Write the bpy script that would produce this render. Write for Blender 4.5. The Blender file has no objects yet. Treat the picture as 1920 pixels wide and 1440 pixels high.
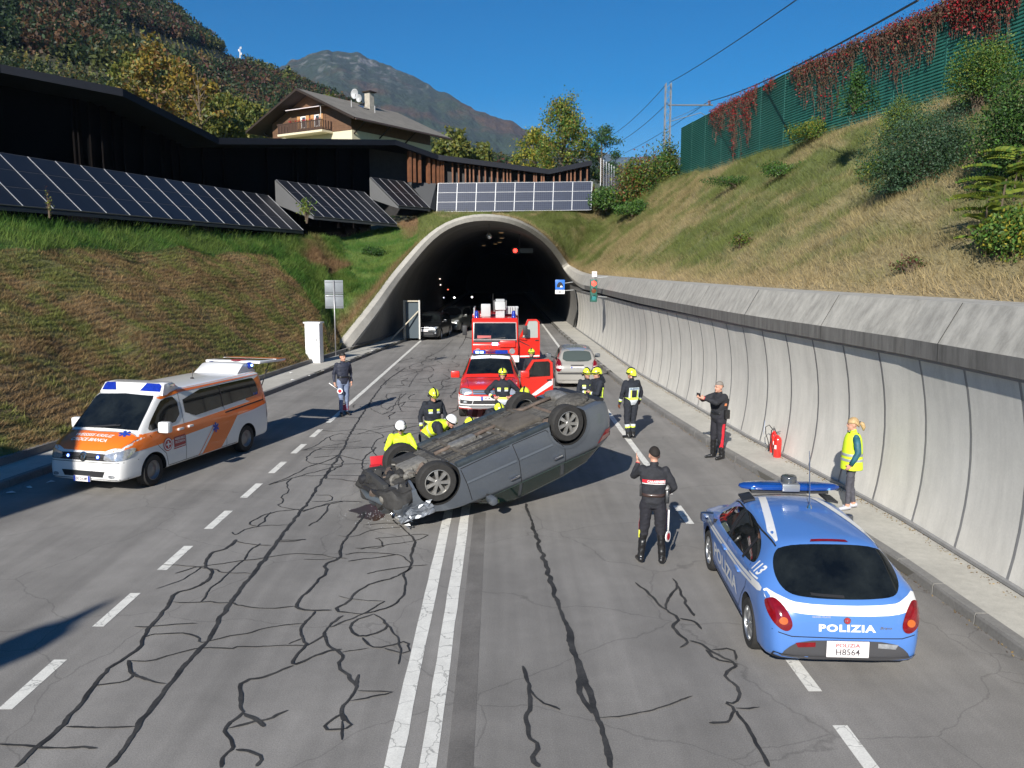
import bpy, bmesh, math, random
import numpy as np
from mathutils import Vector, Matrix, Euler, geometry
from mathutils.bvhtree import BVHTree
R = math.radians
rnd = random.Random(7)
scene = bpy.context.scene
COL = scene.collection
# ---------------------------------------------------------------- camera, sky, sun, exposure
CAM_H = 4.5; FPX = 1553.0; PITCH = math.atan(215 / FPX); YAW = R(.73)
cam = bpy.data.cameras.new('camera'); cam_o = bpy.data.objects.new('camera', cam); COL.objects.link(cam_o)
cam_o.location = (0, 0, CAM_H); cam_o.rotation_euler = (math.pi / 2 - PITCH, 0, -YAW)
cam.sensor_width = 36; cam.lens = FPX / 1920 * 36; cam.clip_start = .1; cam.clip_end = 20000
scene.camera = cam_o
SUN_EL = R(27.5); SUN_AZ = R(180 + 17.5)          # azimuth of the sun, clockwise from +Y
world = bpy.data.worlds.new('World'); scene.world = world; world.use_nodes = True
wn = world.node_tree.nodes; wl = world.node_tree.links
sky = wn.new('ShaderNodeTexSky'); sky.sky_type = 'NISHITA'; sky.sun_disc = False
sky.sun_elevation = SUN_EL; sky.sun_rotation = SUN_AZ; sky.altitude = 900; sky.air_density = 1.0; sky.dust_density = 0.05; sky.ozone_density = 4.5
bg = wn['Background']; bg.inputs[1].default_value = .062
hs = wn.new('ShaderNodeHueSaturation'); hs.inputs['Saturation'].default_value = 1.45; wl.new(sky.outputs[0], hs.inputs['Color']); wl.new(hs.outputs[0], bg.inputs[0])
sun = bpy.data.lights.new('sun', 'SUN'); sun.energy = 5.0; sun.angle = R(.5); sun.color = (1, .95, .87)
sun_o = bpy.data.objects.new('sun', sun); COL.objects.link(sun_o)
sd = Vector((math.sin(SUN_AZ) * math.cos(SUN_EL), math.cos(SUN_AZ) * math.cos(SUN_EL), math.sin(SUN_EL)))
sun_o.rotation_euler = sd.to_track_quat('Z', 'Y').to_euler(); sun_o.location = (0, -30, 40)
scene.view_settings.view_transform = 'Standard'; scene.view_settings.look = 'None'
scene.view_settings.exposure = .55; scene.view_settings.gamma = 1; scene.view_settings.use_curve_mapping = False
scene.render.engine = 'CYCLES'

# surveying: turns a measured direction of the photograph into a place on the ground or at a known distance
_F = np.array([math.sin(YAW) * math.cos(PITCH), math.cos(YAW) * math.cos(PITCH), -math.sin(PITCH)])
_R = np.array([math.cos(YAW), -math.sin(YAW), 0]); _U = np.cross(_R, _F); _C = np.array([0, 0, CAM_H])
def ray(x, y): return _F * FPX + _R * (x - 960) + _U * (720 - y)
def gnd(x, y, z=0.): d = ray(x, y); return _C + d * ((z - CAM_H) / d[2])
def at(x, y, Y): d = ray(x, y); return _C + d * (Y / d[1])
# ---------------------------------------------------------------- materials
MATS = {}
def M(name, col=(.5, .5, .5), rough=.6, metal=0, noise=None, bump=None, emit=0, coat=0, spec=.5, col2=None, attr=False, alpha=1, trans=0, leaf=0):
    if name in MATS: return MATS[name]
    m = bpy.data.materials.new(name); m.use_nodes = True; MATS[name] = m
    nt = m.node_tree; n = nt.nodes; l = nt.links; b = n['Principled BSDF']
    b.inputs['Base Color'].default_value = (*col, 1); b.inputs['Roughness'].default_value = rough
    b.inputs['Metallic'].default_value = metal; b.inputs['Specular IOR Level'].default_value = spec
    if coat: b.inputs['Coat Weight'].default_value = coat; b.inputs['Coat Roughness'].default_value = .06
    if emit: b.inputs['Emission Color'].default_value = (*col, 1); b.inputs['Emission Strength'].default_value = emit
    if trans: b.inputs['Transmission Weight'].default_value = trans; b.inputs['IOR'].default_value = 1.3
    tc = n.new('ShaderNodeTexCoord')
    src = None
    if attr:
        a = n.new('ShaderNodeAttribute'); a.attribute_name = 'Col'; src = a.outputs['Color']; l.new(src, b.inputs['Base Color'])
    if noise:
        layers = noise if isinstance(noise[0], (tuple, list)) else [noise]
        c2 = col2
        for k, (sc, amt) in enumerate(layers):
            t = n.new('ShaderNodeTexNoise'); t.inputs['Scale'].default_value = sc; t.inputs['Detail'].default_value = 6; t.inputs['Roughness'].default_value = .65
            l.new(tc.outputs['Object'], t.inputs['Vector'])
            if k == 0 and c2 and not attr:
                r = n.new('ShaderNodeValToRGB'); r.color_ramp.elements[0].position = .38; r.color_ramp.elements[1].position = .62
                r.color_ramp.elements[0].color = (*col, 1); r.color_ramp.elements[1].color = (*c2, 1)
                l.new(t.outputs['Fac'], r.inputs['Fac']); src = r.outputs['Color']
            else:
                mr = n.new('ShaderNodeMapRange'); mr.inputs['From Min'].default_value = .3; mr.inputs['From Max'].default_value = .7
                mr.inputs['To Min'].default_value = 1 - amt; mr.inputs['To Max'].default_value = 1 + amt
                l.new(t.outputs['Fac'], mr.inputs['Value'])
                vm = n.new('ShaderNodeVectorMath'); vm.operation = 'SCALE'
                if src is None: vm.inputs[0].default_value = col
                else: l.new(src, vm.inputs[0])
                l.new(mr.outputs['Result'], vm.inputs['Scale']); src = vm.outputs['Vector']
        l.new(src, b.inputs['Base Color'])
    if bump:
        t = n.new('ShaderNodeTexNoise'); t.inputs['Scale'].default_value = bump[0]; t.inputs['Detail'].default_value = 5
        l.new(tc.outputs['Object'], t.inputs['Vector'])
        bp = n.new('ShaderNodeBump'); bp.inputs['Strength'].default_value = bump[1]; bp.inputs['Distance'].default_value = bump[2] if len(bump) > 2 else .02
        l.new(t.outputs['Fac'], bp.inputs['Height']); l.new(bp.outputs['Normal'], b.inputs['Normal'])
    if leaf:
        tl = n.new('ShaderNodeBsdfTranslucent'); mx = n.new('ShaderNodeMixShader'); mx.inputs[0].default_value = leaf
        if src is not None: l.new(src, tl.inputs['Color'])
        l.new(b.outputs[0], mx.inputs[1]); l.new(tl.outputs[0], mx.inputs[2]); l.new(mx.outputs[0], n['Material Output'].inputs['Surface'])
    return m
def paint(name, col, rough=.28): return M(name, col, rough, coat=.6, noise=(1.3, .04))
glass = lambda: M('dark_glass', (.003, .004, .005), .03, spec=.55, col2=(.014, .017, .017), noise=[(1.3, .5)])
black = lambda: M('black_plastic', (.018, .018, .02), .55)
rubber = lambda: M('tyre_rubber', (.022, .021, .02), .85, noise=(14, .3))
chrome = lambda: M('chrome', (.75, .75, .77), .14, metal=1)
alu = lambda: M('alloy_rim', (.42, .43, .44), .32, metal=.85, noise=(9, .12))

def L(o, label=None, cat=None, group=None, kind=None):
    if label: o['label'] = label
    if cat: o['category'] = cat
    if group: o['group'] = group
    if kind: o['kind'] = kind
    return o
def empty(name, loc=(0, 0, 0), rz=0, label=None, cat=None, group=None):
    o = bpy.data.objects.new(name, None); COL.objects.link(o); o.location = loc; o.rotation_euler = (0, 0, rz); o.empty_display_size = .2
    return L(o, label, cat, group)
def mesh(name, verts, faces, mats, parent=None, mi=None, smooth=False, kind=None, cols=None):
    me = bpy.data.meshes.new(name); me.from_pydata([tuple(v) for v in verts], [], [tuple(f) for f in faces])
    for m in (mats if isinstance(mats, (list, tuple)) else [mats]): me.materials.append(m)
    if mi is not None: me.polygons.foreach_set('material_index', np.asarray(mi, dtype=np.int32))
    if smooth: me.polygons.foreach_set('use_smooth', [True] * len(me.polygons))
    if cols is not None: setcol(me, cols)
    me.update()
    o = bpy.data.objects.new(name, me); COL.objects.link(o)
    if parent: o.parent = parent
    if kind: o['kind'] = kind
    return o
def setcol(me, cols):
    a = me.color_attributes.new('Col', 'FLOAT_COLOR', 'POINT'); c = np.ones((len(me.vertices), 4), dtype=np.float32); c[:, :3] = cols
    a.data.foreach_set('color', c.ravel())
def tris_np(name, V, mats, parent=None, cols=None, kind=None, n=3):
    """V: (F, n, 3) faces that share nothing: leaves, blades"""
    F = V.shape[0]; me = bpy.data.meshes.new(name); me.vertices.add(F * n); me.vertices.foreach_set('co', V.astype(np.float32).ravel())
    me.loops.add(F * n); me.loops.foreach_set('vertex_index', np.arange(F * n, dtype=np.int32)); me.polygons.add(F)
    me.polygons.foreach_set('loop_start', np.arange(0, F * n, n, dtype=np.int32)); me.update(calc_edges=True)
    me.materials.append(mats)
    if cols is not None: setcol(me, np.repeat(cols, n, axis=0))
    o = bpy.data.objects.new(name, me); COL.objects.link(o)
    if parent: o.parent = parent
    if kind: o['kind'] = kind
    return o
class MB:
    def __init__(s): s.v = []; s.f = []; s.m = []; s.k = 0
    def add(s, v, f):
        b = len(s.v); s.v += [tuple(p) for p in v]; s.f += [tuple(i + b for i in q) for q in f]; s.m += [s.k] * len(f); return s
    def box(s, c, d, rot=None, bev=0):
        x, y, z = [k / 2 for k in d]
        if bev:
            P = []; b = min(bev, x * .9, y * .9, z * .9)
            bm = bmesh.new(); bmesh.ops.create_cube(bm, size=1)
            for q in bm.verts: q.co = Vector((q.co.x * 2 * x, q.co.y * 2 * y, q.co.z * 2 * z))
            bmesh.ops.bevel(bm, geom=bm.edges[:], offset=b, segments=2, profile=.6, affect='EDGES')
            v = [q.co.copy() for q in bm.verts]; bm.verts.index_update(); f = [[q.index for q in g.verts] for g in bm.faces]; bm.free()
        else:
            v = [Vector((a * x, e * y, g * z)) for a in (-1, 1) for e in (-1, 1) for g in (-1, 1)]
            f = [(0, 1, 3, 2), (4, 6, 7, 5), (0, 4, 5, 1), (2, 3, 7, 6), (0, 2, 6, 4), (1, 5, 7, 3)]
        if rot is not None:
            rm = rot if isinstance(rot, Matrix) else Euler(rot).to_matrix(); v = [rm @ q for q in v]
        return s.add([q + Vector(c) for q in v], f)
    def tube(s, pts, r, n=8, cap=True, sx=1):
        pts = [Vector(p) for p in pts]; rs = r if isinstance(r, (list, tuple)) else [r] * len(pts); v = []; f = []; up = None
        for i, p in enumerate(pts):
            t = (pts[min(i + 1, len(pts) - 1)] - pts[max(i - 1, 0)]).normalized()
            if up is None: up = t.orthogonal().normalized()
            up = (up - t * up.dot(t)).normalized(); sd_ = t.cross(up)
            for k in range(n):
                a = 2 * math.pi * k / n; v.append(p + (up * math.cos(a) + sd_ * math.sin(a) * sx) * rs[i])
        for i in range(len(pts) - 1):
            for k in range(n): f.append((i * n + k, i * n + (k + 1) % n, (i + 1) * n + (k + 1) % n, (i + 1) * n + k))
        if cap: f.append(tuple(range(n))[::-1]); f.append(tuple((len(pts) - 1) * n + k for k in range(n)))
        return s.add(v, f)
    def cyl(s, a, b, r, n=16, r2=None): return s.tube([a, b], [r, r if r2 is None else r2], n)
    def ell(s, c, rad, nu=14, nv=9, rot=None):
        v = []; f = []
        for j in range(nv + 1):
            t = math.pi * j / nv
            for i in range(nu): a = 2 * math.pi * i / nu; v.append(Vector((rad[0] * math.sin(t) * math.cos(a), rad[1] * math.sin(t) * math.sin(a), rad[2] * math.cos(t))))
        for j in range(nv):
            for i in range(nu): f.append((j * nu + i, (j + 1) * nu + i, (j + 1) * nu + (i + 1) % nu, j * nu + (i + 1) % nu))
        if rot is not None: v = [rot @ q for q in v]
        return s.add([q + Vector(c) for q in v], f)
    def lathe(s, prof, axis='y', c=(0, 0, 0), n=28):
        """prof: (radius, height) pairs turned round the axis"""
        v = []; f = []
        for (r, h) in prof:
            for i in range(n):
                a = 2 * math.pi * i / n; p = (r * math.cos(a), h, r * math.sin(a)) if axis == 'y' else ((r * math.cos(a), r * math.sin(a), h) if axis == 'z' else (h, r * math.cos(a), r * math.sin(a)))
                v.append((p[0] + c[0], p[1] + c[1], p[2] + c[2]))
        for j in range(len(prof) - 1):
            for i in range(n): f.append((j * n + i, j * n + (i + 1) % n, (j + 1) * n + (i + 1) % n, (j + 1) * n + i))
        return s.add(v, f)
    def prism(s, poly, h0, h1, axis='y'):
        """poly in the plane across the axis, from h0 to h1"""
        n = len(poly); mk = {'y': lambda a, b, h: (a, h, b), 'z': lambda a, b, h: (a, b, h), 'x': lambda a, b, h: (h, a, b)}[axis]
        v = [mk(a, b, h0) for a, b in poly] + [mk(a, b, h1) for a, b in poly]
        return s.add(v, [tuple(range(n)), tuple(range(2 * n - 1, n - 1, -1))] + [(i, (i + 1) % n, n + (i + 1) % n, n + i) for i in range(n)])
    def build(s, name, mats, parent=None, smooth=False, kind=None, label=None, auto=False):
        o = mesh(name, s.v, s.f, mats, parent, s.m, smooth or auto, kind)
        bm = bmesh.new(); bm.from_mesh(o.data); bmesh.ops.recalc_face_normals(bm, faces=bm.faces); bm.to_mesh(o.data); bm.free()
        if auto: o.data.set_sharp_from_angle(angle=R(38))
        if label: o['label'] = label
        return o
def chaikin(pts, it=2, closed=True):
    p = np.array(pts, float)
    for _ in range(it):
        if closed: q = np.roll(p, -1, 0); p = np.stack([.75 * p + .25 * q, .25 * p + .75 * q], 1).reshape(-1, p.shape[1])
        else:
            q = p[1:]; o = p[:-1]; m = np.stack([.75 * o + .25 * q, .25 * o + .75 * q], 1).reshape(-1, p.shape[1]); p = np.vstack([p[:1], m, p[-1:]])
    return p
def lerp(xs, ys): xs = np.array(xs, float); ys = np.array(ys, float); return lambda x: np.interp(x, xs, ys)
def pchip(x, y, xi):
    x = np.array(x, float); y = np.array(y, float); h = np.diff(x); d = np.diff(y) / h; m = np.zeros_like(y)
    for i in range(1, len(x) - 1):
        if d[i - 1] * d[i] > 0: w1 = 2 * h[i] + h[i - 1]; w2 = h[i] + 2 * h[i - 1]; m[i] = (w1 + w2) / (w1 / d[i - 1] + w2 / d[i])
    m[0] = d[0]; m[-1] = d[-1]; k = np.clip(np.searchsorted(x, xi) - 1, 0, len(x) - 2); t = (xi - x[k]) / h[k]
    return (2 * t**3 - 3 * t**2 + 1) * y[k] + (t**3 - 2 * t**2 + t) * h[k] * m[k] + (-2 * t**3 + 3 * t**2) * y[k + 1] + (t**3 - t**2) * h[k] * m[k + 1]
def _hash(i, j, s=0):
    n = (i.astype(np.int64) * 374761393 + j.astype(np.int64) * 668265263 + s * 974711) & 0x7fffffff; n = ((n ^ (n >> 13)) * 1274126177) & 0x7fffffff
    return ((n ^ (n >> 16)) & 0xffff) / 65535.
def vnoise(x, y, s=0):
    x = np.asarray(x, float); y = np.asarray(y, float); i = np.floor(x); j = np.floor(y); u = x - i; v = y - j; u = u * u * (3 - 2 * u); v = v * v * (3 - 2 * v)
    return (_hash(i, j, s) * (1 - u) + _hash(i + 1, j, s) * u) * (1 - v) + (_hash(i, j + 1, s) * (1 - u) + _hash(i + 1, j + 1, s) * u) * v
def fbm(x, y, o=4, s=0): return sum(vnoise(x * 2**k, y * 2**k, s + k) / 2**(k + 1) for k in range(o)) / (1 - .5**o)
# ---------------------------------------------------------------- pieces laid onto a curved body
AX = {'L': ((0, 4, 0), (0, -1, 0)), 'R': ((0, -4, 0), (0, 1, 0)), 'F': ((8, 0, 0), (-1, 0, 0)), 'B': ((-8, 0, 0), (1, 0, 0)), 'T': ((0, 0, 6), (0, 0, -1)), 'U': ((0, 0, -3), (0, 0, 1))}
def proj(bvh, ax, P, off):
    o0, d = AX[ax]; d = Vector(d); out = []
    for a, b in P:
        o = Vector((a, o0[1], b)) if ax in 'LR' else (Vector((o0[0], a, b)) if ax in 'FB' else Vector((a, b, o0[2])))
        h = bvh.ray_cast(o, d); k_ = 0; a0, b0 = a, b
        while h[0] is None and k_ < 14:          # slipped past the silhouette: come back towards the body
            k_ += 1
            if ax in 'FB': a *= .985; b -= .012
            elif ax in 'LR': b = b + (.012 if b < .8 else -.012); a *= .995
            else: a *= .993; b *= .985
            h = bvh.ray_cast(Vector((a, o0[1], b)) if ax in 'LR' else (Vector((o0[0], a, b)) if ax in 'FB' else Vector((a, b, o0[2]))), d)
        if h[0] is None:
            c = Vector((a, .8 if ax == 'L' else -.8, b)) if ax in 'LR' else (Vector((2 if ax == 'F' else -2, a, b)) if ax in 'FB' else Vector((a, b, 1)))
            q = bvh.find_nearest(c); h = (q[0], q[1])
        nrm = h[1] if h[1].dot(d) < 0 else -h[1]
        out.append(h[0] + (nrm * .5 - d * .5).normalized() * off)
    return out
def decal(name, poly, ax, bvh, mat, parent, off=.006, grid=.07, rnd_=0, label=None, mirror=False):
    poly = chaikin(poly, rnd_) if rnd_ else np.array(poly, float)
    # resample the outline
    pts = []
    for i in range(len(poly)):
        a = poly[i]; b = poly[(i + 1) % len(poly)]; n = max(1, int(np.linalg.norm(b - a) / grid)); pts += [a + (b - a) * k / n for k in range(n)]
    nb = len(pts); x0, y0 = poly.min(0); x1, y1 = poly.max(0)
    inner = [(x, y) for x in np.arange(x0 + grid * .5, x1, grid) for y in np.arange(y0 + grid * .5, y1, grid)]; pa = np.array(pts); inner = [q for q in inner if np.min((pa[:, 0] - q[0]) ** 2 + (pa[:, 1] - q[1]) ** 2) > (grid * .45) ** 2]
    V, E, Fc, *_ = geometry.delaunay_2d_cdt([Vector(p) for p in pts] + [Vector(p) for p in inner], [], [list(range(nb))], 1, 1e-5)
    use = sorted({i for f in Fc for i in f}); mp_i = {a: b for b, a in enumerate(use)}; V = [V[i] for i in use]; Fc = [[mp_i[i] for i in f] for f in Fc]
    W = proj(bvh, ax, [(v.x, v.y) for v in V], off)
    o = mesh(name, W, Fc, mat, parent, smooth=True)
    _orient(o, ax)
    if label: o['label'] = label
    if mirror:
        decal(name, [(p[0], p[1]) for p in poly], {'L': 'R', 'R': 'L'}[ax], bvh, mat, parent, off, grid, 0, label)
    return o
def _orient(o, ax):
    d = Vector(AX[ax][1]); me = o.data
    s = sum(p.normal.dot(d) * p.area for p in me.polygons)
    if s > 0: me.flip_normals()
def ribbon(name, path, ax, bvh, mat, parent, w=.012, off=.005, grid=.06, closed=False, label=None):
    p = np.array(path, float)
    if closed: p = np.vstack([p, p[:1]])
    q = []
    for i in range(len(p) - 1): n = max(1, int(np.linalg.norm(p[i + 1] - p[i]) / grid)); q += [p[i] + (p[i + 1] - p[i]) * k / n for k in range(n)]
    q.append(p[-1]); q = np.array(q); t = np.gradient(q, axis=0); t /= np.linalg.norm(t, axis=1)[:, None] + 1e-9; nn = np.stack([-t[:, 1], t[:, 0]], 1) * w / 2
    W = proj(bvh, ax, list(map(tuple, q + nn)) + list(map(tuple, q - nn)), off); n = len(q)
    o = mesh(name, W, [(i, i + 1, n + i + 1, n + i) for i in range(n - 1)], mat, parent, smooth=True); _orient(o, ax)
    if label: o['label'] = label
    return o
def text_mesh(s, bold=.0, shear=0, spacing=1.0):
    c = bpy.data.curves.new('t', 'FONT'); c.body = s; c.size = 1; c.offset = bold; c.shear = shear; c.space_character = spacing; c.resolution_u = 3
    o = bpy.data.objects.new('t', c); me = o.to_mesh(); V = np.array([v.co[:2] for v in me.vertices]); Fc = [tuple(p.vertices) for p in me.polygons]
    o.to_mesh_clear(); bpy.data.objects.remove(o); bpy.data.curves.remove(c); return V, Fc
def text(name, s, c, w, h, ax, bvh, mat, parent, off=.009, bold=.02, shear=0, rot=0, spacing=1.0, up=None, label=None):
    """lettering centred on c (2-D on the projection plane), w wide, h high"""
    V, Fc = text_mesh(s, bold, shear, spacing); lo = V.min(0); hi = V.max(0); V = (V - (lo + hi) / 2) / (hi - lo) * np.array([w, h])
    if rot: V = V @ np.array([[math.cos(rot), math.sin(rot)], [-math.sin(rot), math.cos(rot)]])
    if ax == 'L': P = [(c[0] - a, c[1] + b) for a, b in V]
    elif ax == 'R': P = [(c[0] + a, c[1] + b) for a, b in V]
    elif ax == 'F': P = [(c[0] + a, c[1] + b) for a, b in V]
    elif ax == 'B': P = [(c[0] - a, c[1] + b) for a, b in V]
    elif ax == 'T' and up == 'front': P = [(c[0] - b, c[1] + a) for a, b in V]     # read from in front of the vehicle
    else: P = [(c[0] + b, c[1] - a) for a, b in V]
    W = proj(bvh, ax, P, off); o = mesh(name, W, Fc, mat, parent); _orient(o, ax)
    if label: o['label'] = label
    return o
def text_flat(name, s, origin, ux, uy, w, h, mat, parent, bold=.02, shear=0):
    """lettering on a flat plate: centre, unit vectors along and up, size"""
    V, Fc = text_mesh(s, bold, shear); lo = V.min(0); hi = V.max(0); V = (V - (lo + hi) / 2) / (hi - lo) * np.array([w, h])
    o_, ux, uy = Vector(origin), Vector(ux), Vector(uy); o = mesh(name, [o_ + ux * a + uy * b for a, b in V], Fc, mat, parent)
    nrm = ux.cross(uy)
    if sum(p.normal.dot(nrm) * p.area for p in o.data.polygons) < 0: o.data.flip_normals()
    return o
def bvh_of(o): return BVHTree.FromPolygons([v.co.copy() for v in o.data.vertices], [list(p.vertices) for p in o.data.polygons])
def realize(o, keep=None):
    dg = bpy.context.evaluated_depsgraph_get(); dg.update(); me = bpy.data.meshes.new_from_object(o.evaluated_get(dg)); old = o.data
    o.modifiers.clear(); o.data = me; me.name = o.name; bpy.data.meshes.remove(old); return o
# ================================================================ the setting
XR = lerp([-10, 14, 16, 18.4, 21, 26, 34, 48, 60, 80, 170], [7.05, 7.0, 6.86, 6.66, 6.42, 6.16, 5.78, 5.64, 5.52, 5.4, 5.4])
KR = lerp([-10, 9, 12, 17, 20, 25, 28, 34, 48, 60, 170], [6.12, 6.06, 6.0, 5.72, 5.38, 5.0, 4.8, 4.62, 4.35, 4.15, 4.1])
XL = lerp([-10, 0, 19, 33, 40, 45, 49, 55.5, 80, 170], [-15.2, -13.8, -11.05, -9.5, -8.75, -8.1, -7.45, -7.1, -6.9, -6.9])
KL = lerp([-10, 0, 18.5, 29.3, 38.2, 52.2, 60, 170], [-14.0, -12.75, -10.06, -8.45, -7.5, -6.07, -5.9, -5.9])
# asphalt: colour varies with wear, patches and aggregate
def asphalt():
    m = M('asphalt', (.212, .202, .188), .86, noise=[(.35, .10), (3.2, .07), (70, .28), (190, .22)], bump=(120, .35, .006)); nt = m.node_tree; n = nt.nodes; l = nt.links; b = n['Principled BSDF']; src = b.inputs['Base Color'].links[0].from_socket
    for sc, lo, hi in (((1.1, .035, 1), .84, 1.12), ((.45, .5, 1), .88, 1.08), ((5, .25, 1), .93, 1.05)):      # wheel tracks, old patches, streaks along the lane
        tc = n.new('ShaderNodeTexCoord'); mp = n.new('ShaderNodeMapping'); mp.inputs['Scale'].default_value = sc; t = n.new('ShaderNodeTexNoise'); t.inputs['Scale'].default_value = 1; t.inputs['Detail'].default_value = 5; l.new(tc.outputs['Object'], mp.inputs['Vector']); l.new(mp.outputs['Vector'], t.inputs['Vector'])
        mr = n.new('ShaderNodeMapRange'); mr.inputs['From Min'].default_value = .35; mr.inputs['From Max'].default_value = .65; mr.inputs['To Min'].default_value = lo; mr.inputs['To Max'].default_value = hi; l.new(t.outputs['Fac'], mr.inputs['Value']); v = n.new('ShaderNodeVectorMath'); v.operation = 'SCALE'; l.new(src, v.inputs[0]); l.new(mr.outputs[0], v.inputs['Scale']); src = v.outputs[0]
    # scattered dark specks and hairline cracks
    tc = n.new('ShaderNodeTexCoord'); vo = n.new('ShaderNodeTexVoronoi'); vo.feature = 'DISTANCE_TO_EDGE'; vo.inputs['Scale'].default_value = .55; nz = n.new('ShaderNodeTexNoise'); nz.inputs['Scale'].default_value = 1.3; nz.inputs['Detail'].default_value = 6; mx = n.new('ShaderNodeMixRGB'); mx.inputs[0].default_value = .35
    l.new(tc.outputs['Object'], nz.inputs['Vector']); l.new(tc.outputs['Object'], mx.inputs[1]); l.new(nz.outputs['Color'], mx.inputs[2]); l.new(mx.outputs[0], vo.inputs['Vector']); mr = n.new('ShaderNodeMapRange'); mr.inputs['From Max'].default_value = .005; mr.inputs['To Min'].default_value = .72; mr.inputs['To Max'].default_value = 1; l.new(vo.outputs['Distance'], mr.inputs['Value']); v = n.new('ShaderNodeVectorMath'); v.operation = 'SCALE'; l.new(src, v.inputs[0]); l.new(mr.outputs[0], v.inputs['Scale']); l.new(v.outputs[0], b.inputs['Base Color'])
    return m
concrete = M('concrete_pavement', (.42, .405, .36), .85, noise=[(.8, .12), (9, .09), (60, .1)], bump=(50, .25, .006))
kerbstone = M('kerb_stone', (.19, .185, .175), .85, noise=[(1.5, .16), (24, .12)], bump=(40, .3, .006))
def streaked(name, col, amt, sx=6., sz=.35, rough=.8, dark=(.5, 1.12)):
    """concrete with rain streaks that run down it"""
    m = M(name, col, rough, noise=[(1.1, .07), (28, .05)]); nt = m.node_tree; n = nt.nodes; l = nt.links; b = n['Principled BSDF']
    src = b.inputs['Base Color'].links[0].from_socket; tc = n.new('ShaderNodeTexCoord'); mp = n.new('ShaderNodeMapping'); mp.inputs['Scale'].default_value = (sx, sx, sz)
    t = n.new('ShaderNodeTexNoise'); t.inputs['Scale'].default_value = 1; t.inputs['Detail'].default_value = 5; t.inputs['Roughness'].default_value = .7
    l.new(tc.outputs['Object'], mp.inputs['Vector']); l.new(mp.outputs['Vector'], t.inputs['Vector'])
    mr = n.new('ShaderNodeMapRange'); mr.inputs['From Min'].default_value = .32; mr.inputs['From Max'].default_value = .62; mr.inputs['To Min'].default_value = dark[0] if amt else 1; mr.inputs['To Max'].default_value = dark[1]
    l.new(t.outputs['Fac'], mr.inputs['Value']); v = n.new('ShaderNodeVectorMath'); v.operation = 'SCALE'; l.new(src, v.inputs[0]); l.new(mr.outputs['Result'], v.inputs['Scale']); l.new(v.outputs['Vector'], b.inputs['Base Color'])
    return m
wallmat = streaked('wall_panel_concrete', (.64, .62, .565), 1, 2.2, .25, dark=(.86, 1.04))
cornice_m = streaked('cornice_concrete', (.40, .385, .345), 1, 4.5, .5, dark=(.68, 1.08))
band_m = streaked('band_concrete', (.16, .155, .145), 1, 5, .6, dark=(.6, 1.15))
def strip(name, fa, fb, za, zb, mat, Y0=-8, Y1=160, n=90, kind=None, parent=None):
    Y = np.linspace(Y0, Y1, n); v = [(fa(y), y, za) for y in Y] + [(fb(y), y, zb) for y in Y]
    return mesh(name, v, [(i, n + i, n + i + 1, i + 1) for i in range(n - 1)], mat, parent, kind=kind)
mesh('ground', [(-9000, -300, -.4), (9000, -300, -.4), (9000, 9000, -.4), (-9000, 9000, -.4)], [(0, 1, 2, 3)], M('far_ground', (.1, .1, .05), .9), kind='structure')
road = strip('road', lambda y: KL(y) - .0, lambda y: KR(y) + .0, 0, 0, asphalt(), kind='structure')
for nm, ka, kb, sgn in (('pavement', KR, XR, 1), ('pavement', XL, KL, 1)):
    isr = ka is KR
    k = KR if isr else KL
    o = strip(nm, (lambda y: KR(y) + .16) if isr else (lambda y: XL(y) - .12), (lambda y: XR(y) + .12) if isr else (lambda y: KL(y) - .16), .145, .145, concrete, kind='structure')
    # kerb stones one by one, one metre each, with joints between them
    Yk = 6.0
    kb_mesh = None
    while Yk < 62:
        s_ = .16 if isr else -.16
        a = Vector((k(Yk + .012), Yk + .012, 0)); b = Vector((k(Yk + .988), Yk + .988, 0)); mb = MB()
        h = .15; hf = h + (.002 * math.sin(Yk * 7)); v = []
        for p in (a, b):
            v += [(p.x, p.y, -.01), (p.x + s_ * .10, p.y, hf - .0), (p.x + s_ * .02, p.y, hf - .035), (p.x + s_, p.y, hf), (p.x + s_, p.y, -.01)]
        v = [v[0], v[2], v[1], v[3], v[4], v[5], v[7], v[6], v[8], v[9]]
        mesh('kerb_stone', v, [(0, 1, 6, 5), (1, 2, 7, 6), (2, 3, 8, 7), (3, 4, 9, 8), (0, 1, 2, 3, 4), (5, 6, 7, 8, 9)], kerbstone, o)
        Yk += 1.0 if Yk < 34 else 2.0
    # mortar bed under the stones
    strip('kerb_bed', (lambda y: KR(y) + .012) if isr else (lambda y: KL(y) - .15), (lambda y: KR(y) + .15) if isr else (lambda y: KL(y) - .012), .12, .12, M('mortar', (.12, .115, .1), .9), parent=o)
    strip('kerb_bed_face', (lambda y: KR(y) + .012) if isr else (lambda y: KL(y) - .012), (lambda y: KR(y) + .0125) if isr else (lambda y: KL(y) - .0125), 0, .12, MATS['mortar'], parent=o)
# low edging wall between left pavement and bank
L(strip('edging', lambda y: XL(y) - .16, lambda y: XL(y) - .02, .32, .32, kerbstone, kind='structure'))
eg = bpy.data.objects['edging']; strip('edging_face', lambda y: XL(y) - .02, lambda y: XL(y) - .018, .32, .1, kerbstone, parent=eg, n=90, Y1=44)
# ---- painted markings
paintm = M('road_paint', (.68, .67, .62), .7, noise=[(5, .10), (60, .14)])
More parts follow.
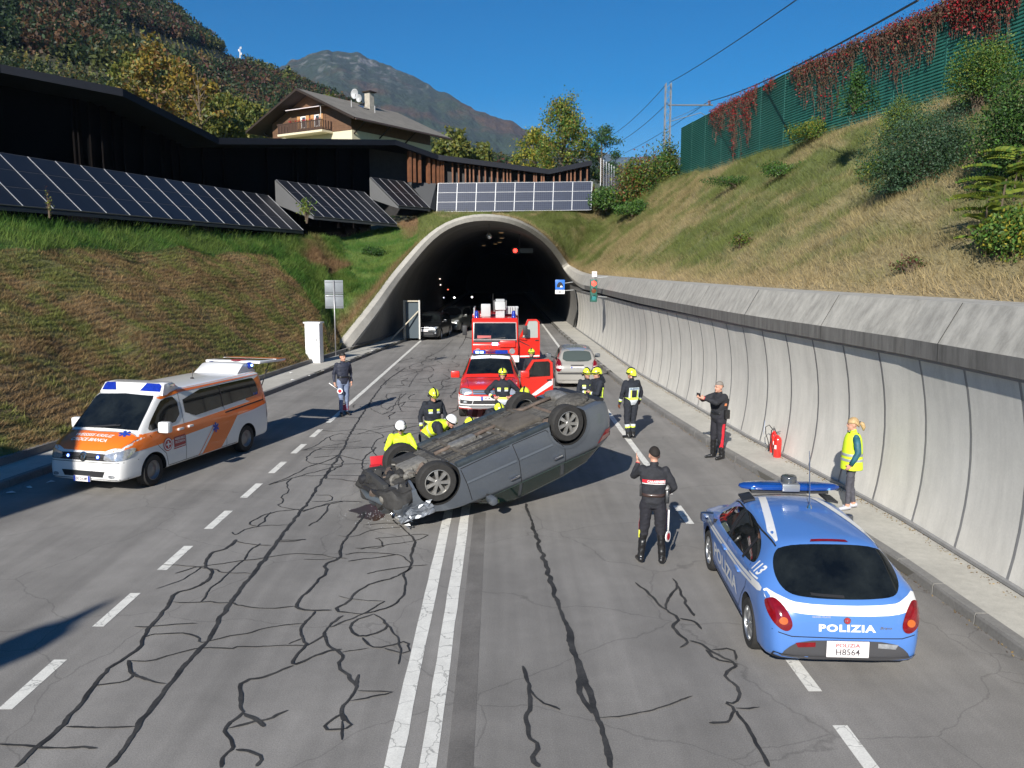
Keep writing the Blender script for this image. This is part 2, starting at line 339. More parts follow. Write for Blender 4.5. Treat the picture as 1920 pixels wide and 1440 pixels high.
# worn paint: cracks of the asphalt show through
def wornpaint():
    m = paintm; nt = m.node_tree; n = nt.nodes; l = nt.links; b = n['Principled BSDF']; src = b.inputs['Base Color'].links[0].from_socket
    tc = n.new('ShaderNodeTexCoord'); v = n.new('ShaderNodeTexVoronoi'); v.feature = 'DISTANCE_TO_EDGE'; v.inputs['Scale'].default_value = 3.2
    nz = n.new('ShaderNodeTexNoise'); nz.inputs['Scale'].default_value = 9; mx = n.new('ShaderNodeMixRGB'); mx.inputs[0].default_value = .12; l.new(tc.outputs['Object'], mx.inputs[1]); l.new(nz.outputs['Color'], mx.inputs[2]); l.new(tc.outputs['Object'], nz.inputs['Vector']); l.new(mx.outputs[0], v.inputs['Vector'])
    mr = n.new('ShaderNodeMapRange'); mr.inputs['From Max'].default_value = .022; mr.inputs['To Min'].default_value = .45; mr.inputs['To Max'].default_value = 1; l.new(v.outputs['Distance'], mr.inputs['Value'])
    s = n.new('ShaderNodeVectorMath'); s.operation = 'SCALE'; l.new(src, s.inputs[0]); l.new(mr.outputs[0], s.inputs['Scale']); l.new(s.outputs[0], b.inputs['Base Color'])
wornpaint()
def mark(x0, x1, y0, y1, n=None):
    n = n or max(2, int((y1 - y0) / .5)); v = []; f = []
    for i in range(n):
        y = y0 + (y1 - y0) * i / (n - 1); j = (vnoise(y * 9, x0 * 3) - .5) * .016; k = (vnoise(y * 9, x1 * 3 + 50) - .5) * .016; v += [(x0 + j, y, .004), (x1 + k, y, .004)]
    for i in range(n - 1): f.append((2 * i, 2 * i + 1, 2 * i + 3, 2 * i + 2))
    return mesh('road_marking', v, f, paintm, road)
for k in range(8): mark(-5.21, -5.06, 8.13 + 2.0 * k - .06, 9.17 + 2.0 * k)
mark(-5.21, -5.06, 24.2, 75)
mark(-1.08, -.92, 2, 46); mark(-.76, -.60, 2, 46)
for ya, yb in ((6.85, 7.66), (8.33, 9.08), (10.2, 11.0), (14.25, 15.4)): mark(3.29, 3.44, ya, yb)
mark(3.31, 3.46, 16.2, 76)
# dark tyre-worn strip beside the double line
mesh('asphalt_seam', [(-.5, 2, .003), (-.24, 2, .003), (-.3, 15, .003), (-.52, 15, .003)], [(0, 1, 2, 3)], M('asphalt_seam', (.15, .141, .13), .8, noise=[(1.2, .25), (60, .25)]), road)
# ---- sealed cracks, traced where they run
A5 = lambda P: [(x / 2, 940 + y / 2) for x, y in P]
A4 = lambda P: [(60 + x / 2.743, 600 + y / 2.743) for x, y in P]
A6 = lambda P: [(960 + x / 2, 1000 + y / 2) for x, y in P]
A8 = lambda P: [(740 + x / 4.571, 540 + y / 4.571) for x, y in P]
CR = [(.07, A5([(1160, 0), (1125, 40), (1085, 90), (1050, 140), (1020, 180), (1000, 210), (975, 235), (950, 270), (900, 330), (870, 380), (830, 430), (815, 470), (780, 520), (730, 570), (690, 620), (655, 670), (620, 700), (600, 730), (560, 790), (510, 850), (470, 920), (410, 1000)])),
 (.06, [(580, 940), (600, 905), (618, 880), (640, 850), (655, 815), (680, 775), (700, 745), (722, 715), (760, 690)]),
 (.055, A5([(885, 145), (880, 160), (830, 185), (790, 195), (775, 215), (765, 240), (795, 265), (785, 295), (740, 325), (650, 350), (640, 375), (605, 420), (560, 480), (525, 520), (530, 550), (470, 590), (385, 640), (345, 700), (300, 770), (240, 820), (235, 850), (130, 930), (60, 1000)])),
 (.04, A5([(0, 910), (130, 920), (160, 930), (370, 928)])), (.05, A5([(480, 600), (500, 650), (560, 680), (620, 688)])), (.035, A5([(350, 695), (430, 685), (490, 665), (510, 640)])),
 (.035, A5([(250, 850), (370, 845), (510, 845)])), (.032, A5([(525, 515), (600, 497), (700, 500), (745, 510), (740, 530), (780, 525), (900, 500), (1050, 468), (1135, 460)])),
 (.032, A5([(480, 600), (570, 600), (640, 575), (760, 545), (860, 558), (900, 545), (1050, 545), (1150, 545)])), (.032, A5([(650, 380), (750, 380), (870, 380), (900, 395), (1000, 405), (1110, 395)])),
 (.03, A5([(660, 270), (750, 245), (980, 215), (1100, 195), (1200, 200), (1240, 212), (1300, 215)])), (.03, A5([(605, 238), (760, 248), (850, 270), (940, 272)])), (.025, A5([(1135, 220), (1250, 217)])),
 (.05, A5([(1370, 40), (1340, 90), (1290, 150), (1270, 190), (1275, 215), (1215, 240), (1225, 265), (1180, 310), (1130, 360), (1110, 395), (1130, 408), (1180, 412), (1245, 410)])),
 (.045, A5([(1475, 70), (1510, 100), (1560, 145), (1540, 200), (1545, 240), (1510, 280), (1525, 310), (1510, 370), (1420, 415), (1340, 425), (1250, 410), (1310, 380), (1340, 335), (1400, 305), (1480, 290), (1545, 250)])),
 (.045, A5([(1290, 430), (1230, 465), (1205, 510), (1240, 550), (1280, 570), (1270, 620), (1320, 665), (1335, 710), (1310, 750), (1280, 775), (1275, 800), (1285, 830)])),
 (.035, A5([(1280, 800), (1185, 860), (1330, 855), (1280, 800)])), (.03, A5([(1340, 712), (1430, 715), (1490, 717), (1310, 752)])), (.04, A5([(1345, 650), (1330, 690)])),
 (.04, A5([(1400, 425), (1460, 455), (1430, 490), (1355, 515), (1310, 485), (1325, 450), (1400, 425)])), (.035, A5([(1355, 515), (1380, 550), (1440, 552), (1540, 522), (1525, 580), (1440, 555)])), (.03, A5([(1280, 570), (1380, 552)])),
 (.045, A5([(1180, 415), (1135, 465), (1130, 520), (1150, 545), (1105, 585), (1095, 610), (1110, 615), (1210, 570), (1280, 560)])), (.035, A5([(1150, 545), (1220, 500)])), (.03, A5([(1075, 540), (1130, 515)])),
 (.045, A5([(1100, 618), (1020, 655), (905, 675), (905, 720), (895, 780), (910, 800), (850, 840), (840, 870), (870, 910), (880, 930), (840, 950), (825, 1000)])),
 (.06, A5([(910, 800), (960, 825), (985, 850)])), (.04, A5([(860, 850), (1000, 820), (1080, 785)])), (.05, A5([(890, 935), (950, 935), (990, 965), (960, 1000)])), (.03, A5([(1278, 830), (1278, 900)])),
 (.03, A5([(1130, 30), (1010, 42), (940, 75), (935, 90), (975, 95), (1010, 42)])), (.03, A5([(870, 115), (885, 130), (930, 100), (1000, 90), (1080, 90)])), (.03, A5([(880, 150), (930, 162), (1020, 167)])), (.03, A5([(1040, 155), (1180, 143), (1040, 148)])),
 (.025, A5([(1260, 130), (1330, 135), (1400, 105), (1510, 98)])), (.025, A5([(1330, 175), (1440, 180), (1430, 145), (1400, 140), (1480, 135), (1620, 120), (1560, 150), (1350, 180)])), (.03, A5([(1310, 225), (1430, 210), (1510, 200), (1545, 240)])), (.03, A5([(1380, 275), (1420, 260), (1600, 240)])),
 (.035, A5([(1120, 40), (1200, 20), (1290, 0)])), (.03, A5([(1370, 90), (1470, 80), (1560, 90), (1690, 60)])), (.03, A5([(1290, 200), (1390, 190), (1500, 205)])),
 (.03, A4([(1480, 565), (1540, 575), (1600, 570), (1680, 560), (1740, 570), (1820, 595), (1770, 620), (1740, 660), (1770, 700)])), (.03, A4([(1770, 655), (1640, 655), (1500, 655), (1440, 680), (1400, 720), (1450, 745), (1740, 740)])), (.025, A4([(1530, 600), (1540, 625), (1620, 620)])),
 (.03, A4([(1500, 800), (1340, 805), (1300, 850), (1330, 885), (1270, 910), (1300, 935), (1250, 960), (1370, 975), (1380, 990)])), (.025, A4([(1500, 800), (1740, 800)])), (.03, A4([(1390, 990), (1500, 950), (1590, 930), (1700, 938)])), (.025, A4([(1440, 935), (1540, 935), (1550, 905), (1460, 900)])),
 (.03, A8([(500, 440), (430, 510), (340, 570), (250, 600), (350, 620), (200, 640), (100, 680), (210, 720), (160, 780), (120, 850)])), (.025, A8([(220, 550), (330, 550), (300, 600), (120, 604)])), (.03, A8([(620, 400), (590, 470), (550, 520)])), (.025, A8([(20, 770), (300, 690), (60, 720)])),
 (.02, A8([(0, 835), (540, 830)])), (.02, A8([(0, 895), (540, 900)])), (.02, A8([(0, 1015), (190, 1018)])), (.03, A8([(530, 880), (460, 940), (540, 950)])), (.03, A8([(100, 900), (20, 970), (60, 1060)])), (.025, A4([(1760, 395), (1720, 450), (1830, 500), (1900, 380)])),
 (.085, A6([(70, -40), (85, 0), (110, 65), (150, 200), (180, 310), (210, 350), (235, 430), (240, 500), (255, 560), (260, 620), (300, 680)])), (.06, [(985, 945), (990, 962), (996, 980)]), (.1, A6([(205, 350), (240, 480), (280, 570), (320, 690), (340, 780), (380, 880)])),
 (.06, A6([(40, 500), (75, 590), (55, 680), (65, 760), (95, 800), (70, 850), (95, 880)])), (.04, A6([(75, 590), (100, 635), (180, 662)])), (.025, A6([(320, 690), (430, 688), (560, 655), (680, 612)])),
 (.05, A6([(460, 187), (530, 240), (575, 290), (630, 320), (605, 350), (615, 375), (665, 405), (630, 430)])), (.045, A6([(630, 320), (680, 330), (712, 365)])), (.045, A6([(575, 285), (590, 240), (625, 200), (600, 170)])), (.05, A6([(620, 195), (650, 260), (675, 310)])),
 (.05, A6([(665, 405), (720, 420), (760, 455), (850, 495), (810, 515), (800, 545), (860, 595), (830, 640), (790, 635), (830, 655), (820, 700), (800, 712), (740, 710)])), (.045, A6([(830, 655), (925, 658)])), (.06, A6([(835, 665), (880, 720), (910, 770), (960, 880)])), (.05, A6([(730, 440), (750, 470), (850, 495)])), (.045, A6([(755, 440), (830, 430), (840, 480)]))]
rk = random.Random(21); nx_, ny_ = 5, 34; PT = {(i, j): (-4.75 + i * .82 + rk.uniform(-.3, .3), 9 + j * 1.05 + rk.uniform(-.4, .4)) for i in range(nx_) for j in range(ny_)}
for (i, j), a_ in PT.items():
    for q_ in ((i + 1, j), (i, j + 1), (i + 1, j + 1)):
        far = a_[1] > 17
        if q_ in PT and rk.random() < ((.62 if far else .16) if q_[1] == j or q_[0] == i else (.2 if far else .06)):
            b_ = PT[q_]; m_ = ((a_[0] + b_[0]) / 2 + rk.uniform(-.14, .14), (a_[1] + b_[1]) / 2 + rk.uniform(-.14, .14)); CR.append((rk.uniform(.022, .04), [a_, m_, b_], 1))
seal = M('crack_seal', (.018, .0175, .017), .7, col2=(.05, .048, .045), noise=[(2.2, .5), (50, .4)])
for w, P, *fl in CR:
    g = np.array(P if fl else [gnd(*q)[:2] for q in P]); g = chaikin(g, 1, False); q = []
    for i in range(len(g) - 1): n = max(1, int(np.linalg.norm(g[i + 1] - g[i]) / .05)); q += [g[i] + (g[i + 1] - g[i]) * k / n for k in range(n)]
    q = np.array(q + [g[-1]]); n = len(q)
    q += np.stack([vnoise(q[:, 1] * 6, q[:, 0] * 6, 3) - .5, vnoise(q[:, 0] * 6, q[:, 1] * 6, 4) - .5], 1) * .05 + np.stack([vnoise(q[:, 1] * 25, q[:, 0] * 25, 3) - .5, vnoise(q[:, 0] * 25, q[:, 1] * 25, 4) - .5], 1) * .012
    t = np.gradient(q, axis=0); t /= np.linalg.norm(t, axis=1)[:, None] + 1e-9; nn = np.stack([-t[:, 1], t[:, 0]], 1)
    ww = (min(w, .075) * .36 * (.55 + .6 * vnoise(q[:, 0] * 5, q[:, 1] * 5, 5) + .5 * vnoise(q[:, 0] * 17, q[:, 1] * 17, 6)))[:, None]; ww[0] *= .4; ww[-1] *= .4
    z = .0075 + .003 * rnd.random(); V = [(*p, z) for p in q + nn * ww] + [(*p, z) for p in q - nn * ww]
    mesh('sealed_crack', V, [(i, n + i, n + i + 1, i + 1) for i in range(n - 1)], seal, road)
# ---- right retaining wall of curved panels
def woff(z): return .185 * (1 - ((z - 1.55) / 1.45) ** 2) - .012 * z
wall = empty('retaining_wall', (7, 14, 0), 0, 'long light grey wall of curved concrete panels along the right pavement', 'wall')
frame_m = M('panel_frame_steel', (.30, .30, .30), .5, metal=.3, noise=[(6, .12)])
def W(x, y, z): return (x - 7, y - 14, z)
zs = np.linspace(.17, 3.04, 9); y = 2.9; Ys = []
while y < 62: Ys.append(y); y += 1.35 if y < 40 else 1.6
for i, y0 in enumerate(Ys[:-1]):
    y1 = Ys[i + 1]; v = []; f = []
    for z in zs:
        for yy in (y0 + .03, (y0 + y1) / 2, y1 - .03): v.append(W(XR(yy) + woff(z) + .03, yy, z))
    for a in range(8):
        for b in range(2): k = a * 3 + b; f.append((k, k + 3, k + 4, k + 1))
    mesh('wall_panel', v, f, wallmat, wall, smooth=True)
    v = []; f = []
    for z in zs:
        x = XR(y0) + woff(z); v += [W(x + .034, y0 - .032, z), W(x + .034, y0 + .032, z), W(x + .08, y0 + .032, z), W(x + .08, y0 - .032, z)]
    for a in range(8):
        for b in range(4): f.append((a * 4 + b, a * 4 + (b + 1) % 4, a * 4 + 4 + (b + 1) % 4, a * 4 + 4 + b))
    mesh('panel_frame', v, f, frame_m, wall)
def rail(name, z0, z1, dx0, dx1, mat, Y0=-8, Y1=62, n=80):
    Y = np.linspace(Y0, Y1, n); v = []; f = []
    for yy in Y: v += [W(XR(yy) + dx0, yy, z0), W(XR(yy) + dx0, yy, z1), W(XR(yy) + dx1, yy, z1), W(XR(yy) + dx1, yy, z0)]
    for i in range(n - 1):
        for b in range(4): f.append((i * 4 + b, i * 4 + (b + 1) % 4, i * 4 + 4 + (b + 1) % 4, i * 4 + 4 + b))
    mesh(name, v, f, mat, wall)
rail('bottom_rail', .16, .21, -.02, .09, frame_m); rail('top_rail', 3.0, 3.05, -.06, .06, frame_m); rail('gap_shadow_board', .1, 3.1, .22, .3, M('wall_back', (.03, .03, .03), .9))
rail('base_gap', .12, .16, -.01, .1, MATS['wall_back'])
# ---- tunnel mouth edge: one cornice that runs along the wall and arches over the mouth
ZC, HC = 1.6, 7.7
def sect(Y): W_ = (XR(Y) - XL(Y)) / 2; return (XR(Y) + XL(Y)) / 2, W_ / .971
arch_px = [(1067, 519, 62.5), (1058, 507, 64.5), (1046, 484, 63), (1017, 451, 60), (983, 428, 57.5), (950, 414, 56), (914, 410, 55), (870, 413.5, 54.6), (839, 422, 54), (800, 455, 53.5), (777, 492, 53), (755, 515, 52), (737, 540, 51), (710, 588, 48.5), (689, 615, 47), (672, 637, 46.2), (656, 659, 45.4)]
Cc = [np.array((XR(y) - .03, y, 3.04 + max(0, (y - 20)) * .004)) for y in list(np.arange(-8, 56, 2.0))] + [np.array((5.5, 59.5, 3.35))] + [at(*q) for q in arch_px]
Cc = np.array(Cc); NR = len(np.arange(-8, 56, 2.0))
def resample(P, n):
    d = np.r_[0, np.cumsum(np.linalg.norm(np.diff(P, axis=0), axis=1))]; t = np.linspace(0, d[-1], n); return np.stack([pchip(d, P[:, k], t) for k in range(3)], 1)
Cv = np.vstack([Cc[:NR - 2], resample(Cc[NR - 2:], 64)])
T = np.gradient(Cv, axis=0); T /= np.linalg.norm(T, axis=1)[:, None]
Pr = np.array([(0, -.02), (.02, -.1), (.3, -.11), (.94, .24), (.97, .85), (.5, .9), (0, .35)]); Pf = np.array([(0, 0), (.04, -.02), (.26, -.02), (.36, .24), (.34, .40), (.14, .40), (0, .28)])
rings = []
for i, c in enumerate(Cv):
    xc, wb = sect(max(c[1], 45)); w = np.clip((c[1] - 52) / 8, 0, 1) if c[0] > 4 and c[2] < 4 else 1
    b = np.array((1., 0, 0)) * (1 - w) + w * np.array((c[0] - xc, 0, c[2] - ZC)) / np.linalg.norm((c[0] - xc, 0, c[2] - ZC)); b = b - T[i] * b.dot(T[i]); b /= np.linalg.norm(b)
    a = -np.cross(T[i], b); wf = w * np.clip((c[2] - 2.8) / 2.2, 0, 1) ** .7
    if c[0] < -4: wf = .25 + .75 * np.clip((c[2] - 1.0) / 6.5, 0, 1) ** 1.2
    P = Pr * (1 - wf) + Pf * wf
    if c[0] < -4: P = P * (.72 + .28 * np.clip((c[2] - 3) / 4, 0, 1))
    rings.append([c + a * p[0] + b * p[1] for p in P])
rings = np.array(rings)
for _ in range(10): rings[NR - 1:-2] = (rings[NR - 2:-3] + 2 * rings[NR - 1:-2] + rings[NR:-1]) / 4
nr, npf = rings.shape[:2]; V = rings.reshape(-1, 3) - np.array((0, 55, 0)); f = []; mi = []
for i in range(nr - 1):
    for k in range(npf):
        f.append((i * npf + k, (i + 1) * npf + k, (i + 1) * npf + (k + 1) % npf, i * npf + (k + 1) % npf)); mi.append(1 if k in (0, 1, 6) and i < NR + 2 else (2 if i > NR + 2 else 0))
f.append(tuple((nr - 1) * npf + k for k in range(npf)))
portal = empty('tunnel_portal', (0, 55, 0), 0, 'road tunnel mouth with a pale concrete arch and a dark vaulted interior', 'tunnel')
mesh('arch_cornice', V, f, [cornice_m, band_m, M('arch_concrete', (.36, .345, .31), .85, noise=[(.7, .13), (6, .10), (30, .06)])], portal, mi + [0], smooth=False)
# vertical joints of the cornice
for y in np.arange(4.5, 44, 4.2):
    j = int(np.argmin(abs(Cv[:, 1] - y)) if y < 40 else 24); r0 = rings[min(j, NR - 3)]; yy = y; Pp = []
    for p in Pr[:4]: Pp.append(np.array((XR(yy) - .03 + p[1], yy, 3.04 + max(0, yy - 20) * .004 + p[0])))
    mb = MB()
    for q in range(1, 3):
        a, b = Pp[q], Pp[q + 1]; o_ = np.array((-.004, 0, .003)); mb.add([a + o_ - (0, .012, 0) - (0, 55, 0), a + o_ + (0, .012, 0) - (0, 55, 0), b + o_ + (0, .012, 0) - (0, 55, 0), b + o_ - (0, .012, 0) - (0, 55, 0)], [(0, 1, 2, 3)])
    mb.build('cornice_joint', M('joint_dark', (.06, .06, .055), .9), portal)
# vault
lining = M('tunnel_lining', (.17, .165, .155), .85, noise=[(.25, .25), (3, .12)])
start = [np.array((XR(62) + woff(z), 62, z)) for z in (.15, .8, 1.6, 2.4, 3.0)] + [c for c in Cv[NR:]] + [np.array((-8.15, 45.3, .12))]
rows = []
tt = np.r_[np.linspace(0, 1, 14), [1.6, 3, 6, 12]]
for c in start:
    xc, wb = sect(c[1]); th = math.atan2((c[2] - ZC) / (HC - ZC), (c[0] - xc) / wb); col = []
    base = np.array((xc + wb * math.cos(th), c[1], ZC + (HC - ZC) * math.sin(th))); dl = c - base
    for t in tt:
        Y = c[1] + (80 - c[1]) * t if t <= 1 else 80 + (t - 1) * 8; x2, w2 = sect(Y); k = max(0, 1 - t * 1.6) ** 2
        col.append((x2 + w2 * math.cos(th) + dl[0] * k, Y, max(.02, ZC + (HC - ZC) * math.sin(th) + dl[2] * k)))
    rows.append(col)
rows = np.array(rows); n1, n2 = rows.shape[:2]
mesh('vault', rows.reshape(-1, 3) - np.array((0, 55, 0)), [(i * n2 + j, i * n2 + j + 1, (i + 1) * n2 + j + 1, (i + 1) * n2 + j) for i in range(n1 - 1) for j in range(n2 - 1)], lining, portal, smooth=True)
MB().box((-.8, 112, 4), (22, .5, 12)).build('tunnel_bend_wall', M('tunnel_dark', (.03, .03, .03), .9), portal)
# overpass abutment and roadside lamp behind the photographer: they cast the two shadows at the lower left
# ---------------------------------------------------------------- banks
n_r = NR - 3
edge = rings[:, 4].copy()                                                     # outer rim of the cornice
endE = edge[-1]
toeY = [43.5, 40, 36, 33, 29, 25, 22, 19, 14, 10, 5, 0, -6]
toe = np.array([(XL(y) - .14, y, .3) for y in toeY])
E_ = np.vstack([edge, toe]); nE = len(E_)
# matching upper line
ctl_E = []; ctl_B = []
def Bof(e, i):
    x, y, z = e
    if i < n_r + 4 and x > 4.5 and y < 58: return (np.interp(y, [-8, 0, 9, 16, 23.5, 32, 43, 58], [26.5, 24, 21.5, 19.8, 18, 16.4, 14.8, 13.2]), y + 3.0, np.interp(y, [-8, 10, 30, 60], [10.3, 10.7, 11.2, 11.2]))
    return None
Bk = np.full((nE, 3), np.nan)
for i in range(nE):
    b = Bof(E_[i], i)
    if b is not None and i < n_r + 20: Bk[i] = b
k_last = max(i for i in range(nE) if not np.isnan(Bk[i, 0]))
crown = int(np.argmax(edge[:, 2])); basei = len(edge) - 1
anch = [(k_last, Bk[k_last]), (k_last + (crown - k_last) * 2 // 5, np.array((9.5, 66, 10.4))), (crown, np.array((1., 66.3, 9.15))), (crown + (basei - crown) // 4, np.array((-4.8, 65.8, 9.2))), (crown + (basei - crown) // 2, np.array((-8.0, 61, 7.6))), (crown + (basei - crown) * 3 // 4, np.array((-10.6, 56.5, 6.6))), (basei, np.array((-12.5, 51.5, 6.4)))]
for (y, b) in zip(toeY, [(-12.9, 49.5), (-13.8, 46), (-14.8, 42), (-15.6, 38.8), (-16.5, 35.2), (-17.4, 31.6), (-18.2, 28.5), (-19, 25), (-20.8, 18), (-22.4, 12), (-24.2, 5), (-25.8, -1), (-27.5, -8)]): anch.append((basei + 1 + toeY.index(y), np.array((*b, 6.35))))
ai = np.array([a[0] for a in anch]); av = np.array([a[1] for a in anch])
for i in range(k_last, nE): Bk[i] = [np.interp(i, ai, av[:, k]) for k in range(3)]
NU = 26
def fine(P, k): return np.stack([np.interp(np.linspace(0, len(P) - 1, k), np.arange(len(P)), P[:, j]) for j in range(3)], 1)
NV = 260; Ef = fine(E_, NV); Bf = fine(Bk, NV); vi = np.linspace(0, nE - 1, NV)
isL = vi > basei - 2
G = np.zeros((NV, NU, 3))
for j in range(NU):
    u = j / (NU - 1); P = Ef * (1 - u) + Bf * u
    sag = np.where(isL, .35, -.25) * math.sin(math.pi * u); P[:, 2] += sag
    crownw = np.exp(-((vi - crown) / 14) ** 2); P[:, 2] += -crownw * .45 * math.sin(math.pi * u)
    amp = min(1, u * 6) * min(1, (1 - u) * 6) * (1 - .8 * crownw)
    P[:, 2] += amp * ((fbm(P[:, 0] * .35, P[:, 1] * .35, 4, 2) - .5) * .9 + (fbm(P[:, 0] * 1.4, P[:, 1] * 1.4, 3, 9) - .5) * .35)
    G[:, j] = P
def bank(vf, uf):
    a = np.clip(vf, 0, NV - 1.001); b = np.clip(uf * (NU - 1), 0, NU - 1.001); i = a.astype(int); j = b.astype(int); s = (a - i)[:, None]; t = (b - j)[:, None]
    return (G[i, j] * (1 - s) + G[i + 1, j] * s) * (1 - t) + (G[i, j + 1] * (1 - s) + G[i + 1, j + 1] * s) * t
vb = basei / (nE - 1) * (NV - 1); vc = crown / (nE - 1) * (NV - 1)
def brownf(v, u):
    """1 on the brown netted bank at the left"""
    v = np.asarray(v, float); u = np.asarray(u, float); D = bank(v, u) - _C; z = np.maximum(D @ _F, .5); px = 960 + FPX * (D @ _R) / z; py = 720 - FPX * (D @ _U) / z
    px = np.where(D @ _F < 1, -3000, px)
    return (v > vb + 1.5) & (u < .8) & (py > np.interp(px, [-3000, 0, 490, 560, 606, 640], [500, 470, 461, 535, 600, 760]) + 8 * (vnoise(D[:, 1] * 1.3, D[:, 2] * 2) - .5))
def bankcol(P, v, u):
    n1_ = fbm(P[:, 0] * .22, P[:, 1] * .22 + P[:, 2] * .15, 4, 21); n2_ = fbm(P[:, 0] * 1.6, P[:, 1] * 1.6 + P[:, 2], 3, 33); n3 = vnoise(P[:, 0] * 5, P[:, 1] * 5 + P[:, 2] * 3, 5)
    straw = np.array((.31, .255, .13)); green = np.array((.10, .15, .035)); olive = np.array((.20, .20, .07)); brown = np.array((.28, .19, .095)); dk = np.array((.045, .1, .02)); earth = np.array((.13, .08, .045))
    v = np.asarray(v); u = np.asarray(u)
    near = np.clip((vc - v) / vc, 0, 1)
    g = np.clip((n1_ - .36) * 3.8 + (n2_ - .5) * 2.6 + np.exp(-((v - vc) / 22) ** 2) * .45 + (u - .45) * .35, 0, 1)[:, None]
    c = straw * (1 - g) + (green * .55 + olive * .45) * g
    c = c * (1 - .35 * np.clip((n3 - .5) * 2, 0, 1)[:, None])
    wr = np.clip((.10 - u) / .1, 0, 1)[:, None] * (v < vc)[:, None]; c = c * (1 - wr) + np.array((.36, .28, .15)) * wr
    lf = (v > vc + (vb - vc) * .35)
    g2 = np.clip((n2_ - .42) * 5 + (n3 - .5), 0, 1)[:, None]
    cl = np.array((.07, .15, .028)) * g2 + np.array((.125, .185, .042)) * (1 - g2)
    dry = np.clip(1 - abs(u - .07) / .12, 0, 1)[:, None] * (v < vb + 6)[:, None]; dry = np.maximum(dry, (np.clip((n1_ - .56) * 8, 0, 1) * (u > .6) * (v < vb + 3))[:, None]); cl = cl * (1 - dry) + np.array((.23, .15, .08)) * dry
    c = np.where(lf[:, None], cl, c)
    bn = brownf(v, u)
    g3 = np.clip(.22 + (n2_ - .45) * 3.2 + (n3 - .5) * 1.1, 0, 1)[:, None]
    cb = brown * (1 - g3) + np.array((.17, .185, .055)) * g3; cb = cb * (.75 + .5 * n3[:, None])
    return np.where(bn[:, None], cb, c)
vv, uu = np.meshgrid(np.arange(NV), np.linspace(0, 1, NU), indexing='ij')
cols = bankcol(G.reshape(-1, 3), vv.ravel().astype(float), uu.ravel()) * .8
mesh('bank', G.reshape(-1, 3), [(i * NU + j, (i + 1) * NU + j, (i + 1) * NU + j + 1, i * NU + j + 1) for i in range(NV - 1) for j in range(NU - 1)], M('bank_soil', attr=True, rough=.95, noise=[(6, .2), (30, .25)], bump=(12, .6, .06)), smooth=True, kind='structure', cols=cols)
bank_bvh = bvh_of(bpy.data.objects['bank'])
# plateau behind the upper edge
out = []
for i in range(NV):
    b = Bf[i]; d = np.array((b[0] - 0, b[1] - 20)); d /= np.linalg.norm(d); out.append((b[0] + d[0] * 55, b[1] + d[1] * 55, b[2] + 1.0))
mesh('plateau', [tuple(p) for p in Bf] + out, [(i, NV + i, NV + i + 1, i + 1) for i in range(NV - 1)], M('plateau_grass', (.09, .11, .035), .95, noise=[(.3, .3), (4, .3)]), kind='structure')
# ---- grass and dry stalks on the banks
def grass(name, n, vlo, vhi, ulo, uhi, hmin, hmax, wid, mask=None, lean=(0, 0, 0), seed=1, bright=1.25, rows=0):
    r = np.random.RandomState(seed); v = r.uniform(vlo, vhi, n); u = r.uniform(ulo, uhi, n)
    if rows: u = np.clip((np.round(u * rows) + r.normal(0, .22, n)) / rows, 0, 1)
    if mask is not None: k = mask(v, u); v = v[k]; u = u[k]; n = len(v)
    P = bank(v, u); c = bankcol(P, v, u); cl = vnoise(P[:, 0] * 2.3, P[:, 1] * 2.3 + P[:, 2] * 2, 8)
    h = (hmin + (hmax - hmin) * r.rand(n) ** 1.6 * (.5 + .9 * cl)); a = r.rand(n) * 2 * math.pi; s = np.stack([np.cos(a), np.sin(a), np.zeros(n)], 1) * (wid * (.6 + .8 * r.rand(n)))[:, None]
    ang = vnoise(P[:, 0] * .6, P[:, 1] * .6 + P[:, 2] * .5, 15) * 9
    d = np.stack([r.normal(0, .45, n) + np.cos(ang) * .25, r.normal(0, .45, n) + np.sin(ang) * .25, np.ones(n)], 1) + np.array(lean); d /= np.linalg.norm(d, axis=1)[:, None]
    base = P - np.array((0, 0, .03)); tp = P + d * h[:, None]; tp[:, 2] -= h * .25 * r.rand(n); Q = np.stack([base - s, base + s, tp + s * .15, tp - s * .15], 1)
    c = c * bright * (.7 + .6 * r.rand(n))[:, None]
    return tris_np(name, Q, M('grass_blades', attr=True, rough=.8, spec=.2, leaf=.4), cols=c, kind='stuff', n=4)
nb = lambda v, u: ~brownf(v, u)
grass('dry_grass', 480000, vc * .12, vc * 1.0, .0, 1, .08, .42, .0075, seed=2, lean=(-.45, 0, -.25))
grass('grass', 110000, vc * .85, vb + 6, .0, 1, .08, .34, .010, seed=3)
grass('tall_grass', 130000, vb - 14, NV * .95, .3, 1, .1, .5, .010, mask=lambda v, u: ~brownf(v, u) & (v > vb - 14), seed=4, lean=(.5, -.2, 0))
grass('withered_plants', 190000, vb + 3, NV * .95, 0, .8, .04, .2, .011, mask=brownf, seed=5, lean=(.4, 0, -.4), bright=1.15, rows=44)
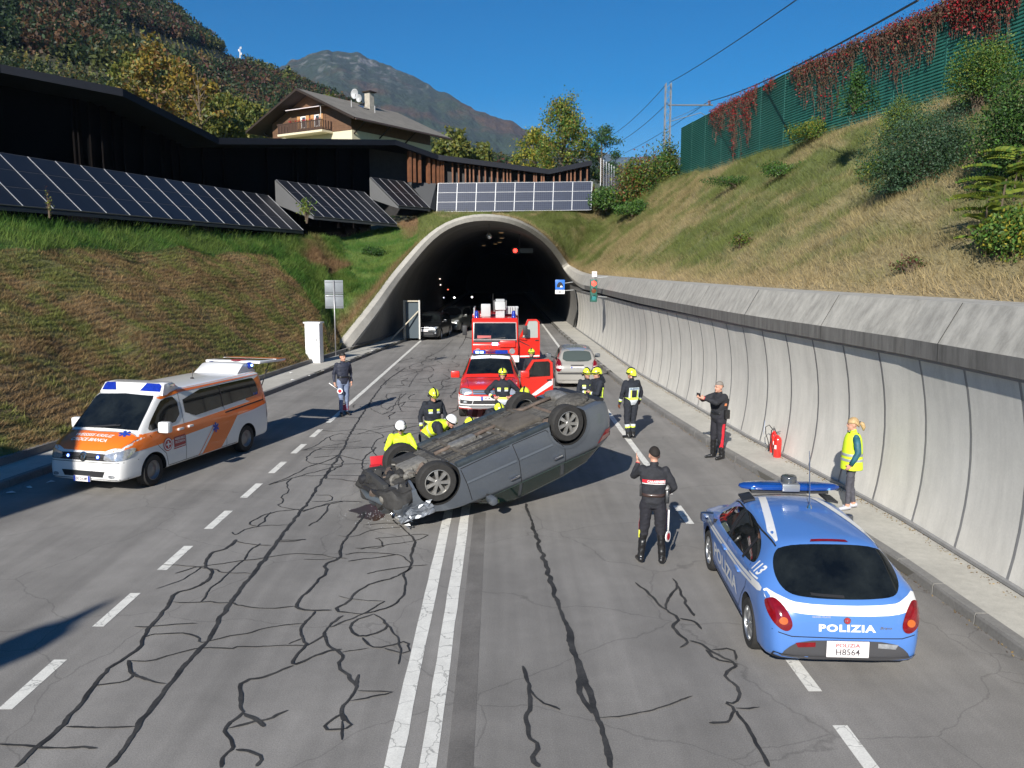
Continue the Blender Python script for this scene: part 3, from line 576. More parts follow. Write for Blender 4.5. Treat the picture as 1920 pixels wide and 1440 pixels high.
# ================================================================ buildings and scenery
ab = MB().box((0, 0, 5.2), (5, 1.4, 10.4), bev=.05).build('bridge_pier', streaked('pier_concrete', (.3, .29, .27), 1), None); ab.location = (-16.5, .0, 0); L(ab, 'tall concrete bridge pier beside the road behind the viewpoint, shading the pavement', 'pier')
lp = empty('street_lamp', (-11.3, -7.9, 0), 0, 'tall post-top street lamp with an oval lantern behind the viewpoint', 'street lamp')
MB().cyl((0, 0, 0), (0, 0, 9.2), .07, 10).build('pole', M('galvanised', (.4, .4, .41), .45, metal=.6), lp, auto=True)
MB().lathe([(.05, 9.1), (.26, 9.25), (.34, 9.5), (.28, 9.75), (.12, 9.9), (.08, 10.1), (.05, 10.25), (.001, 10.3)], 'z', n=20).build('lantern', M('lamp_grey', (.2, .2, .2), .5), lp, smooth=True)
# ---- noise barrier with creepers
bar = empty('noise_barrier', (14, 44, 11), 0, 'tall dark green ribbed noise barrier along the top of the right bank', 'barrier')
gm = M('barrier_green', (.022, .125, .10), .5, noise=[(.5, .15), (5, .10)])
BX = lerp([4, 28, 32, 43, 61], [21.0, 17.2, 16.6, 14.7, 12.95])
yb = 12.0; pan = 0
BY = [14, 17, 20, 23, 26, 29, 32, 35, 38, 41, 44, 47, 50, 53, 56, 58.7, 61.2]
zb_ = lambda y: np.interp(y, [10, 30, 61], [10.2, 10.7, 10.9]); zt_ = lambda y: np.interp(y, [10, 28, 61], [13.9, 14.15, 14.55])
def bloc(x, y, z): return (x - 14, y - 44, z - 11)
for i in range(len(BY) - 1):
    y0, y1 = BY[i] + .05, BY[i + 1] - .05; a = np.array((BX(y0), y0)); b = np.array((BX(y1), y1)); nx = np.array((-(b - a)[1], (b - a)[0])); nx /= np.linalg.norm(nx)
    if nx[0] > 0: nx = -nx
    mb = MB(); z = zb_(y0) - 1.2; zt = zt_((y0 + y1) / 2); k = 0
    v = []; f = []
    zz = np.arange(z, zt, .125); prof = []
    for q in zz: prof += [(q, .0), (q + .045, .05), (q + .085, .05)]
    prof.append((zt, 0))
    nseg = 10
    for q, o_ in prof:
        for s in range(nseg + 1):
            p = a + (b - a) * s / nseg + nx * (o_ * (1 if s % 2 else .72) + .02); v.append(bloc(p[0], p[1], q))
    for r_ in range(len(prof) - 1):
        for s in range(nseg): f.append((r_ * (nseg + 1) + s, r_ * (nseg + 1) + s + 1, (r_ + 1) * (nseg + 1) + s + 1, (r_ + 1) * (nseg + 1) + s))
    mesh('barrier_panel', v, f, gm, bar)
    mb = MB(); mb.prism([tuple(bloc(*(p + n_ * nx), 0)[:2]) for p, n_ in ((a, .0), (b, .0), (b, -.12), (a, -.12))], z - 11, zt - 11, 'z').build('barrier_back', M('barrier_back', (.02, .09, .075), .7), bar)
    p = np.array((BX(BY[i]), BY[i])); MB().box(bloc(p[0] + .02, p[1], (z + zt) / 2), (.14, .1, zt - z + .04)).build('post', gm, bar)
# leaf scatter helpers
def leafmesh(name, C, size, cols, parent=None, kind=None, label=None, n=4, up=.3, seed=0):
    r = np.random.RandomState(seed); N = len(C); d = r.normal(size=(N, 3)); d[:, 2] = d[:, 2] * .7 + up; d /= np.linalg.norm(d, axis=1)[:, None]
    a = np.cross(d, r.normal(size=(N, 3))); a /= np.linalg.norm(a, axis=1)[:, None]; b = np.cross(d, a); s = (np.ones(N) * size if np.isscalar(size) else size)[:, None] * (.6 + .8 * r.rand(N))[:, None]
    Q = np.stack([C - a * s, C + b * s * .55 + d * s * .1, C + a * s, C - b * s * .55 + d * s * .1], 1)
    return tris_np(name, Q, M('leaves', attr=True, rough=.55, spec=.35, leaf=.3), parent, cols, kind, n=4)
def vary(c, N, r, amt=.35): return np.array(c)[None] * (1 - amt + 2 * amt * r.rand(N))[:, None] * (1 + .12 * r.normal(size=(N, 3)))
def pick(cs, w, N, r, amt=.35):
    k = r.choice(len(cs), N, p=np.array(w) / sum(w)); return np.abs(np.array(cs)[k] * (1 - amt + 2 * amt * r.rand(N))[:, None])
# creepers: hanging strands, each section a plant of its own
RED = (.30, .014, .02); DRED = (.14, .015, .016); BRN = (.12, .06, .04); OLV = (.10, .085, .03); GRN = (.05, .11, .02)
vines = [(28.2, 31.8, 1.0, 3.4, (.6, .2, .25, .05), 'bright red creeper hanging from the near end of the green barrier', 150), (31.9, 36.8, .7, 3.3, (.18, .22, .7, .14), 'dense reddish brown creeper draped over the middle of the green barrier', 140), (37.0, 43.0, .4, 2.7, (.15, .2, .7, .2), 'brown and red creeper trailing in thin strands, second from the far end of the barrier', 120), (45.0, 46.2, .5, .9, (.8, .2, .1, 0), 'small tuft of scarlet creeper at the barrier top beside the long red one', 12), (47.2, 54.6, .6, 3.5, (.5, .3, .35, .05), 'long narrow crimson creeper reaching the foot of the barrier at its far end', 90)]
for vi_, (y0, y1, l0, l1, w, lab, ns) in enumerate(vines):
    r = np.random.RandomState(40 + vi_); P = []; Cn = []; st = MB()
    root = empty('creeper', (BX((y0 + y1) / 2), (y0 + y1) / 2, 14), 0, lab, 'creeper', 'creepers on the green noise barrier')
    o_ = np.array(root.location)
    for s in range(ns):
        y = r.uniform(y0, y1); mid = 1 - abs((y - (y0 + y1) / 2) / ((y1 - y0) / 2)) ** 2; ln = (l0 + (l1 - l0) * r.rand() ** 1.3 * (.35 + .75 * mid)) * (.55 + .75 * vnoise(np.array(y * 1.1), np.array(vi_ * 3.)))
        x = BX(y) - .1; zt = zt_(y); n = max(4, int(ln * 6)); px_, py_ = x, y; pts = []; rc = r.rand()
        for k in range(n): zz = zt + .1 - ln * k / n; px_ = x - .05 - .22 * math.sin(min(1, k / n * 1.5) * 3) * r.rand(); py_ += r.normal(0, .05); pts.append((px_, py_, zz))
        st.tube([np.array(p) - o_ for p in pts], .012, 3, cap=False)
        m = int(ln * (17 if rc > .5 else 6)); t = r.rand(m) ** 1.15 * (n - 1); i0 = t.astype(int); pp = np.array(pts)[i0] + r.normal(0, .07, (m, 3)); pp[:, 0] -= abs(r.normal(0, .08, m)); P.append(pp)
        Cn.append(pick([RED, DRED, BRN, OLV], w, m, r) * (1 if rc > .35 else .8))
    m = int((y1 - y0) * 90); yy = r.uniform(y0, y1, m); P.append(np.stack([BX(yy) + r.normal(-.12, .12, m), yy, zt_(yy) - .1 + r.normal(0, .16, m)], 1)); Cn.append(pick([RED, DRED, BRN, OLV], (w[0] + .1, w[1], w[2], w[3]), m, r))
    st.build('stems', M('vine_stem', (.10, .06, .04), .8), root)
    leafmesh('foliage', np.vstack(P) - o_, .047, np.vstack(Cn), root, seed=vi_)
# ---- shrubs and trees
def shrub(name, loc, rad, n, cols, w, size, label, cat='shrub', group=None, stems=6, seed=0, lumps=9, base=.1, flat=1.0, narrow=0):
    r = np.random.RandomState(seed); root = empty(name, loc, 0, label, cat, group); st = MB(); P = []; Cn = []
    cen = []
    for k in range(lumps):
        d = r.normal(size=3); d /= np.linalg.norm(d); d[2] = abs(d[2]) * flat; q = np.array(rad) * d * (.35 + .5 * r.rand()); q[2] = base + q[2] * .9 + rad[2] * .12; cen.append(q)
        st.tube([(0, 0, -.2), (q[0] * .3, q[1] * .3, q[2] * .5), tuple(q)], [.04 * rad[2] ** .5, .025, .008], 5)
    for k, q in enumerate(cen):
        m = n // lumps; rr = np.array(rad) * (.38 + .2 * r.rand()); d = r.normal(size=(m, 3)); d /= np.linalg.norm(d, axis=1)[:, None]; p = q + d * rr * (r.rand(m) ** .45)[:, None]
        # twig clumps
        p += (r.rand(m, 3) - .5) * size * 3; p[:, 2] = np.maximum(p[:, 2], -.1); P.append(p); c = pick(cols, w, m, r, .3); Cn.append(c * (.8 + .4 * r.rand()))
    st.build('stems', M('bark', (.10, .075, .05), .9, noise=(8, .3)), root)
    leafmesh('foliage', np.vstack(P), size, np.vstack(Cn), root, seed=seed); return root
def tree(name, loc, H, rad, n, cols, w, size, label, group=None, seed=0, lumps=26, crown0=.25, trunk=.14, cat='tree', bare=0):
    r = np.random.RandomState(seed); root = empty(name, loc, 0, label, cat, group); tr = MB(); P = []; Cn = []
    top = np.array((r.normal(0, .05 * H), r.normal(0, .05 * H), H * .9)); tr.tube([(0, 0, -.5), (top[0] * .2, top[1] * .3, H * .3), (top[0] * .7, top[1] * .5, H * .6), tuple(top)], [trunk, trunk * .75, trunk * .45, trunk * .12], 8)
    for k in range(lumps):
        t = crown0 + (1 - crown0) * (k + r.rand()) / lumps; a = r.rand() * 6.283; rad_ = rad * math.sin(math.pi * min(.96, .18 + .8 * (t - crown0) / (1 - crown0))) * (.45 + .6 * r.rand()); z0 = H * max(.15, t - .22)
        q = np.array((math.cos(a) * rad_, math.sin(a) * rad_, H * t)); s0 = np.array((top[0] * t * .8, top[1] * t * .6, z0)); md = (s0 + q) / 2 + r.normal(0, .05 * H, 3) * .5
        tr.tube([tuple(s0), tuple(md), tuple(q)], [trunk * .32, trunk * .2, trunk * .06], 5)
        if r.rand() < bare: continue
        for sub in range(3):
            q2 = q + r.normal(0, rad * .16, 3); m = n // lumps // 3; d = r.normal(size=(m, 3)); p = q2 + d * np.array((rad * .16, rad * .16, rad * .12)); P.append(p); Cn.append(pick(cols, w, m, r, .3) * (.75 + .5 * r.rand()))
    tr.build('trunk', M('bark', (.10, .075, .05), .9, noise=(8, .3)), root, auto=True)
    leafmesh('crown', np.vstack(P), size, np.vstack(Cn), root, seed=seed); return root
def on_bank(px, py):
    d = Vector(ray(px, py)).normalized(); h = bank_bvh.ray_cast(Vector((0, 0, CAM_H)), d); return tuple(h[0]) if h[0] is not None else None
def depth(p): return p[1]
G1 = (.05, .12, .018); G2 = (.09, .16, .03); G3 = (.03, .07, .02); YL = (.30, .26, .03); YG = (.17, .20, .03); BG = (.045, .09, .05)
def bp(px, py, dz=0): p = on_bank(px, py); return (p[0], p[1], p[2] + dz) if p else tuple(at(px, py, 30))
# large bluish bush in the middle of the right bank and its neighbours
shrub('bush', bp(1725, 352), (1.5, 1.3, 2.3), 26000, [BG, (.045, .09, .045), G3], (5, 3, 3), .03, 'big feathery blue-green bush, the largest on the right bank', group='bushes on the right bank', seed=1, lumps=22)
shrub('bush', bp(1690, 265), (.9, .8, 1.5), 6000, [G2, YG, BG], (3, 3, 2), .033, 'tall light green bush right behind the big blue-green one, under the barrier', group='bushes on the right bank', seed=2, lumps=16)
shrub('bush', bp(1830, 215), (1.3, 1.1, 1.9), 10000, [G2, YG, G1, G3], (3, 2, 3, 2), .036, 'bright green leafy bush with thin bare stems before the barrier, top right', group='bushes on the right bank', seed=3, lumps=16, base=.7)
shrub('bush', bp(1925, 340), (1.1, 1.6, 2.7), 14000, [G1, G3, G2], (3, 5, .6), .036, 'dark green tree-like bush cut by the right edge of the picture', group='bushes on the right bank', seed=4, lumps=18)
shrub('bush', bp(1600, 205), (.7, .7, 1.2), 2500, [G3, G1], (3, 2), .04, 'small dark green bush standing against the foot of the barrier', group='bushes on the right bank', seed=5)
shrub('bush', bp(1530, 262), (1.5, 1.0, .8), 4500, [G1, YG, YL, G2], (3, 3, 1, 2), .04, 'low yellow-green bush with pale seed heads below the middle of the barrier', group='bushes on the right bank', seed=6)
shrub('bush', bp(1475, 330), (1.2, .8, .55), 3200, [G1, G2, G3], (3, 2, 2), .04, 'low dark green thicket halfway up the bank, left of the seed heads', group='bushes on the right bank', seed=7)
shrub('bush', bp(1385, 350), (1.9, 1.0, .4), 3600, [G1, G3, G2], (3, 3, 1), .04, 'flat dark green patch of bramble on the far part of the right bank', group='bushes on the right bank', seed=8)
shrub('bush', bp(1385, 470), (.5, .5, .5), 700, [G1, YG, BRN], (2, 2, 1), .035, 'small sparse weed in the dry grass low on the right bank', group='bushes on the right bank', seed=9)
shrub('bush', bp(1895, 480), (.9, .9, .8), 4200, [G1, G2, YG, YL], (3, 3, 2, 1), .04, 'low bramble mixed with yellow leaves at the right edge just above the wall', group='bushes on the right bank', seed=10)
shrub('bush', bp(1660, 330), (.8, .6, .6), 2000, [G1, YG], (2, 1), .04, 'small green bush at the left foot of the big blue-green one', group='bushes on the right bank', seed=11)
shrub('bush', bp(1160, 405), (.3, .3, .3), 150, [BRN, YG], (2, 1), .04, 'tiny brown weed on the bank beside the tunnel arch', group='bushes on the right bank', seed=12)
shrub('bush', bp(1705, 512), (.45, .35, .3), 400, [BRN, OLV, G1], (2, 1, 1), .03, 'tuft of brown weed near the wall cornice', group='bushes on the right bank', seed=13)
# sumac-like fronds at the right edge: every frond a part
def fern(loc, n, ln, label, seed):
    r = np.random.RandomState(seed); root = empty('sumac', loc, 0, label, 'shrub', 'fern-leaved sumacs at the right edge'); st = MB(); st.tube([(0, 0, -.2), (0, 0, .5), (.05, 0, 1.0)], .02, 5); st.build('stem', M('bark', (.10, .075, .05)), root)
    for k in range(n):
        a = r.rand() * 6.283; z0 = .15 + 1.1 * r.rand(); d = np.array((math.cos(a), math.sin(a), .55)); l_ = ln * (.6 + .5 * r.rand()); Q = []; C_ = []
        for s in range(13):
            t = (s + 1) / 14; p = np.array((0, 0, z0)) + d * l_ * t + np.array((0, 0, -.5 * l_ * t * t)); sd_ = np.array((-math.sin(a), math.cos(a), -.25)); vz = np.array((0, 0, .022)); w_ = .17 * l_ * math.sin(math.pi * min(.95, .15 + t * .8)) + .03
            for sg in (-1, 1):
                e = p + sd_ * sg * np.array((1, 1, sg * 2.2)) * w_ + d * .05; dn = d * .03 + vz; Q.append([p - dn * .4, (p + e) / 2 + dn, e, (p + e) / 2 - dn * .6]); C_.append(np.array((.15, .19, .025) if r.rand() < .7 else (.07, .13, .02)) * (.8 + .4 * r.rand()))
        tris_np('frond', np.array(Q), M('leaves', attr=True), root, np.array(C_), n=4)
fern(bp(1875, 430), 20, .95, 'yellow-green fern-leaved sumac by the right edge, the taller one', 3); fern(bp(1842, 470), 12, .6, 'small yellow-green fern-leaved sumac, the lower one in the dry grass', 4); fern(bp(1900, 385), 18, 1.0, 'upper fern-leaved sumac cut by the right edge', 5)
# ivy-covered hedge where the barrier ends and bushes beyond
shrub('hedge', tuple(at(1212, 375, 63)), (2.6, 1.6, 3.6), 12000, [G1, (.12, .10, .03), (.20, .06, .02), YG], (4, 3, 1.5, 2), .085, 'ivy and red-tinted bushes heaped at the far end of the green barrier', 'hedge', seed=20, lumps=26)
shrub('hedge', tuple(at(1250, 360, 61.5)), (1.4, 1.2, 3.4), 6000, [G1, OLV, YG, G3], (4, 2, 2, 2), .08, 'dark green climber leaning on the end post of the barrier', 'hedge', seed=21, lumps=16)
shrub('hedge', tuple(at(1135, 390, 64)), (1.6, 1.2, 1.5), 3500, [G1, G2, G3], (4, 2, 2), .08, 'green thicket beside the right end of the standing solar panels', 'hedge', seed=22)
shrub('hedge', tuple(at(1185, 400, 60)), (1.6, 1.0, .9), 3000, [G1, G2, G3], (4, 2, 2), .07, 'low green thicket in front of the ivy heap', 'hedge', seed=23)
tree('tree', tuple(at(1055, 345, 74)), 6.7, 2.3, 12000, [YG, G1, (.20, .15, .03), G2], (4, 3, 2.5, 2), .10, 'yellowing leafy tree rising behind the right end of the timber gallery', seed=31, lumps=40, crown0=.1, bare=.1)
tree('tree', tuple(at(1005, 345, 78)), 4.6, 1.7, 6000, [YL, YG, G1], (3, 3, 2), .10, 'lower yellow-green tree left of the tall yellowing one', seed=32, lumps=24, crown0=.1)
tree('tree', tuple(at(1128, 345, 82)), 5.4, 1.6, 6000, [BG, G3, G1], (3, 2, 2), .09, 'dark bluish tree between the yellowing tree and the railway mast', seed=33, lumps=20, crown0=.1, bare=.15)
# small shrubs on the left bank
shrub('bush', bp(700, 478), (.8, .7, .5), 2500, [G3, G1], (3, 3), .045, 'dark green bramble on the bank left of the tunnel arch', group='bushes on the left bank', seed=41)
shrub('bush', bp(575, 408, -.3), (.35, .35, .6), 300, [G2, YG], (3, 3), .04, 'thin weed below the corner of the big solar array', group='bushes on the left bank', seed=42)
shrub('bush', bp(92, 398, -.2), (.15, .15, .8), 120, [YG, BRN], (3, 3), .03, 'single tall weed in front of the near solar panels', group='bushes on the left bank', seed=43, lumps=3)
# ---- railway mast and wires
ml = M('mast_steel', (.16, .17, .18), .6, metal=.2); mp_ = at(1251, 245, 70); mast = empty('railway_mast', (mp_[0], mp_[1], 10.5), 0, 'grey lattice railway mast with a cross arm rising behind the green barrier', 'mast')
mt = at(1251, 156, 70)[2] - 10.5; mb = MB()
for sx in (-.22, .22):
    for sy in (-.22, .22): mb.box((sx, sy, mt / 2), (.06, .06, mt))
mb.build('mast_leg_frame', ml, mast); mb = MB()
for k in range(int(mt / .45)):
    z = k * .45; s = 1 if k % 2 else -1
    for sy in (-.22, .22): mb.tube([(-.22 * s, sy, z), (.22 * s, sy, z + .45)], .02, 4)
    for sx in (-.22, .22): mb.tube([(sx, -.22 * s, z), (sx, .22 * s, z + .45)], .02, 4)
mb.build('lattice', ml, mast)
az = at(1251, 197, 70)[2] - 10.5; ex = at(1330, 196, 70)[0] - mp_[0]
MB().tube([(0, 0, az), (ex + .3, 0, az)], .06, 6).build('cross_arm', ml, mast); MB().tube([(.2, 0, az - 1.3), (ex * .8, 0, az - .6), (ex * .95, 0, az - .9)], .03, 5).build('stay', ml, mast)
mb = MB()
for k in range(3): mb.cyl((ex, 0, az + .05 + k * .12), (ex, 0, az + .11 + k * .12), .12, 8)
mb.build('insulator', M('porcelain', (.3, .12, .06), .3), mast)
wm = M('wire', (.03, .03, .035), .5)
def wire(a, b, sag, label, r=.022):
    a, b = Vector(a), Vector(b); P = [a.lerp(b, t) - Vector((0, 0, sag * 4 * t * (1 - t))) for t in np.linspace(0, 1, 24)]; o = MB().tube(P, r, 4).build('overhead_wire', wm); L(o, label, 'wire', 'overhead railway wires')
m1 = at(1329, 190, 70); wire(m1, at(1722, 0, 24), .35, 'thick overhead wire running just above the top of the green barrier', .035); wire(at(1255, 155, 70), at(1500, -5, 30), .12, 'upper overhead wire from the mast top to the upper right'); wire(at(1250, 157, 70), at(1130, 262, 110), .6, 'wire falling from the mast top towards the far left')
wire(at(1252, 193, 70), at(1140, 275, 110), .5, 'wire from below the mast top to the far left'); wire(m1, at(1160, 292, 110), .3, 'lowest overhead wire running left from the cross arm')
wire(m1, at(1255, 225, 71), .1, 'short slack wire between the cross arm and the mast foot')
# white mesh fence past the gallery
fn = empty('mesh_fence', tuple(at(1140, 330, 68)), 0, 'short pale grey mesh fence beyond the end of the timber gallery', 'fence'); fl = M('fence_white', (.55, .56, .58), .5); mb = MB()
for k in range(6): mb.box((-.6 + k * .36, k * 1.1, .3), (.05, .05, 2.2))
mb.build('posts', fl, fn); mb = MB()
for k in range(12): mb.tube([(-.6, 0, -.6 + k * .17), (1.2, 5.5, -.6 + k * .17)], .012, 4)
mb.build('wires', fl, fn)
# ---- solar arrays
pv = M('solar_glass', (.013, .014, .018), .4, noise=(2, .15), spec=.35)
pvf = M('solar_frame', (.34, .35, .37), .5, metal=.3); darkm = M('array_case', (.05, .052, .056), .5, noise=(2, .1))
cellm = M('solar_cells_front', (.013, .02, .045), .45, spec=.2)
def grid_lines(m, sc, w, col):
    nt = m.node_tree; n = nt.nodes; l = nt.links; b = n['Principled BSDF']; tc = n.new('ShaderNodeTexCoord'); br = n.new('ShaderNodeTexBrick'); br.offset = 0
    br.inputs['Scale'].default_value = 1; br.inputs['Brick Width'].default_value = sc; br.inputs['Row Height'].default_value = sc; br.inputs['Mortar Size'].default_value = w; br.inputs['Mortar Smooth'].default_value = .2
    c = tuple(b.inputs['Base Color'].default_value); br.inputs['Color1'].default_value = c; br.inputs['Color2'].default_value = tuple(k * 1.2 for k in c[:3]) + (1,); br.inputs['Mortar'].default_value = (*col, 1)
    l.new(tc.outputs['UV'] if False else tc.outputs['Object'], br.inputs['Vector']); l.new(br.outputs['Color'], b.inputs['Base Color'])
grid_lines(cellm, .158, .008, (.045, .06, .09))
def solar(A, B, nrm_up, up, ncol, nrow, label, mat, fw=.014, sidewall=0, lip=.12):
    """A, B: lower edge; up: vector up the slope"""
    A, B, up = Vector(A), Vector(B), Vector(up); e = B - A; n_ = e.cross(up).normalized(); root = empty('solar_array', tuple(A), 0, label, 'solar array', 'solar arrays on the bank')
    # frame to local axes so that the cell grid follows the panels
    ex_ = e.normalized(); uy = (up - ex_ * up.dot(ex_)).normalized(); nz = ex_.cross(uy); root.matrix_world = Matrix(((ex_.x, uy.x, nz.x, A.x), (ex_.y, uy.y, nz.y, A.y), (ex_.z, uy.z, nz.z, A.z), (0, 0, 0, 1)))
    Wd = e.length; Hh = up.dot(uy); sk = up.dot(ex_); s = 1 if nz.z > 0 or nz.y < 0 else -1; pw = Wd / ncol; ph = Hh / nrow; me = None
    X = lambda i, v: i * pw + sk * v / Hh
    for i in range(ncol):
        for j in range(nrow):
            v0 = j * ph + .02; v1 = (j + 1) * ph - .02; v = [(X(i, v0) + .02, v0, 0), (X(i + 1, v0) - .02, v0, 0), (X(i + 1, v1) - .02, v1, 0), (X(i, v1) + .02, v1, 0)]
            vv_ = [(a, b, .05 * s) for a, b, c in v] + [(a, b, -.0) for a, b, c in v]; f = [(0, 1, 2, 3), (4, 7, 6, 5), (0, 4, 5, 1), (1, 5, 6, 2), (2, 6, 7, 3), (3, 7, 4, 0)]
            mesh('solar_panel', vv_, f, mat, root)
    mb = MB()
    for i in range(ncol + 1):
        a = Vector((X(i, 0), 0, .045 * s)); b = Vector((X(i, Hh), Hh, .045 * s)); mb.add([a + Vector((-fw, 0, 0)), a + Vector((fw, 0, 0)), b + Vector((fw, 0, 0)), b + Vector((-fw, 0, 0)), a + Vector((-fw, 0, .02 * s)), a + Vector((fw, 0, .02 * s)), b + Vector((fw, 0, .02 * s)), b + Vector((-fw, 0, .02 * s))], [(0, 1, 2, 3), (4, 5, 6, 7), (0, 4, 5, 1), (1, 5, 6, 2), (2, 6, 7, 3), (3, 7, 4, 0)])
    mb.build('mounting_rails', pvf, root, kind='stuff'); mb = MB()
    for j in range(nrow + 1): mb.box((Wd / 2 + sk * j / nrow, j * ph, .03 * s), (Wd, fw * (.9 if fw > .025 else .6), .05))
    mb.build('cross_rails', pvf if fw > .025 else M('rail_dull', (.16, .16, .17), .5), root)
    if sidewall: # closed dark case below the panels
        q = Matrix(root.matrix_world).to_3x3().inverted(); dn = q @ Vector((0, 0, -1)); 
        a0, a1, b1, b0 = Vector((-.03, -.05, -.03 * s)), Vector((Wd + .03, -.05, -.03 * s)), Vector((Wd + sk + .03, Hh + .05, -.03 * s)), Vector((sk - .03, Hh + .05, -.03 * s)); D = sidewall
        back = q @ (Vector((-(B - A).normalized().y, (B - A).normalized().x, 0)).normalized() * (1 if True else -1))
        lo0 = a0 + dn * lip; lo1 = a1 + dn * lip; hb0 = b0 + dn * D; hb1 = b1 + dn * D
        mesh('case', [a0, a1, b1, b0, lo0, lo1, hb1, hb0], [(0, 1, 2, 3), (0, 4, 5, 1), (1, 5, 6, 2), (2, 6, 7, 3), (3, 7, 4, 0), (4, 7, 6, 5)], darkm, root)
    return root
pA = at(568, 433, 52); pN = at(53, 389, 31); e_ = Vector(pA - pN); e_.z = 0
nf = pN - (pA - pN) * .62; nn_ = Vector((-e_.y, e_.x, 0)).normalized()
slope = lambda L_, tilt: nn_ * L_ * math.cos(R(tilt)) + Vector((0, 0, L_ * math.sin(R(tilt))))
solar(nf, pA, 1, slope(3.15, 43), 24, 3, 'long sloping black solar array nearest the camera above the left bank', pv, sidewall=1.4)
a2_ = Vector(at(588, 406, 53)); b2_ = Vector(at(744, 421, 60)); e2 = b2_ - a2_; nn2 = Vector((-e2.y, e2.x, 0)).normalized()
solar(a2_, b2_, 1, Vector((-2.35, .3, 0)) + Vector((0, 0, 2.25)), 9, 3, 'middle sloping solar array jutting out in front of the dark gallery', pv, sidewall=1.5)
a3_ = Vector(at(747, 386, 60.5)); b3_ = Vector(at(806, 391, 64)); solar(a3_, b3_, 1, Vector((-2.0, .3, 2.0)), 4, 2, 'small four-column sloping solar array next to the standing panels', pv, sidewall=1.5)
a4 = Vector(at(819, 391, 64.9)); b4 = Vector(at(1108, 389, 64.9)); h4 = at(820, 344, 65.3)[2] - a4.z
solar(a4 - Vector((0, 0, .25)), b4 - Vector((0, 0, .2)), 1, Vector((.1, .42, h4 + .25)), 8, 3, 'upright row of blue solar panels with silver frames above the tunnel arch', cellm, fw=.03)
# ---- dark timber gallery
ga = empty('timber_gallery', (-15, 50, 9), 0, 'long black timber gallery with a folded roof edge above the left bank', 'gallery')
gw = M('gallery_black_shaded', (.0025, .0025, .003), .98, spec=.1, noise=(3, .2)); gr = M('gallery_roof', (.010, .012, .018), .7, spec=.2, noise=(2, .1)); gs = M('timber_slat', (.15, .06, .027), .7, noise=[(3, .3), (20, .2)])  # gw: dark wood with the left wall's shade put into its colour
def g(x, y, z): return (x + 15, y - 50, z - 9)
RP = [(-31, 18, 15.3), tuple(at(0, 120, 40)), tuple(at(230, 166, 43)), tuple(at(410, 258, 50)), tuple(at(742, 262, 62.5)), tuple(at(822, 290, 65.2)), tuple(at(1030, 317, 65.6)), tuple(at(1110, 300, 65.6))]
RP = [np.array(p) for p in RP]; n = len(RP)
def off(i, d):
    t = RP[min(i + 1, n - 1)] - RP[max(i - 1, 0)]; q = np.array((-t[1], t[0], 0)); q /= np.linalg.norm(q); return RP[i] + q * d
V = []; f = []
for i in range(n): V += [g(*off(i, 0)), g(*(off(i, 0) - (0, 0, .38))), g(*(off(i, 5.5) - (0, 0, .38))), g(*(off(i, 5.5) + (0, 0, .25)))]
for i in range(n - 1):
    for k in range(4): f.append((i * 4 + k, i * 4 + (k + 1) % 4, i * 4 + 4 + (k + 1) % 4, i * 4 + 4 + k))
f += [(0, 1, 2, 3), tuple((n - 1) * 4 + k for k in (3, 2, 1, 0))]
mesh('roof', V, f, gr, ga)
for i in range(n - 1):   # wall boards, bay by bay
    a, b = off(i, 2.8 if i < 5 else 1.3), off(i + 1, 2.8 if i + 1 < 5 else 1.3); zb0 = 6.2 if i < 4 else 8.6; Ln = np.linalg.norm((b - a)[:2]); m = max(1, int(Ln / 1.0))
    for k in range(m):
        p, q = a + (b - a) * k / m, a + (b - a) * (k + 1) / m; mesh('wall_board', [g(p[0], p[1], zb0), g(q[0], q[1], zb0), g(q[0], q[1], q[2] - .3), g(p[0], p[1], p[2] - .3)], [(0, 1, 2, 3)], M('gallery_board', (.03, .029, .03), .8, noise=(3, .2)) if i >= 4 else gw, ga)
d0 = at(764, 342, 63)[2]
def slat(p, zt, zb, w, d, ang):
    MB().box((0, 0, 0), (w, d, zt - zb), rot=(0, 0, ang)).build('slat', gs, ga).location = g(p[0], p[1], (zt + zb) / 2)
spx = [849, 860, 873, 881, 888, 899, 910, 922, 933, 944, 951, 957, 972, 983, 1001, 1005, 1015, 1019, 1038, 1049, 1063, 1070, 1077, 1088, 1100]
for px in spx:
    q = at(px, 330, 66.3); t = (q[0] - RP[5][0]) / (RP[6][0] - RP[5][0]); zt = (RP[5] + (RP[6] - RP[5]) * min(t, 1) if t < 1 else RP[6] + (RP[7] - RP[6]) * (q[0] - RP[6][0]) / (RP[7][0] - RP[6][0]))[2] - .36
    slat((q[0], 66.1), zt, a4.z + h4 - .3, .11, .3, rnd.uniform(-.1, .1))
for px in (768, 776, 786, 803, 812, 820, 826, 830):
    t = np.clip((px - 742) / 80, 0, 1); p = RP[4] + (RP[5] - RP[4]) * t; q = at(px, 330, p[1] + .75); slat((q[0], p[1] + .75), p[2] - .36, a4.z + h4 - .02, .2 if px < 822 else .08, .34, .6)
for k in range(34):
    t = rnd.random() * 3.9 + .1; i = int(t); p = off(i, 2.6) + (off(min(i + 1, 4), 2.6) - off(i, 2.6)) * (t - i); MB().box((0, 0, 0), (.12, .2, p[2] - .4 - 7.5), rot=(0, 0, -.35)).build('slat', M('slat_shade', (.004, .003, .003), .98, spec=.1), ga).location = g(p[0], p[1], (p[2] - .4 + 7.5) / 2)  # left wall slats: near-black copy of the timber, shade put into the colour
mesh('parapet', [g(*b3_), g(*(b3_ + Vector((.4, 1.2, 0)))), g(a4.x - .05, 64.9, a4.z - .2), g(a4.x - .05, 65.3, a4.z + h4), g(*(at(765, 341, 65.0)))], [(0, 2, 3, 4)], M('parapet_dark', (.05, .052, .055), .6), ga)
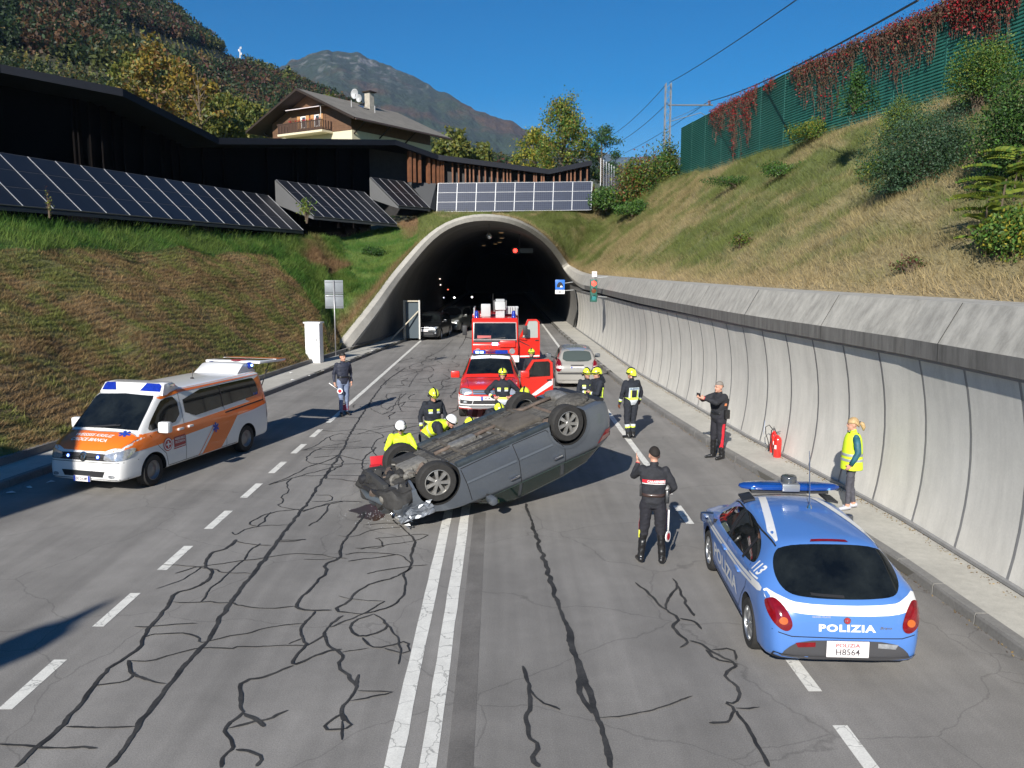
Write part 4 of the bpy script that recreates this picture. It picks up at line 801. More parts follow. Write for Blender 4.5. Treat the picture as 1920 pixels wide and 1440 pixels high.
# ---- chalet
def chalet():
    phi = R(33); C0 = at(660, 250, 83); zg = 12.0; root = empty('chalet', (C0[0], C0[1], zg), -phi, 'alpine chalet with brown timber gable, cream ground floor and grey roof behind the gallery', 'house')
    # local: -x along the gable to the left, +y along the side wall to the back
    w = 11.0; Ln = 12.5; zt = at(683, 221, 81)[2] - zg; zr = at(566, 163, 84)[2] - zg; zm = at(660, 243, 83)[2] - zg; roof_s = (zr - zt) / (w / 2 + 2.0)
    ze = zr - roof_s * (w / 2)      # height where the roof meets the walls
    cream = M('cream_render', (.62, .56, .40), .85, noise=(2, .05)); wood = M('brown_boards', (.125, .065, .035), .7, noise=[(2, .2), (14, .2)]); rf = M('grey_roof_tiles', (.17, .155, .13), .8, noise=[(1, .2), (12, .25)], bump=(10, .4, .05))
    eav = M('dark_eaves', (.022, .013, .009), .8)
    MB().prism([(-w, 0), (0, 0), (0, zm), (-w, zm)], 0, Ln, 'y').build('ground_floor', cream, root)
    # boarded gable: board after board
    k = 0; z = zm
    while z < zr - .35:
        z1 = min(z + .24, zr - .35); half = lambda q: (w / 2 if q <= ze else (zr - q) / roof_s) - .02
        a, b = half(z), half(z1); MB().prism([(-w / 2 - a, z + .008), (-w / 2 + a, z + .008), (-w / 2 + b, z1), (-w / 2 - b, z1)], -.06 + .012 * (k % 2), .1, 'y').build('board', wood, root); z = z1; k += 1
    MB().prism([(-w + .05, zm), (-.05, zm), (-.05, ze - .1), (-w / 2, zr - .3), (-w + .05, ze - .1)], .1, Ln - .1, 'y').build('upper_wall', wood, root)
    ov = 2.0; fo = 1.7
    for s in (-1, 1):
        x0, x1 = -w / 2, -w / 2 + s * (w / 2 + ov); z1 = zr - roof_s * (w / 2 + ov); V = [(x0, -fo, zr), (x0, Ln + 1, zr), (x1, Ln + 1, z1), (x1, -fo, z1)]; V += [(a, b, c - .22) for a, b, c in V]
        mesh('roof', V, [(0, 1, 2, 3), (7, 6, 5, 4), (0, 4, 5, 1), (1, 5, 6, 2), (2, 6, 7, 3), (3, 7, 4, 0)], [rf, eav], root, [0, 1, 1, 1, 1, 1])
        MB().tube([(x0, -fo - .03, zr - .12), (x1, -fo - .03, z1 - .12)], .14, 4).build('verge_board', eav, root)
        MB().cyl((x1 + s * .06, -fo, z1 - .16), (x1 + s * .06, Ln + 1, z1 - .16), .08, 8).build('gutter', M('gutter', (.08, .05, .04), .5), root)
        for yb_ in (.3, 4, 8): MB().tube([(0 if s > 0 else -w, yb_, ze - 2.0), (x1 * .0 + (-w / 2 + s * (w / 2 + ov * .8)), yb_, z1 + .05)], .08, 5).build('eaves_brace', eav, root)
    for y_ in (2.5, 6.0): MB().box((-w / 2 + 3.2, y_, zr - roof_s * 3.2 + .35), (.05, .05, .7)).build('roof_pole', M('pole_white', (.5, .5, .5), .5), root)
    # windows, shutters, awning, balcony
    zf = zm + .15; bx = -w / 2 + .1; pane = M('window_glass', (.05, .06, .08), .1); wf = M('window_white', (.75, .74, .72), .5); sh = M('shutter_wood', (.42, .22, .09), .6, noise=(8, .15))
    for cx in (bx - 1.05, bx + .85):
        fr = MB().box((cx, -.09, zf + 1.1), (.72, .06, 1.15)).build('window', wf, root); MB().box((cx + .1, -.125, zf + 1.1), (.42, .02, .95)).build('pane', pane, fr)
        for s in (-1, 1): MB().box((cx + s * .62, -.10, zf + 1.1), (.44, .05, 1.25)).build('shutter', sh, root)
    aw = MB().box((bx - .1, -.55, zf + 2.35), (4.9, 1.0, .07), rot=(R(14), 0, 0)).build('awning', M('awning_pink', (.75, .66, .68), .7), root); MB().tube([(bx + 2.3, -1.0, zf + 2.2), (bx + 2.2, -.9, zf + .5)], .025, 5).build('awning_arm', wf, aw)
    bl = MB().box((bx - .2, -.75, zm - .05), (6.2, 1.5, .2)).build('balcony', cream, root)
    for k in range(31): MB().box((bx - 3.2 + k * .2, -1.45, zm + .5), (.13, .04, .95)).build('baluster', M('dark_balcony', (.055, .03, .02), .7), bl)
    for k in range(4):
        for s in (-1, 1): MB().box((bx - .2 + s * 3.05, -.2 - k * .36, zm + .5), (.04, .13, .95)).build('baluster', MATS['dark_balcony'], bl)
    MB().box((bx - .2, -1.45, zm + 1.0), (6.3, .09, .08)).build('hand_rail', MATS['dark_balcony'], bl)
    fl_ = MB(); r = np.random.RandomState(3); P = np.stack([bx + r.uniform(-1.8, 2.8, 160), -1.45 + r.normal(0, .06, 160), zm + 1.05 + abs(r.normal(0, .09, 160))], 1); leafmesh('geraniums', P, .07, pick([(.5, .02, .03), (.5, .02, .03), G1], (3, 2, 2), 160, r), bl)
    ch = MB().box((-w / 2 + 1.4, 7.2, zr - .2), (.7, .7, 2.2)).build('chimney', M('chimney_stone', (.36, .33, .28), .85, noise=(3, .25)), root); MB().box((-w / 2 + 1.4, 7.2, zr + 1.0), (1.1, 1.1, .12)).build('chimney_cap', eav, ch)
    for (x_, y_, z_, r_) in ((-w / 2 + .2, 6.3, zr + .8, .52), (-w / 2 + .9, 6.2, zr + .25, .4)):
        d_ = MB().lathe([(.001, .12), (r_ * .5, .08), (r_ * .85, .0), (r_, -.08), (r_ * .85, .01), (.001, .13)], 'y', (x_, y_, z_), 20).build('satellite_dish', M('dish_grey', (.38, .39, .4), .5), root, smooth=True); MB().tube([(x_, y_, z_ - 1.0), (x_, y_ + .1, z_)], .03, 5).build('dish_pole', eav, d_)
    MB().box((-w / 2 + 2.0, 5.6, zr - roof_s * 2.0 + .05), (.9, .8, .08), rot=(0, math.atan(roof_s), 0)).build('skylight', pane, root)
    # recess in the side wall
    MB().box((-.6, 5.2, zm - 1.5), (1.3, 4.5, .1)).build('side_terrace', cream, root)
    return root
chalet()
# ================================================================ hills, mountains, air
def angle_x(px): d = ray(px, 505); return d[0] / d[1]
def zof(px, py, Y): return at(px, py, Y)[2]
def sheet(name, sil, Y0, Y1, z0, mat, na, ny, namp, nfreq, seed, gam=1.0, colf=None, apx=(-400, 2300), pull=None):
    ap = np.linspace(apx[0], apx[1], na); sx = np.array([s[0] for s in sil]); sy = np.array([s[1] for s in sil]); V = np.zeros((na, ny, 3))
    ridge = np.interp(ap, sx, sy); A = np.array([angle_x(p) for p in ap])
    for j in range(ny):
        t = j / (ny - 2) if j < ny - 1 else 1.25; tt = min(t, 1); Y = Y0 + (Y1 - Y0) * t; X = A * Y
        zr = np.array([zof(p, r_, Y1) for p, r_ in zip(ap, ridge)]); nz = (fbm(A * Y1 * nfreq, Y * nfreq + 7, 6, seed) - .5) + .6 * (1 - 2 * abs(fbm(A * Y1 * nfreq * .5 + 3, Y * nfreq * .3, 4, seed + 3) - .5) - .7)
        z = z0 + (zr - z0) * tt ** gam + nz * namp * math.sin(math.pi * min(tt, 1)) ** .7 + (fbm(ap * .05, np.full_like(ap, seed * 1.0), 4, seed) - .5) * namp * .12 * tt
        if t > 1: z = z - (Y1 - Y0) * .15
        V[:, j] = np.stack([X, np.full_like(X, Y), z], 1)
    P = V.reshape(-1, 3); o = mesh(name, P, [(i * ny + j, (i + 1) * ny + j, (i + 1) * ny + j + 1, i * ny + j + 1) for i in range(na - 1) for j in range(ny - 1)], mat, smooth=True, kind='structure', cols=colf(P) if colf else None)
    return o, V
# far mountain
def mcol(P):
    X, Y, Z = P.T; n1 = fbm(X * .006, Y * .004 + Z * .008, 5, 3); n2 = fbm(X * .02, Y * .012 + Z * .02, 4, 8); n3 = fbm(X * .06, Z * .07, 3, 5)
    c = np.array((.035, .06, .028))[None] * np.ones((len(X), 1)); a = np.clip((n1 - .5) * 6 + (n2 - .5) * 3 - (Z - 420) / 500 + (X + 300) / 900, 0, 1)[:, None]; c = c * (1 - a) + np.array((.10, .06, .03)) * a
    b = np.clip((n2 - .52) * 5, 0, 1)[:, None] * (Z < 300)[:, None]; c = c * (1 - b) + np.array((.10, .115, .04)) * b
    rk = np.clip((n3 - .60) * 12, 0, 1) * np.clip((Z - 450) / 250, 0, 1) * (X < -250); c = c * (1 - rk[:, None]) + np.array((.2, .2, .19)) * rk[:, None]
    return c * (.36 + .34 * n3)[:, None]
msil = [(-400, 250), (300, 190), (480, 152), (525, 133), (560, 112), (600, 98), (645, 93), (690, 103), (740, 122), (800, 155), (850, 180), (900, 208), (950, 232), (1000, 250), (1050, 275), (1100, 292), (1180, 320), (1300, 380), (2300, 500)]
sheet('mountain', msil, 1100, 3000, 10, M('mountain_forest', attr=True, rough=.95, noise=[(.02, .25), (.09, .3)], bump=(.05, 1.0, 14)), 460, 150, 190, .0030, 5, gam=1.05, colf=mcol, apx=(100, 1450))
fsil = [(-400, 300), (900, 300), (1080, 285), (1120, 283), (1160, 296), (1230, 292), (1300, 298), (1500, 290), (2300, 300)]
sheet('mountain', fsil, 3500, 6500, 10, MATS['mountain_forest'], 160, 24, 150, .002, 9, colf=lambda P: np.ones((len(P), 3)) * np.array((.05, .065, .05)))
# near wooded hill
hsil = [(-500, -330), (-200, -260), (0, -190), (200, -80), (300, -22), (330, 2), (365, 30), (400, 62), (440, 100), (480, 118), (530, 142), (565, 155), (640, 190), (720, 225), (800, 262), (880, 292), (960, 312), (1050, 345), (1160, 420)]
def hcol(P): X, Y, Z = P.T; n = fbm(X * .05, Y * .05, 4, 4)[:, None]; return np.array((.035, .045, .018)) * n + np.array((.06, .05, .025)) * (1 - n)
hill, HV = sheet('hill', hsil, 104, 520, 9, M('hill_ground', attr=True, rough=.95, noise=[(.2, .3), (.9, .3)]), 220, 90, 16, .012, 2, gam=1.15, colf=hcol, apx=(-500, 1160))
hb = bvh_of(hill)
def inpoly(x, y, P):
    c = False; j = len(P) - 1
    for i in range(len(P)):
        if ((P[i][1] > y) != (P[j][1] > y)) and (x < (P[j][0] - P[i][0]) * (y - P[i][1]) / (P[j][1] - P[i][1]) + P[i][0]): c = not c
        j = i
    return c
clear = [[(-20, 92), (120, 118), (185, 135), (240, 155), (250, 175), (120, 148), (-20, 118)], [(224, 46), (270, 58), (330, 78), (420, 100), (470, 118), (455, 124), (400, 118), (330, 104), (250, 84), (232, 68)]]
# vineyards: rows of vines on the clearings
vr = []; vc_ = []
rr = np.random.RandomState(9)
F = []; FC = []; T_ = 0
def wpx(p): v = np.array(p) - _C; z = v @ _F; return 960 + FPX * (v @ _R) / z, 720 - FPX * (v @ _U) / z
ico = bmesh.new(); bmesh.ops.create_icosphere(ico, subdivisions=2, radius=1); IV = np.array([v.co[:] for v in ico.verts]); IF = np.array([[v.index for v in f_.verts] for f_ in ico.faces]); ico.free()
ico = bmesh.new(); bmesh.ops.create_icosphere(ico, subdivisions=1, radius=1); JV = np.array([v.co[:] for v in ico.verts]); JF = np.array([[v.index for v in f_.verts] for f_ in ico.faces]); ico.free()
PP = []; CC = []; SS = []
ia = rr.randint(0, HV.shape[0] - 1, 26000); tj = rr.rand(26000) ** .8 * 88
for i, t in zip(ia, tj):
    j = int(t); fr = t - j; s = rr.rand(); p = (HV[i, j] * (1 - fr) + HV[i, min(j + 1, HV.shape[1] - 2)] * fr) * (1 - s) + (HV[i + 1, j] * (1 - fr) + HV[i + 1, min(j + 1, HV.shape[1] - 2)] * fr) * s
    x, y = wpx(p)
    if not (-60 < x < 1100 and -60 < y < 420): continue
    Y = p[1]
    if any(inpoly(x, y, c) or inpoly(x, y - 10, c) for c in clear): continue
    if Y < 150 and rr.rand() < .6: continue
    n1 = float(fbm(np.array(p[0] * .02), np.array(p[1] * .012), 3, 17)); n2 = rr.rand()
    if x > 300 and y > 90 and n1 < .42 and n2 < .4: col = (.115, .12, .025)
    elif 40 < x < 190 and 40 < y < 110 and n2 < .6: col = (.085, .045, .02)
    elif n1 > .58 and n2 < .4: col = (.08, .048, .02) if rr.rand() < .7 else (.085, .033, .024)
    elif n2 < .12: col = (.13, .09, .022)
    elif n2 < .42 and y > 110: col = (.08, .095, .024)
    else: col = (.024, .045, .014)
    con = col[0] < .03 and rr.rand() < .5
    h = (3.6 + 3.6 * rr.rand()) * (1 if Y > 180 else .75); w_ = h * (.22 if con else .46); m = 34 if Y > 230 else 70
    d = rr.normal(size=(m, 3)); d /= np.linalg.norm(d, axis=1)[:, None]; q = d * (rr.rand(m) ** .3)[:, None]; 
    if con: q[:, :2] *= np.clip((1 - q[:, 2]) * .7, .08, 1.2)[:, None]
    q = q * np.array((w_, w_, h * .55)) + np.array((0, 0, h * .5)); PP.append(q + p); CC.append(np.tile(np.array(col) * (.65 + .7 * rr.rand()), (m, 1)) * (.7 + .6 * rr.rand(m))[:, None]); SS.append(np.full(m, .7 if Y > 230 else .38))
leafmesh('forest', np.vstack(PP), np.concatenate(SS), np.vstack(CC), kind='stuff')
P = []; C_ = []
for ci, c in enumerate(clear):
    x0 = min(a for a, b in c); x1 = max(a for a, b in c); y0 = min(b for a, b in c); y1 = max(b for a, b in c)
    for _ in range(5200):
        x, y = rr.uniform(x0, x1), rr.uniform(y0, y1)
        if not inpoly(x, y, c): continue
        h = hb.ray_cast(Vector(_C), Vector(ray(x, y)).normalized())
        if h[0] is None: continue
        p = np.array(h[0]); row = round((p[0] * .8 + p[1] * .35) / 2.2) * 2.2 - (p[0] * .8 + p[1] * .35); p = p + np.array((row * .9, row * .4, .5 + rr.rand())); P.append(p); C_.append(np.array([(.15, .14, .03), (.10, .13, .025), (.22, .17, .05)][rr.randint(3)]) * (.8 + .4 * rr.rand()))
leafmesh('vineyard', np.array(P), .42, np.array(C_), kind='stuff')
# trees one can tell apart on the slope behind the gallery
AU = [(.24, .17, .025), (.16, .13, .03), (.09, .11, .025), (.20, .10, .03)]
for k, (px, py, Y, H, rad, lab, bare) in enumerate([(300, 225, 95, 7.6, 3.2, 'golden-brown tree behind the gallery where its roof dips', .25), (378, 252, 88, 7.2, 2.0, 'half-bare tree with a crooked grey trunk left of the chalet', .6), (345, 235, 105, 7.4, 2.8, 'yellow leafy tree just behind the half-bare one', .15), (430, 262, 100, 4.8, 2.6, 'yellow-green round tree close to the left end of the chalet roof', 0), (455, 262, 112, 5.2, 2.6, 'green tree left of the chalet, partly hidden by its eaves', 0), (255, 190, 110, 5.4, 2.6, 'olive tree behind the slope of the gallery roof', .2), (405, 262, 94, 3.6, 2.4, 'low olive tree at the foot of the golden ones', 0), (620, 262, 125, 6, 3, 'dark tree behind the chalet roof', 0), (850, 300, 105, 3.2, 2.4, 'low yellow tree showing over the gallery roof right of the chalet', 0), (905, 318, 110, 3.0, 2.0, 'small green tree over the gallery roof, right of the low yellow one', 0), (543, 165, 470, 12, 3.2, 'lone dark conifer-like tree on the ridge where the hill meets the mountain', 0)]):
    q = at(px, py + 8, Y); tree('tree', tuple(q), H, rad, int(2600 * (1 - bare) + 900) if Y < 200 else 700, [AU[0], AU[1], AU[2], AU[3]] if k < 3 else [(.13, .15, .03), (.18, .17, .03), (.06, .09, .02)], (4, 3, 2, 2) if k < 3 else (3, 2, 2), .24 if Y < 200 else .9, lab, seed=60 + k, lumps=26, crown0=.18, trunk=.16, bare=bare, group='trees on the slope behind the gallery')
# transmitter mast on the ridge
tm = at(451, 120, 500); ta = empty('radio_mast', tuple(tm), 0, 'thin white radio mast standing on the ridge of the wooded hill', 'mast'); hh = at(451, 88, 500)[2] - tm[2]
mb = MB()
for sx, sy in ((-.5, -.5), (.5, -.5), (0, .5)): mb.tube([(sx, sy, -3), (0, 0, hh)], .14, 4)
for k in range(9): mb.box((0, 0, hh * k / 9), (.9 * (1 - k / 10), .9 * (1 - k / 10), .12))
mb.build('lattice', M('mast_white', (.6, .6, .6), .5), ta); mb = MB()
for k, z in enumerate((hh * .95, hh * .8, hh * .6)): mb.box(((-1) ** k * .7, 0, z), (.5, .5, 1.2))
mb.build('antennas', M('mast_white', (.6, .6, .6)), ta)
# air
hz = MB().box((0, 3270, 410), (9000, 7200, 826)).build('haze', M('x_tmp'), None, kind='stuff')
hm = bpy.data.materials.new('haze_air'); hm.use_nodes = True; n_ = hm.node_tree.nodes; n_.remove(n_['Principled BSDF']); pvn = n_.new('ShaderNodeVolumePrincipled'); pvn.inputs['Density'].default_value = .00006; pvn.inputs['Color'].default_value = (.42, .62, 1, 1); pvn.inputs['Anisotropy'].default_value = .0
hm.node_tree.links.new(pvn.outputs[0], n_['Material Output'].inputs['Volume']); hz.data.materials.clear(); hz.data.materials.append(hm)
# ================================================================ vehicles
def sect_body(keys, per=3, ends=((.0, 0), (.0, 0)), it=2):
    """keys: (x, ztop, zedge, wedge, zbelt, wbelt, zmid, wmid, zsill, wsill, zbot), rear to front"""
    K = np.array(sorted(keys)); xs = [K[0, 0]]
    for i in range(len(K) - 1): xs += list(K[i, 0] + (K[i + 1, 0] - K[i, 0]) * np.arange(1, per + 1) / per)
    xs = np.array(xs); A = np.stack([pchip(K[:, 0], K[:, k], xs) for k in range(1, 11)], 1); V = []; F = []
    for x, (zt, ze, we, zb, wb, zm, wm, zs, ws, zbt) in zip(xs, A):
        h = [(0, zt), (we * .5, zt - (zt - ze) * .22), (we * .88, ze + (zt - ze) * .22), (we, ze - .03), (wb - .012, zb + .015), (wb, zb - .03), (wm, zm), (ws, zs), (ws - .03, zbt + .03), (ws - .12, zbt), (0, zbt)]
        loop = h + [(-a, b) for a, b in h[-2:0:-1]]; c = chaikin(loop, it); V += [(x, a, b) for a, b in c]; n = len(c)
    for i in range(len(xs) - 1):
        for k in range(n): F.append((i * n + k, i * n + (k + 1) % n, (i + 1) * n + (k + 1) % n, (i + 1) * n + k))
    for i, s in ((0, 1), (len(xs) - 1, -1)):
        c = np.mean(V[i * n:(i + 1) * n], axis=0); V.append(tuple(c)); ci = len(V) - 1
        for k in range(n): F.append((i * n + k, ci, i * n + (k + 1) % n) if s > 0 else (i * n + k, i * n + (k + 1) % n, ci))
    return V, F
def make_body(name, keys, mat, root, arches=(), per=3, it=2, deform=None, trim=None):
    V, F = sect_body(keys, per, it=it)
    if deform: V = [deform(Vector(v)) for v in V]
    o = mesh(name, V, F, [mat, M('wheel_well', (.006, .006, .006), .95)], root, smooth=True)
    bm = bmesh.new(); bm.from_mesh(o.data); bmesh.ops.recalc_face_normals(bm, faces=bm.faces); bm.to_mesh(o.data); bm.free()
    full = bvh_of(o)
    if arches:
        mb = MB()
        for (ax_, az_, ar, yin) in arches:
            for s in (-1, 1): mb.cyl((ax_, s * yin, az_), (ax_, s * 1.3, az_), ar, 36)
        c = mb.build('cut', MATS['wheel_well'], root); bmm = o.modifiers.new('b', 'BOOLEAN'); bmm.operation = 'DIFFERENCE'; bmm.solver = 'EXACT'; bmm.object = c; bmm.material_mode = 'TRANSFER'
        realize(o); bpy.data.objects.remove(c, do_unlink=True)
        o.data.polygons.foreach_set('use_smooth', [True] * len(o.data.polygons)); o.data.set_sharp_from_angle(angle=R(40))
    return o, bvh_of(o), full
def wheel(root, c, r, w, side, spokes=7, rim=None, rr=.68, name='wheel', inner=False, steer=0, double=False, hub=None, flat=False):
    """side: +1 outer face towards +y"""
    g = bpy.data.objects.new(name, None)
    s = side
    ty = MB().lathe([(r * rr, -w * .5), (r * .93, -w * .5), (r * .985, -w * .38), (r, -w * .2), (r, w * .2), (r * .985, w * .38), (r * .93, w * .5), (r * .8, w * .52), (r * rr * 1.01, w * .47), (r * rr * .97, w * .3), (r * rr * .97, -w * .45)], 'y', n=36)
    bpy.data.objects.remove(g)
    o = ty.build(name, rubber(), root, auto=True); rm = rim or alu()
    mb = MB(); R0 = r * rr; f = s
    mb.lathe([(R0 * 1.0, f * w * .47), (R0 * .94, f * w * .49), (R0 * .9, f * w * .42), (R0 * .88, -f * w * .4), (R0 * .985, -f * w * .42)], 'y', n=36)
    if flat:
        mb.lathe([(R0 * .9, f * w * .40), (R0 * .7, f * w * .25), (R0 * .45, f * w * .32), (R0 * .28, f * w * .42), (.001, f * w * .43)], 'y', n=30)
    else:
        mb.lathe([(R0 * .24, f * w * .46), (R0 * .20, f * w * .5), (.001, f * w * .5)], 'y', n=20); mb.lathe([(R0 * .24, f * w * .46), (R0 * .24, f * w * .2)], 'y', n=20)
        for k in range(spokes):
            a = 2 * math.pi * k / spokes; ca, sa = math.cos(a), math.sin(a); P = []
            for (q, hw, dy) in ((R0 * .2, R0 * .10, .47), (R0 * .55, R0 * .115, .46), (R0 * .93, R0 * .16, .40)):
                for sg in (-1, 1): P.append((q * ca - sg * hw * sa, f * w * dy, q * sa + sg * hw * ca))
            P += [(p[0], p[1] - f * w * .18, p[2]) for p in P]; mb.add(P, [(0, 1, 3, 2), (2, 3, 5, 4), (6, 8, 9, 7), (8, 10, 11, 9), (0, 2, 8, 6), (2, 4, 10, 8), (1, 7, 9, 3), (3, 9, 11, 5), (4, 5, 11, 10)])
    rim_o = mb.build('rim', rm, o, auto=True)
    MB().lathe([(R0 * .88, f * w * .0), (.001, f * w * .0)], 'y', n=24).lathe([(R0 * .5, f * w * .12), (.001, f * w * .12)], 'y', n=24).build('brake_disc', M('brake', (.05, .048, .045), .6, metal=.4, noise=(20, .3)), o)
    o.location = c; o.rotation_euler = (0, rnd.random(), steer)
    return o
def lamp(name, poly, ax, bvh, mat, parent, off=.012, it=2, label=None, glassy=True): return decal(name, poly, ax, bvh, mat, parent, off, .05, it, label)
headm = lambda: M('headlight_glass', (.55, .57, .6), .12, metal=.6, noise=[(18, .35)], coat=.6)
redl = lambda: M('tail_lamp_red', (.16, .004, .008), .12, coat=.7, noise=(12, .3))
orangel = lambda: M('indicator_orange', (.45, .10, .015), .2, coat=.5)
bluel = lambda: M('beacon_blue', (.01, .03, .30), .12, coat=.8, noise=(20, .25))
blueon = lambda: M('beacon_lit', (.25, .45, 1.), .3, emit=4)
whiteM = lambda: M('white_foil', (.74, .74, .72), .4, coat=.3)
def mirror_(root, c, d, mat, name='door_mirror', glassf=True):
    o = MB().box((0, 0, 0), d, bev=.05).build(name, mat, root, auto=True); o.location = c
    MB().box((-d[0] * .5 - .004, 0, 0), (.008, d[1] * .82, d[2] * .78)).build('mirror_glass', M('mirror_glass', (.5, .55, .6), .03, metal=1), o)
    MB().tube([(0, -math.copysign(d[1] * .4, c[1]), -d[2] * .35), (0, -math.copysign(d[1] * .95, c[1]), -d[2] * .5)], .03, 6).build('mirror_arm', black(), o)
    return o
def seams(root, bvh, ax, paths, w=.011, mat=None):
    for p in paths: ribbon('panel_seam', p, ax, bvh, mat or M('seam_dark', (.01, .01, .012), .8), root, w=w, off=.0035)

# ---------------------------------------------------------------- police hatchback, seen from behind
def police():
    h = math.atan2(11.84 - 9.19, 3.02 - 2.945) - 0; root = empty('police_car', (3.90, 10.66, 0), R(86.3), 'light blue and white police hatchback with blue roof light bar, parked on the right', 'police car')
    root.scale = (1, .985, .955); blue = paint('police_blue', (.075, .19, .50)); wht = whiteM()
    K = [(-2.14, .60, .58, .50, .52, .60, .47, .64, .40, .62, .30), (-2.12, .74, .72, .58, .66, .70, .56, .74, .36, .72, .27), (-2.07, .86, .84, .64, .78, .76, .62, .80, .33, .78, .25), (-2.0, .955, .93, .66, .86, .80, .64, .835, .30, .81, .23),
         (-1.9, 1.02, .99, .66, .92, .83, .66, .865, .27, .84, .2), (-1.7, 1.19, 1.15, .645, .97, .865, .68, .89, .25, .86, .2), (-1.5, 1.355, 1.30, .62, .99, .875, .68, .895, .23, .865, .2), (-1.38, 1.425, 1.36, .60, 1.0, .88, .68, .897, .23, .87, .2), (-1.2, 1.455, 1.40, .60, .995, .88, .68, .897, .23, .87, .2),
         (-.6, 1.49, 1.43, .61, .975, .88, .67, .895, .23, .87, .2), (0, 1.495, 1.44, .61, .955, .88, .67, .895, .23, .87, .2), (.45, 1.465, 1.41, .605, .94, .88, .66, .895, .23, .87, .2), (.85, 1.33, 1.28, .61, .93, .875, .66, .895, .23, .87, .2), (1.2, 1.13, 1.08, .66, .92, .87, .65, .893, .23, .87, .2),
         (1.38, 1.02, .985, .74, .90, .86, .64, .89, .23, .865, .2), (1.7, .95, .92, .72, .84, .845, .62, .885, .24, .86, .2), (2.0, .86, .83, .66, .76, .79, .58, .85, .26, .82, .22), (2.16, .76, .74, .55, .68, .70, .52, .76, .28, .72, .24), (2.22, .62, .6, .45, .56, .6, .48, .64, .32, .6, .28)]
    wx, wr = 1.3, .315
    body, bv, fv = make_body('body', K, blue, root, [(wx, .33, .365, .62), (-wx, .33, .365, .62)])
    for x, s in ((wx, 1), (wx, -1), (-wx, 1), (-wx, -1)): wheel(root, (x, s * .775, wr), wr, .215, s, 7, steer=0)
    gl = glass()
    # glass: side windows, rear window, windscreen
    side = [(.98, .985), (.75, 1.16), (.4, 1.315), (.0, 1.385), (-.4, 1.39), (-.8, 1.34), (-1.12, 1.24), (-1.27, 1.13), (-1.22, 1.055), (-.6, 1.02), (.2, .985)]
    for ax in 'LR':
        decal('side_window', side, ax, fv, gl, root, .008, .05, 2)
        for px, tz in ((.02, 1.34), (-.86, 1.27)): decal('window_pillar', [(px + .05, 1.005), (px - .03, 1.005), (px - .045, tz), (px + .02, tz)], ax, fv, black(), root, .011, .05)
        # doors
        seams(root, fv, ax, [[(1.0, .96), (.98, .6), (.86, .32), (-.1, .28)], [(.0, 1.0), (-.02, .5), (-.06, .3)], [(-.06, .3), (-.75, .3), (-.92, .52), (-1.13, .72), (-1.2, .9), (-1.17, 1.05)]])
        decal('sill_trim', [(1.0, .2), (1.0, .27), (-.9, .27), (-.9, .2)], ax, fv, black(), root, .006, .12)
        # white livery band sweeping up to the back
        decal('white_band', [(2.0, .79), (1.2, .83), (0, .87), (-.8, .905), (-1.35, .965), (-1.75, .985), (-1.75, .90), (-1.35, .865), (-.8, .80), (0, .765), (1.2, .735), (2.0, .72)], ax, fv, wht, root, .0045, .06, 1)
        decal('blue_pinstripe', [(1.9, .765), (1.2, .79), (0, .825), (-.8, .862), (-1.4, .92), (-1.4, .905), (-.8, .845), (0, .81), (1.2, .775), (1.9, .75)], ax, fv, blue, root, .006, .06, 0)
        text('lettering', 'POLIZIA', (.05, .53), 1.5, .21, ax, fv, wht, root, .007, bold=.03)
        text('lettering', '113', (-1.42, 1.08), .26, .12, ax, fv, wht, root, .008, bold=.03, shear=.25)
        ribbon('small_web_line', [(-1.28, .985), (-1.58, 1.0)], ax, fv, wht, root, w=.018, off=.008)
        for x in (-.28, .72) if False else (.1, -.72): MB().box((x - .0, (.905 if ax == 'L' else -.905), .80), (.2, .04, .035), bev=.012).build('door_handle', blue, root, auto=True)
    decal('windscreen', [(-.60, 1.03), (.60, 1.03), (.53, 1.40), (0, 1.435), (-.53, 1.40)], 'F', fv, gl, root, .009, .06, 1)
    decal('rear_window', [(-.70, 1.10), (-.64, .99), (-.5, .955), (0, .94), (.5, .955), (.64, .99), (.70, 1.10), (.66, 1.25), (.54, 1.375), (0, 1.405), (-.54, 1.375), (-.66, 1.25)], 'B', fv, gl, root, .011, .04, 2)
    ribbon('rear_wiper', [(0, .965), (.30, .975), (.36, .98)], 'B', fv, black(), root, w=.02, off=.012)
    # white band across the tailgate under the glass
    decal('white_band', [(-.84, .99), (-.70, .945), (-.5, .90), (0, .885), (.5, .90), (.70, .945), (.84, .99), (.84, .87), (.62, .815), (.4, .79), (0, .785), (-.4, .79), (-.62, .815), (-.84, .87)], 'B', fv, wht, root, .0055, .05, 1)
    text('lettering', 'POLIZIA', (0.0, .655), .62, .085, 'B', fv, wht, root, .010, bold=.045, spacing=1.15)
    text('emblem_text', 'SQUADRA VOLANTE', (.28, .772), .2, .022, 'B', fv, M('grey_ink', (.35, .36, .4), .5), root, .012)
    e = np.array([(math.cos(a) * .04, .74 + math.sin(a) * .04) for a in np.linspace(0, 6.28, 18)[:-1]]); decal('badge', e, 'B', fv, chrome(), root, .012, .03); decal('badge_core', (e - (0, .74)) * .78 + (0, .74), 'B', fv, M('badge_red', (.35, .02, .03), .3), root, .016, .03); text('badge_text', 'FIAT', (0, .74), .05, .022, 'B', fv, chrome(), root, .02)
    text('model_text', 'Bravo', (-.42, .665), .13, .03, 'B', fv, chrome(), root, .010, shear=.3)
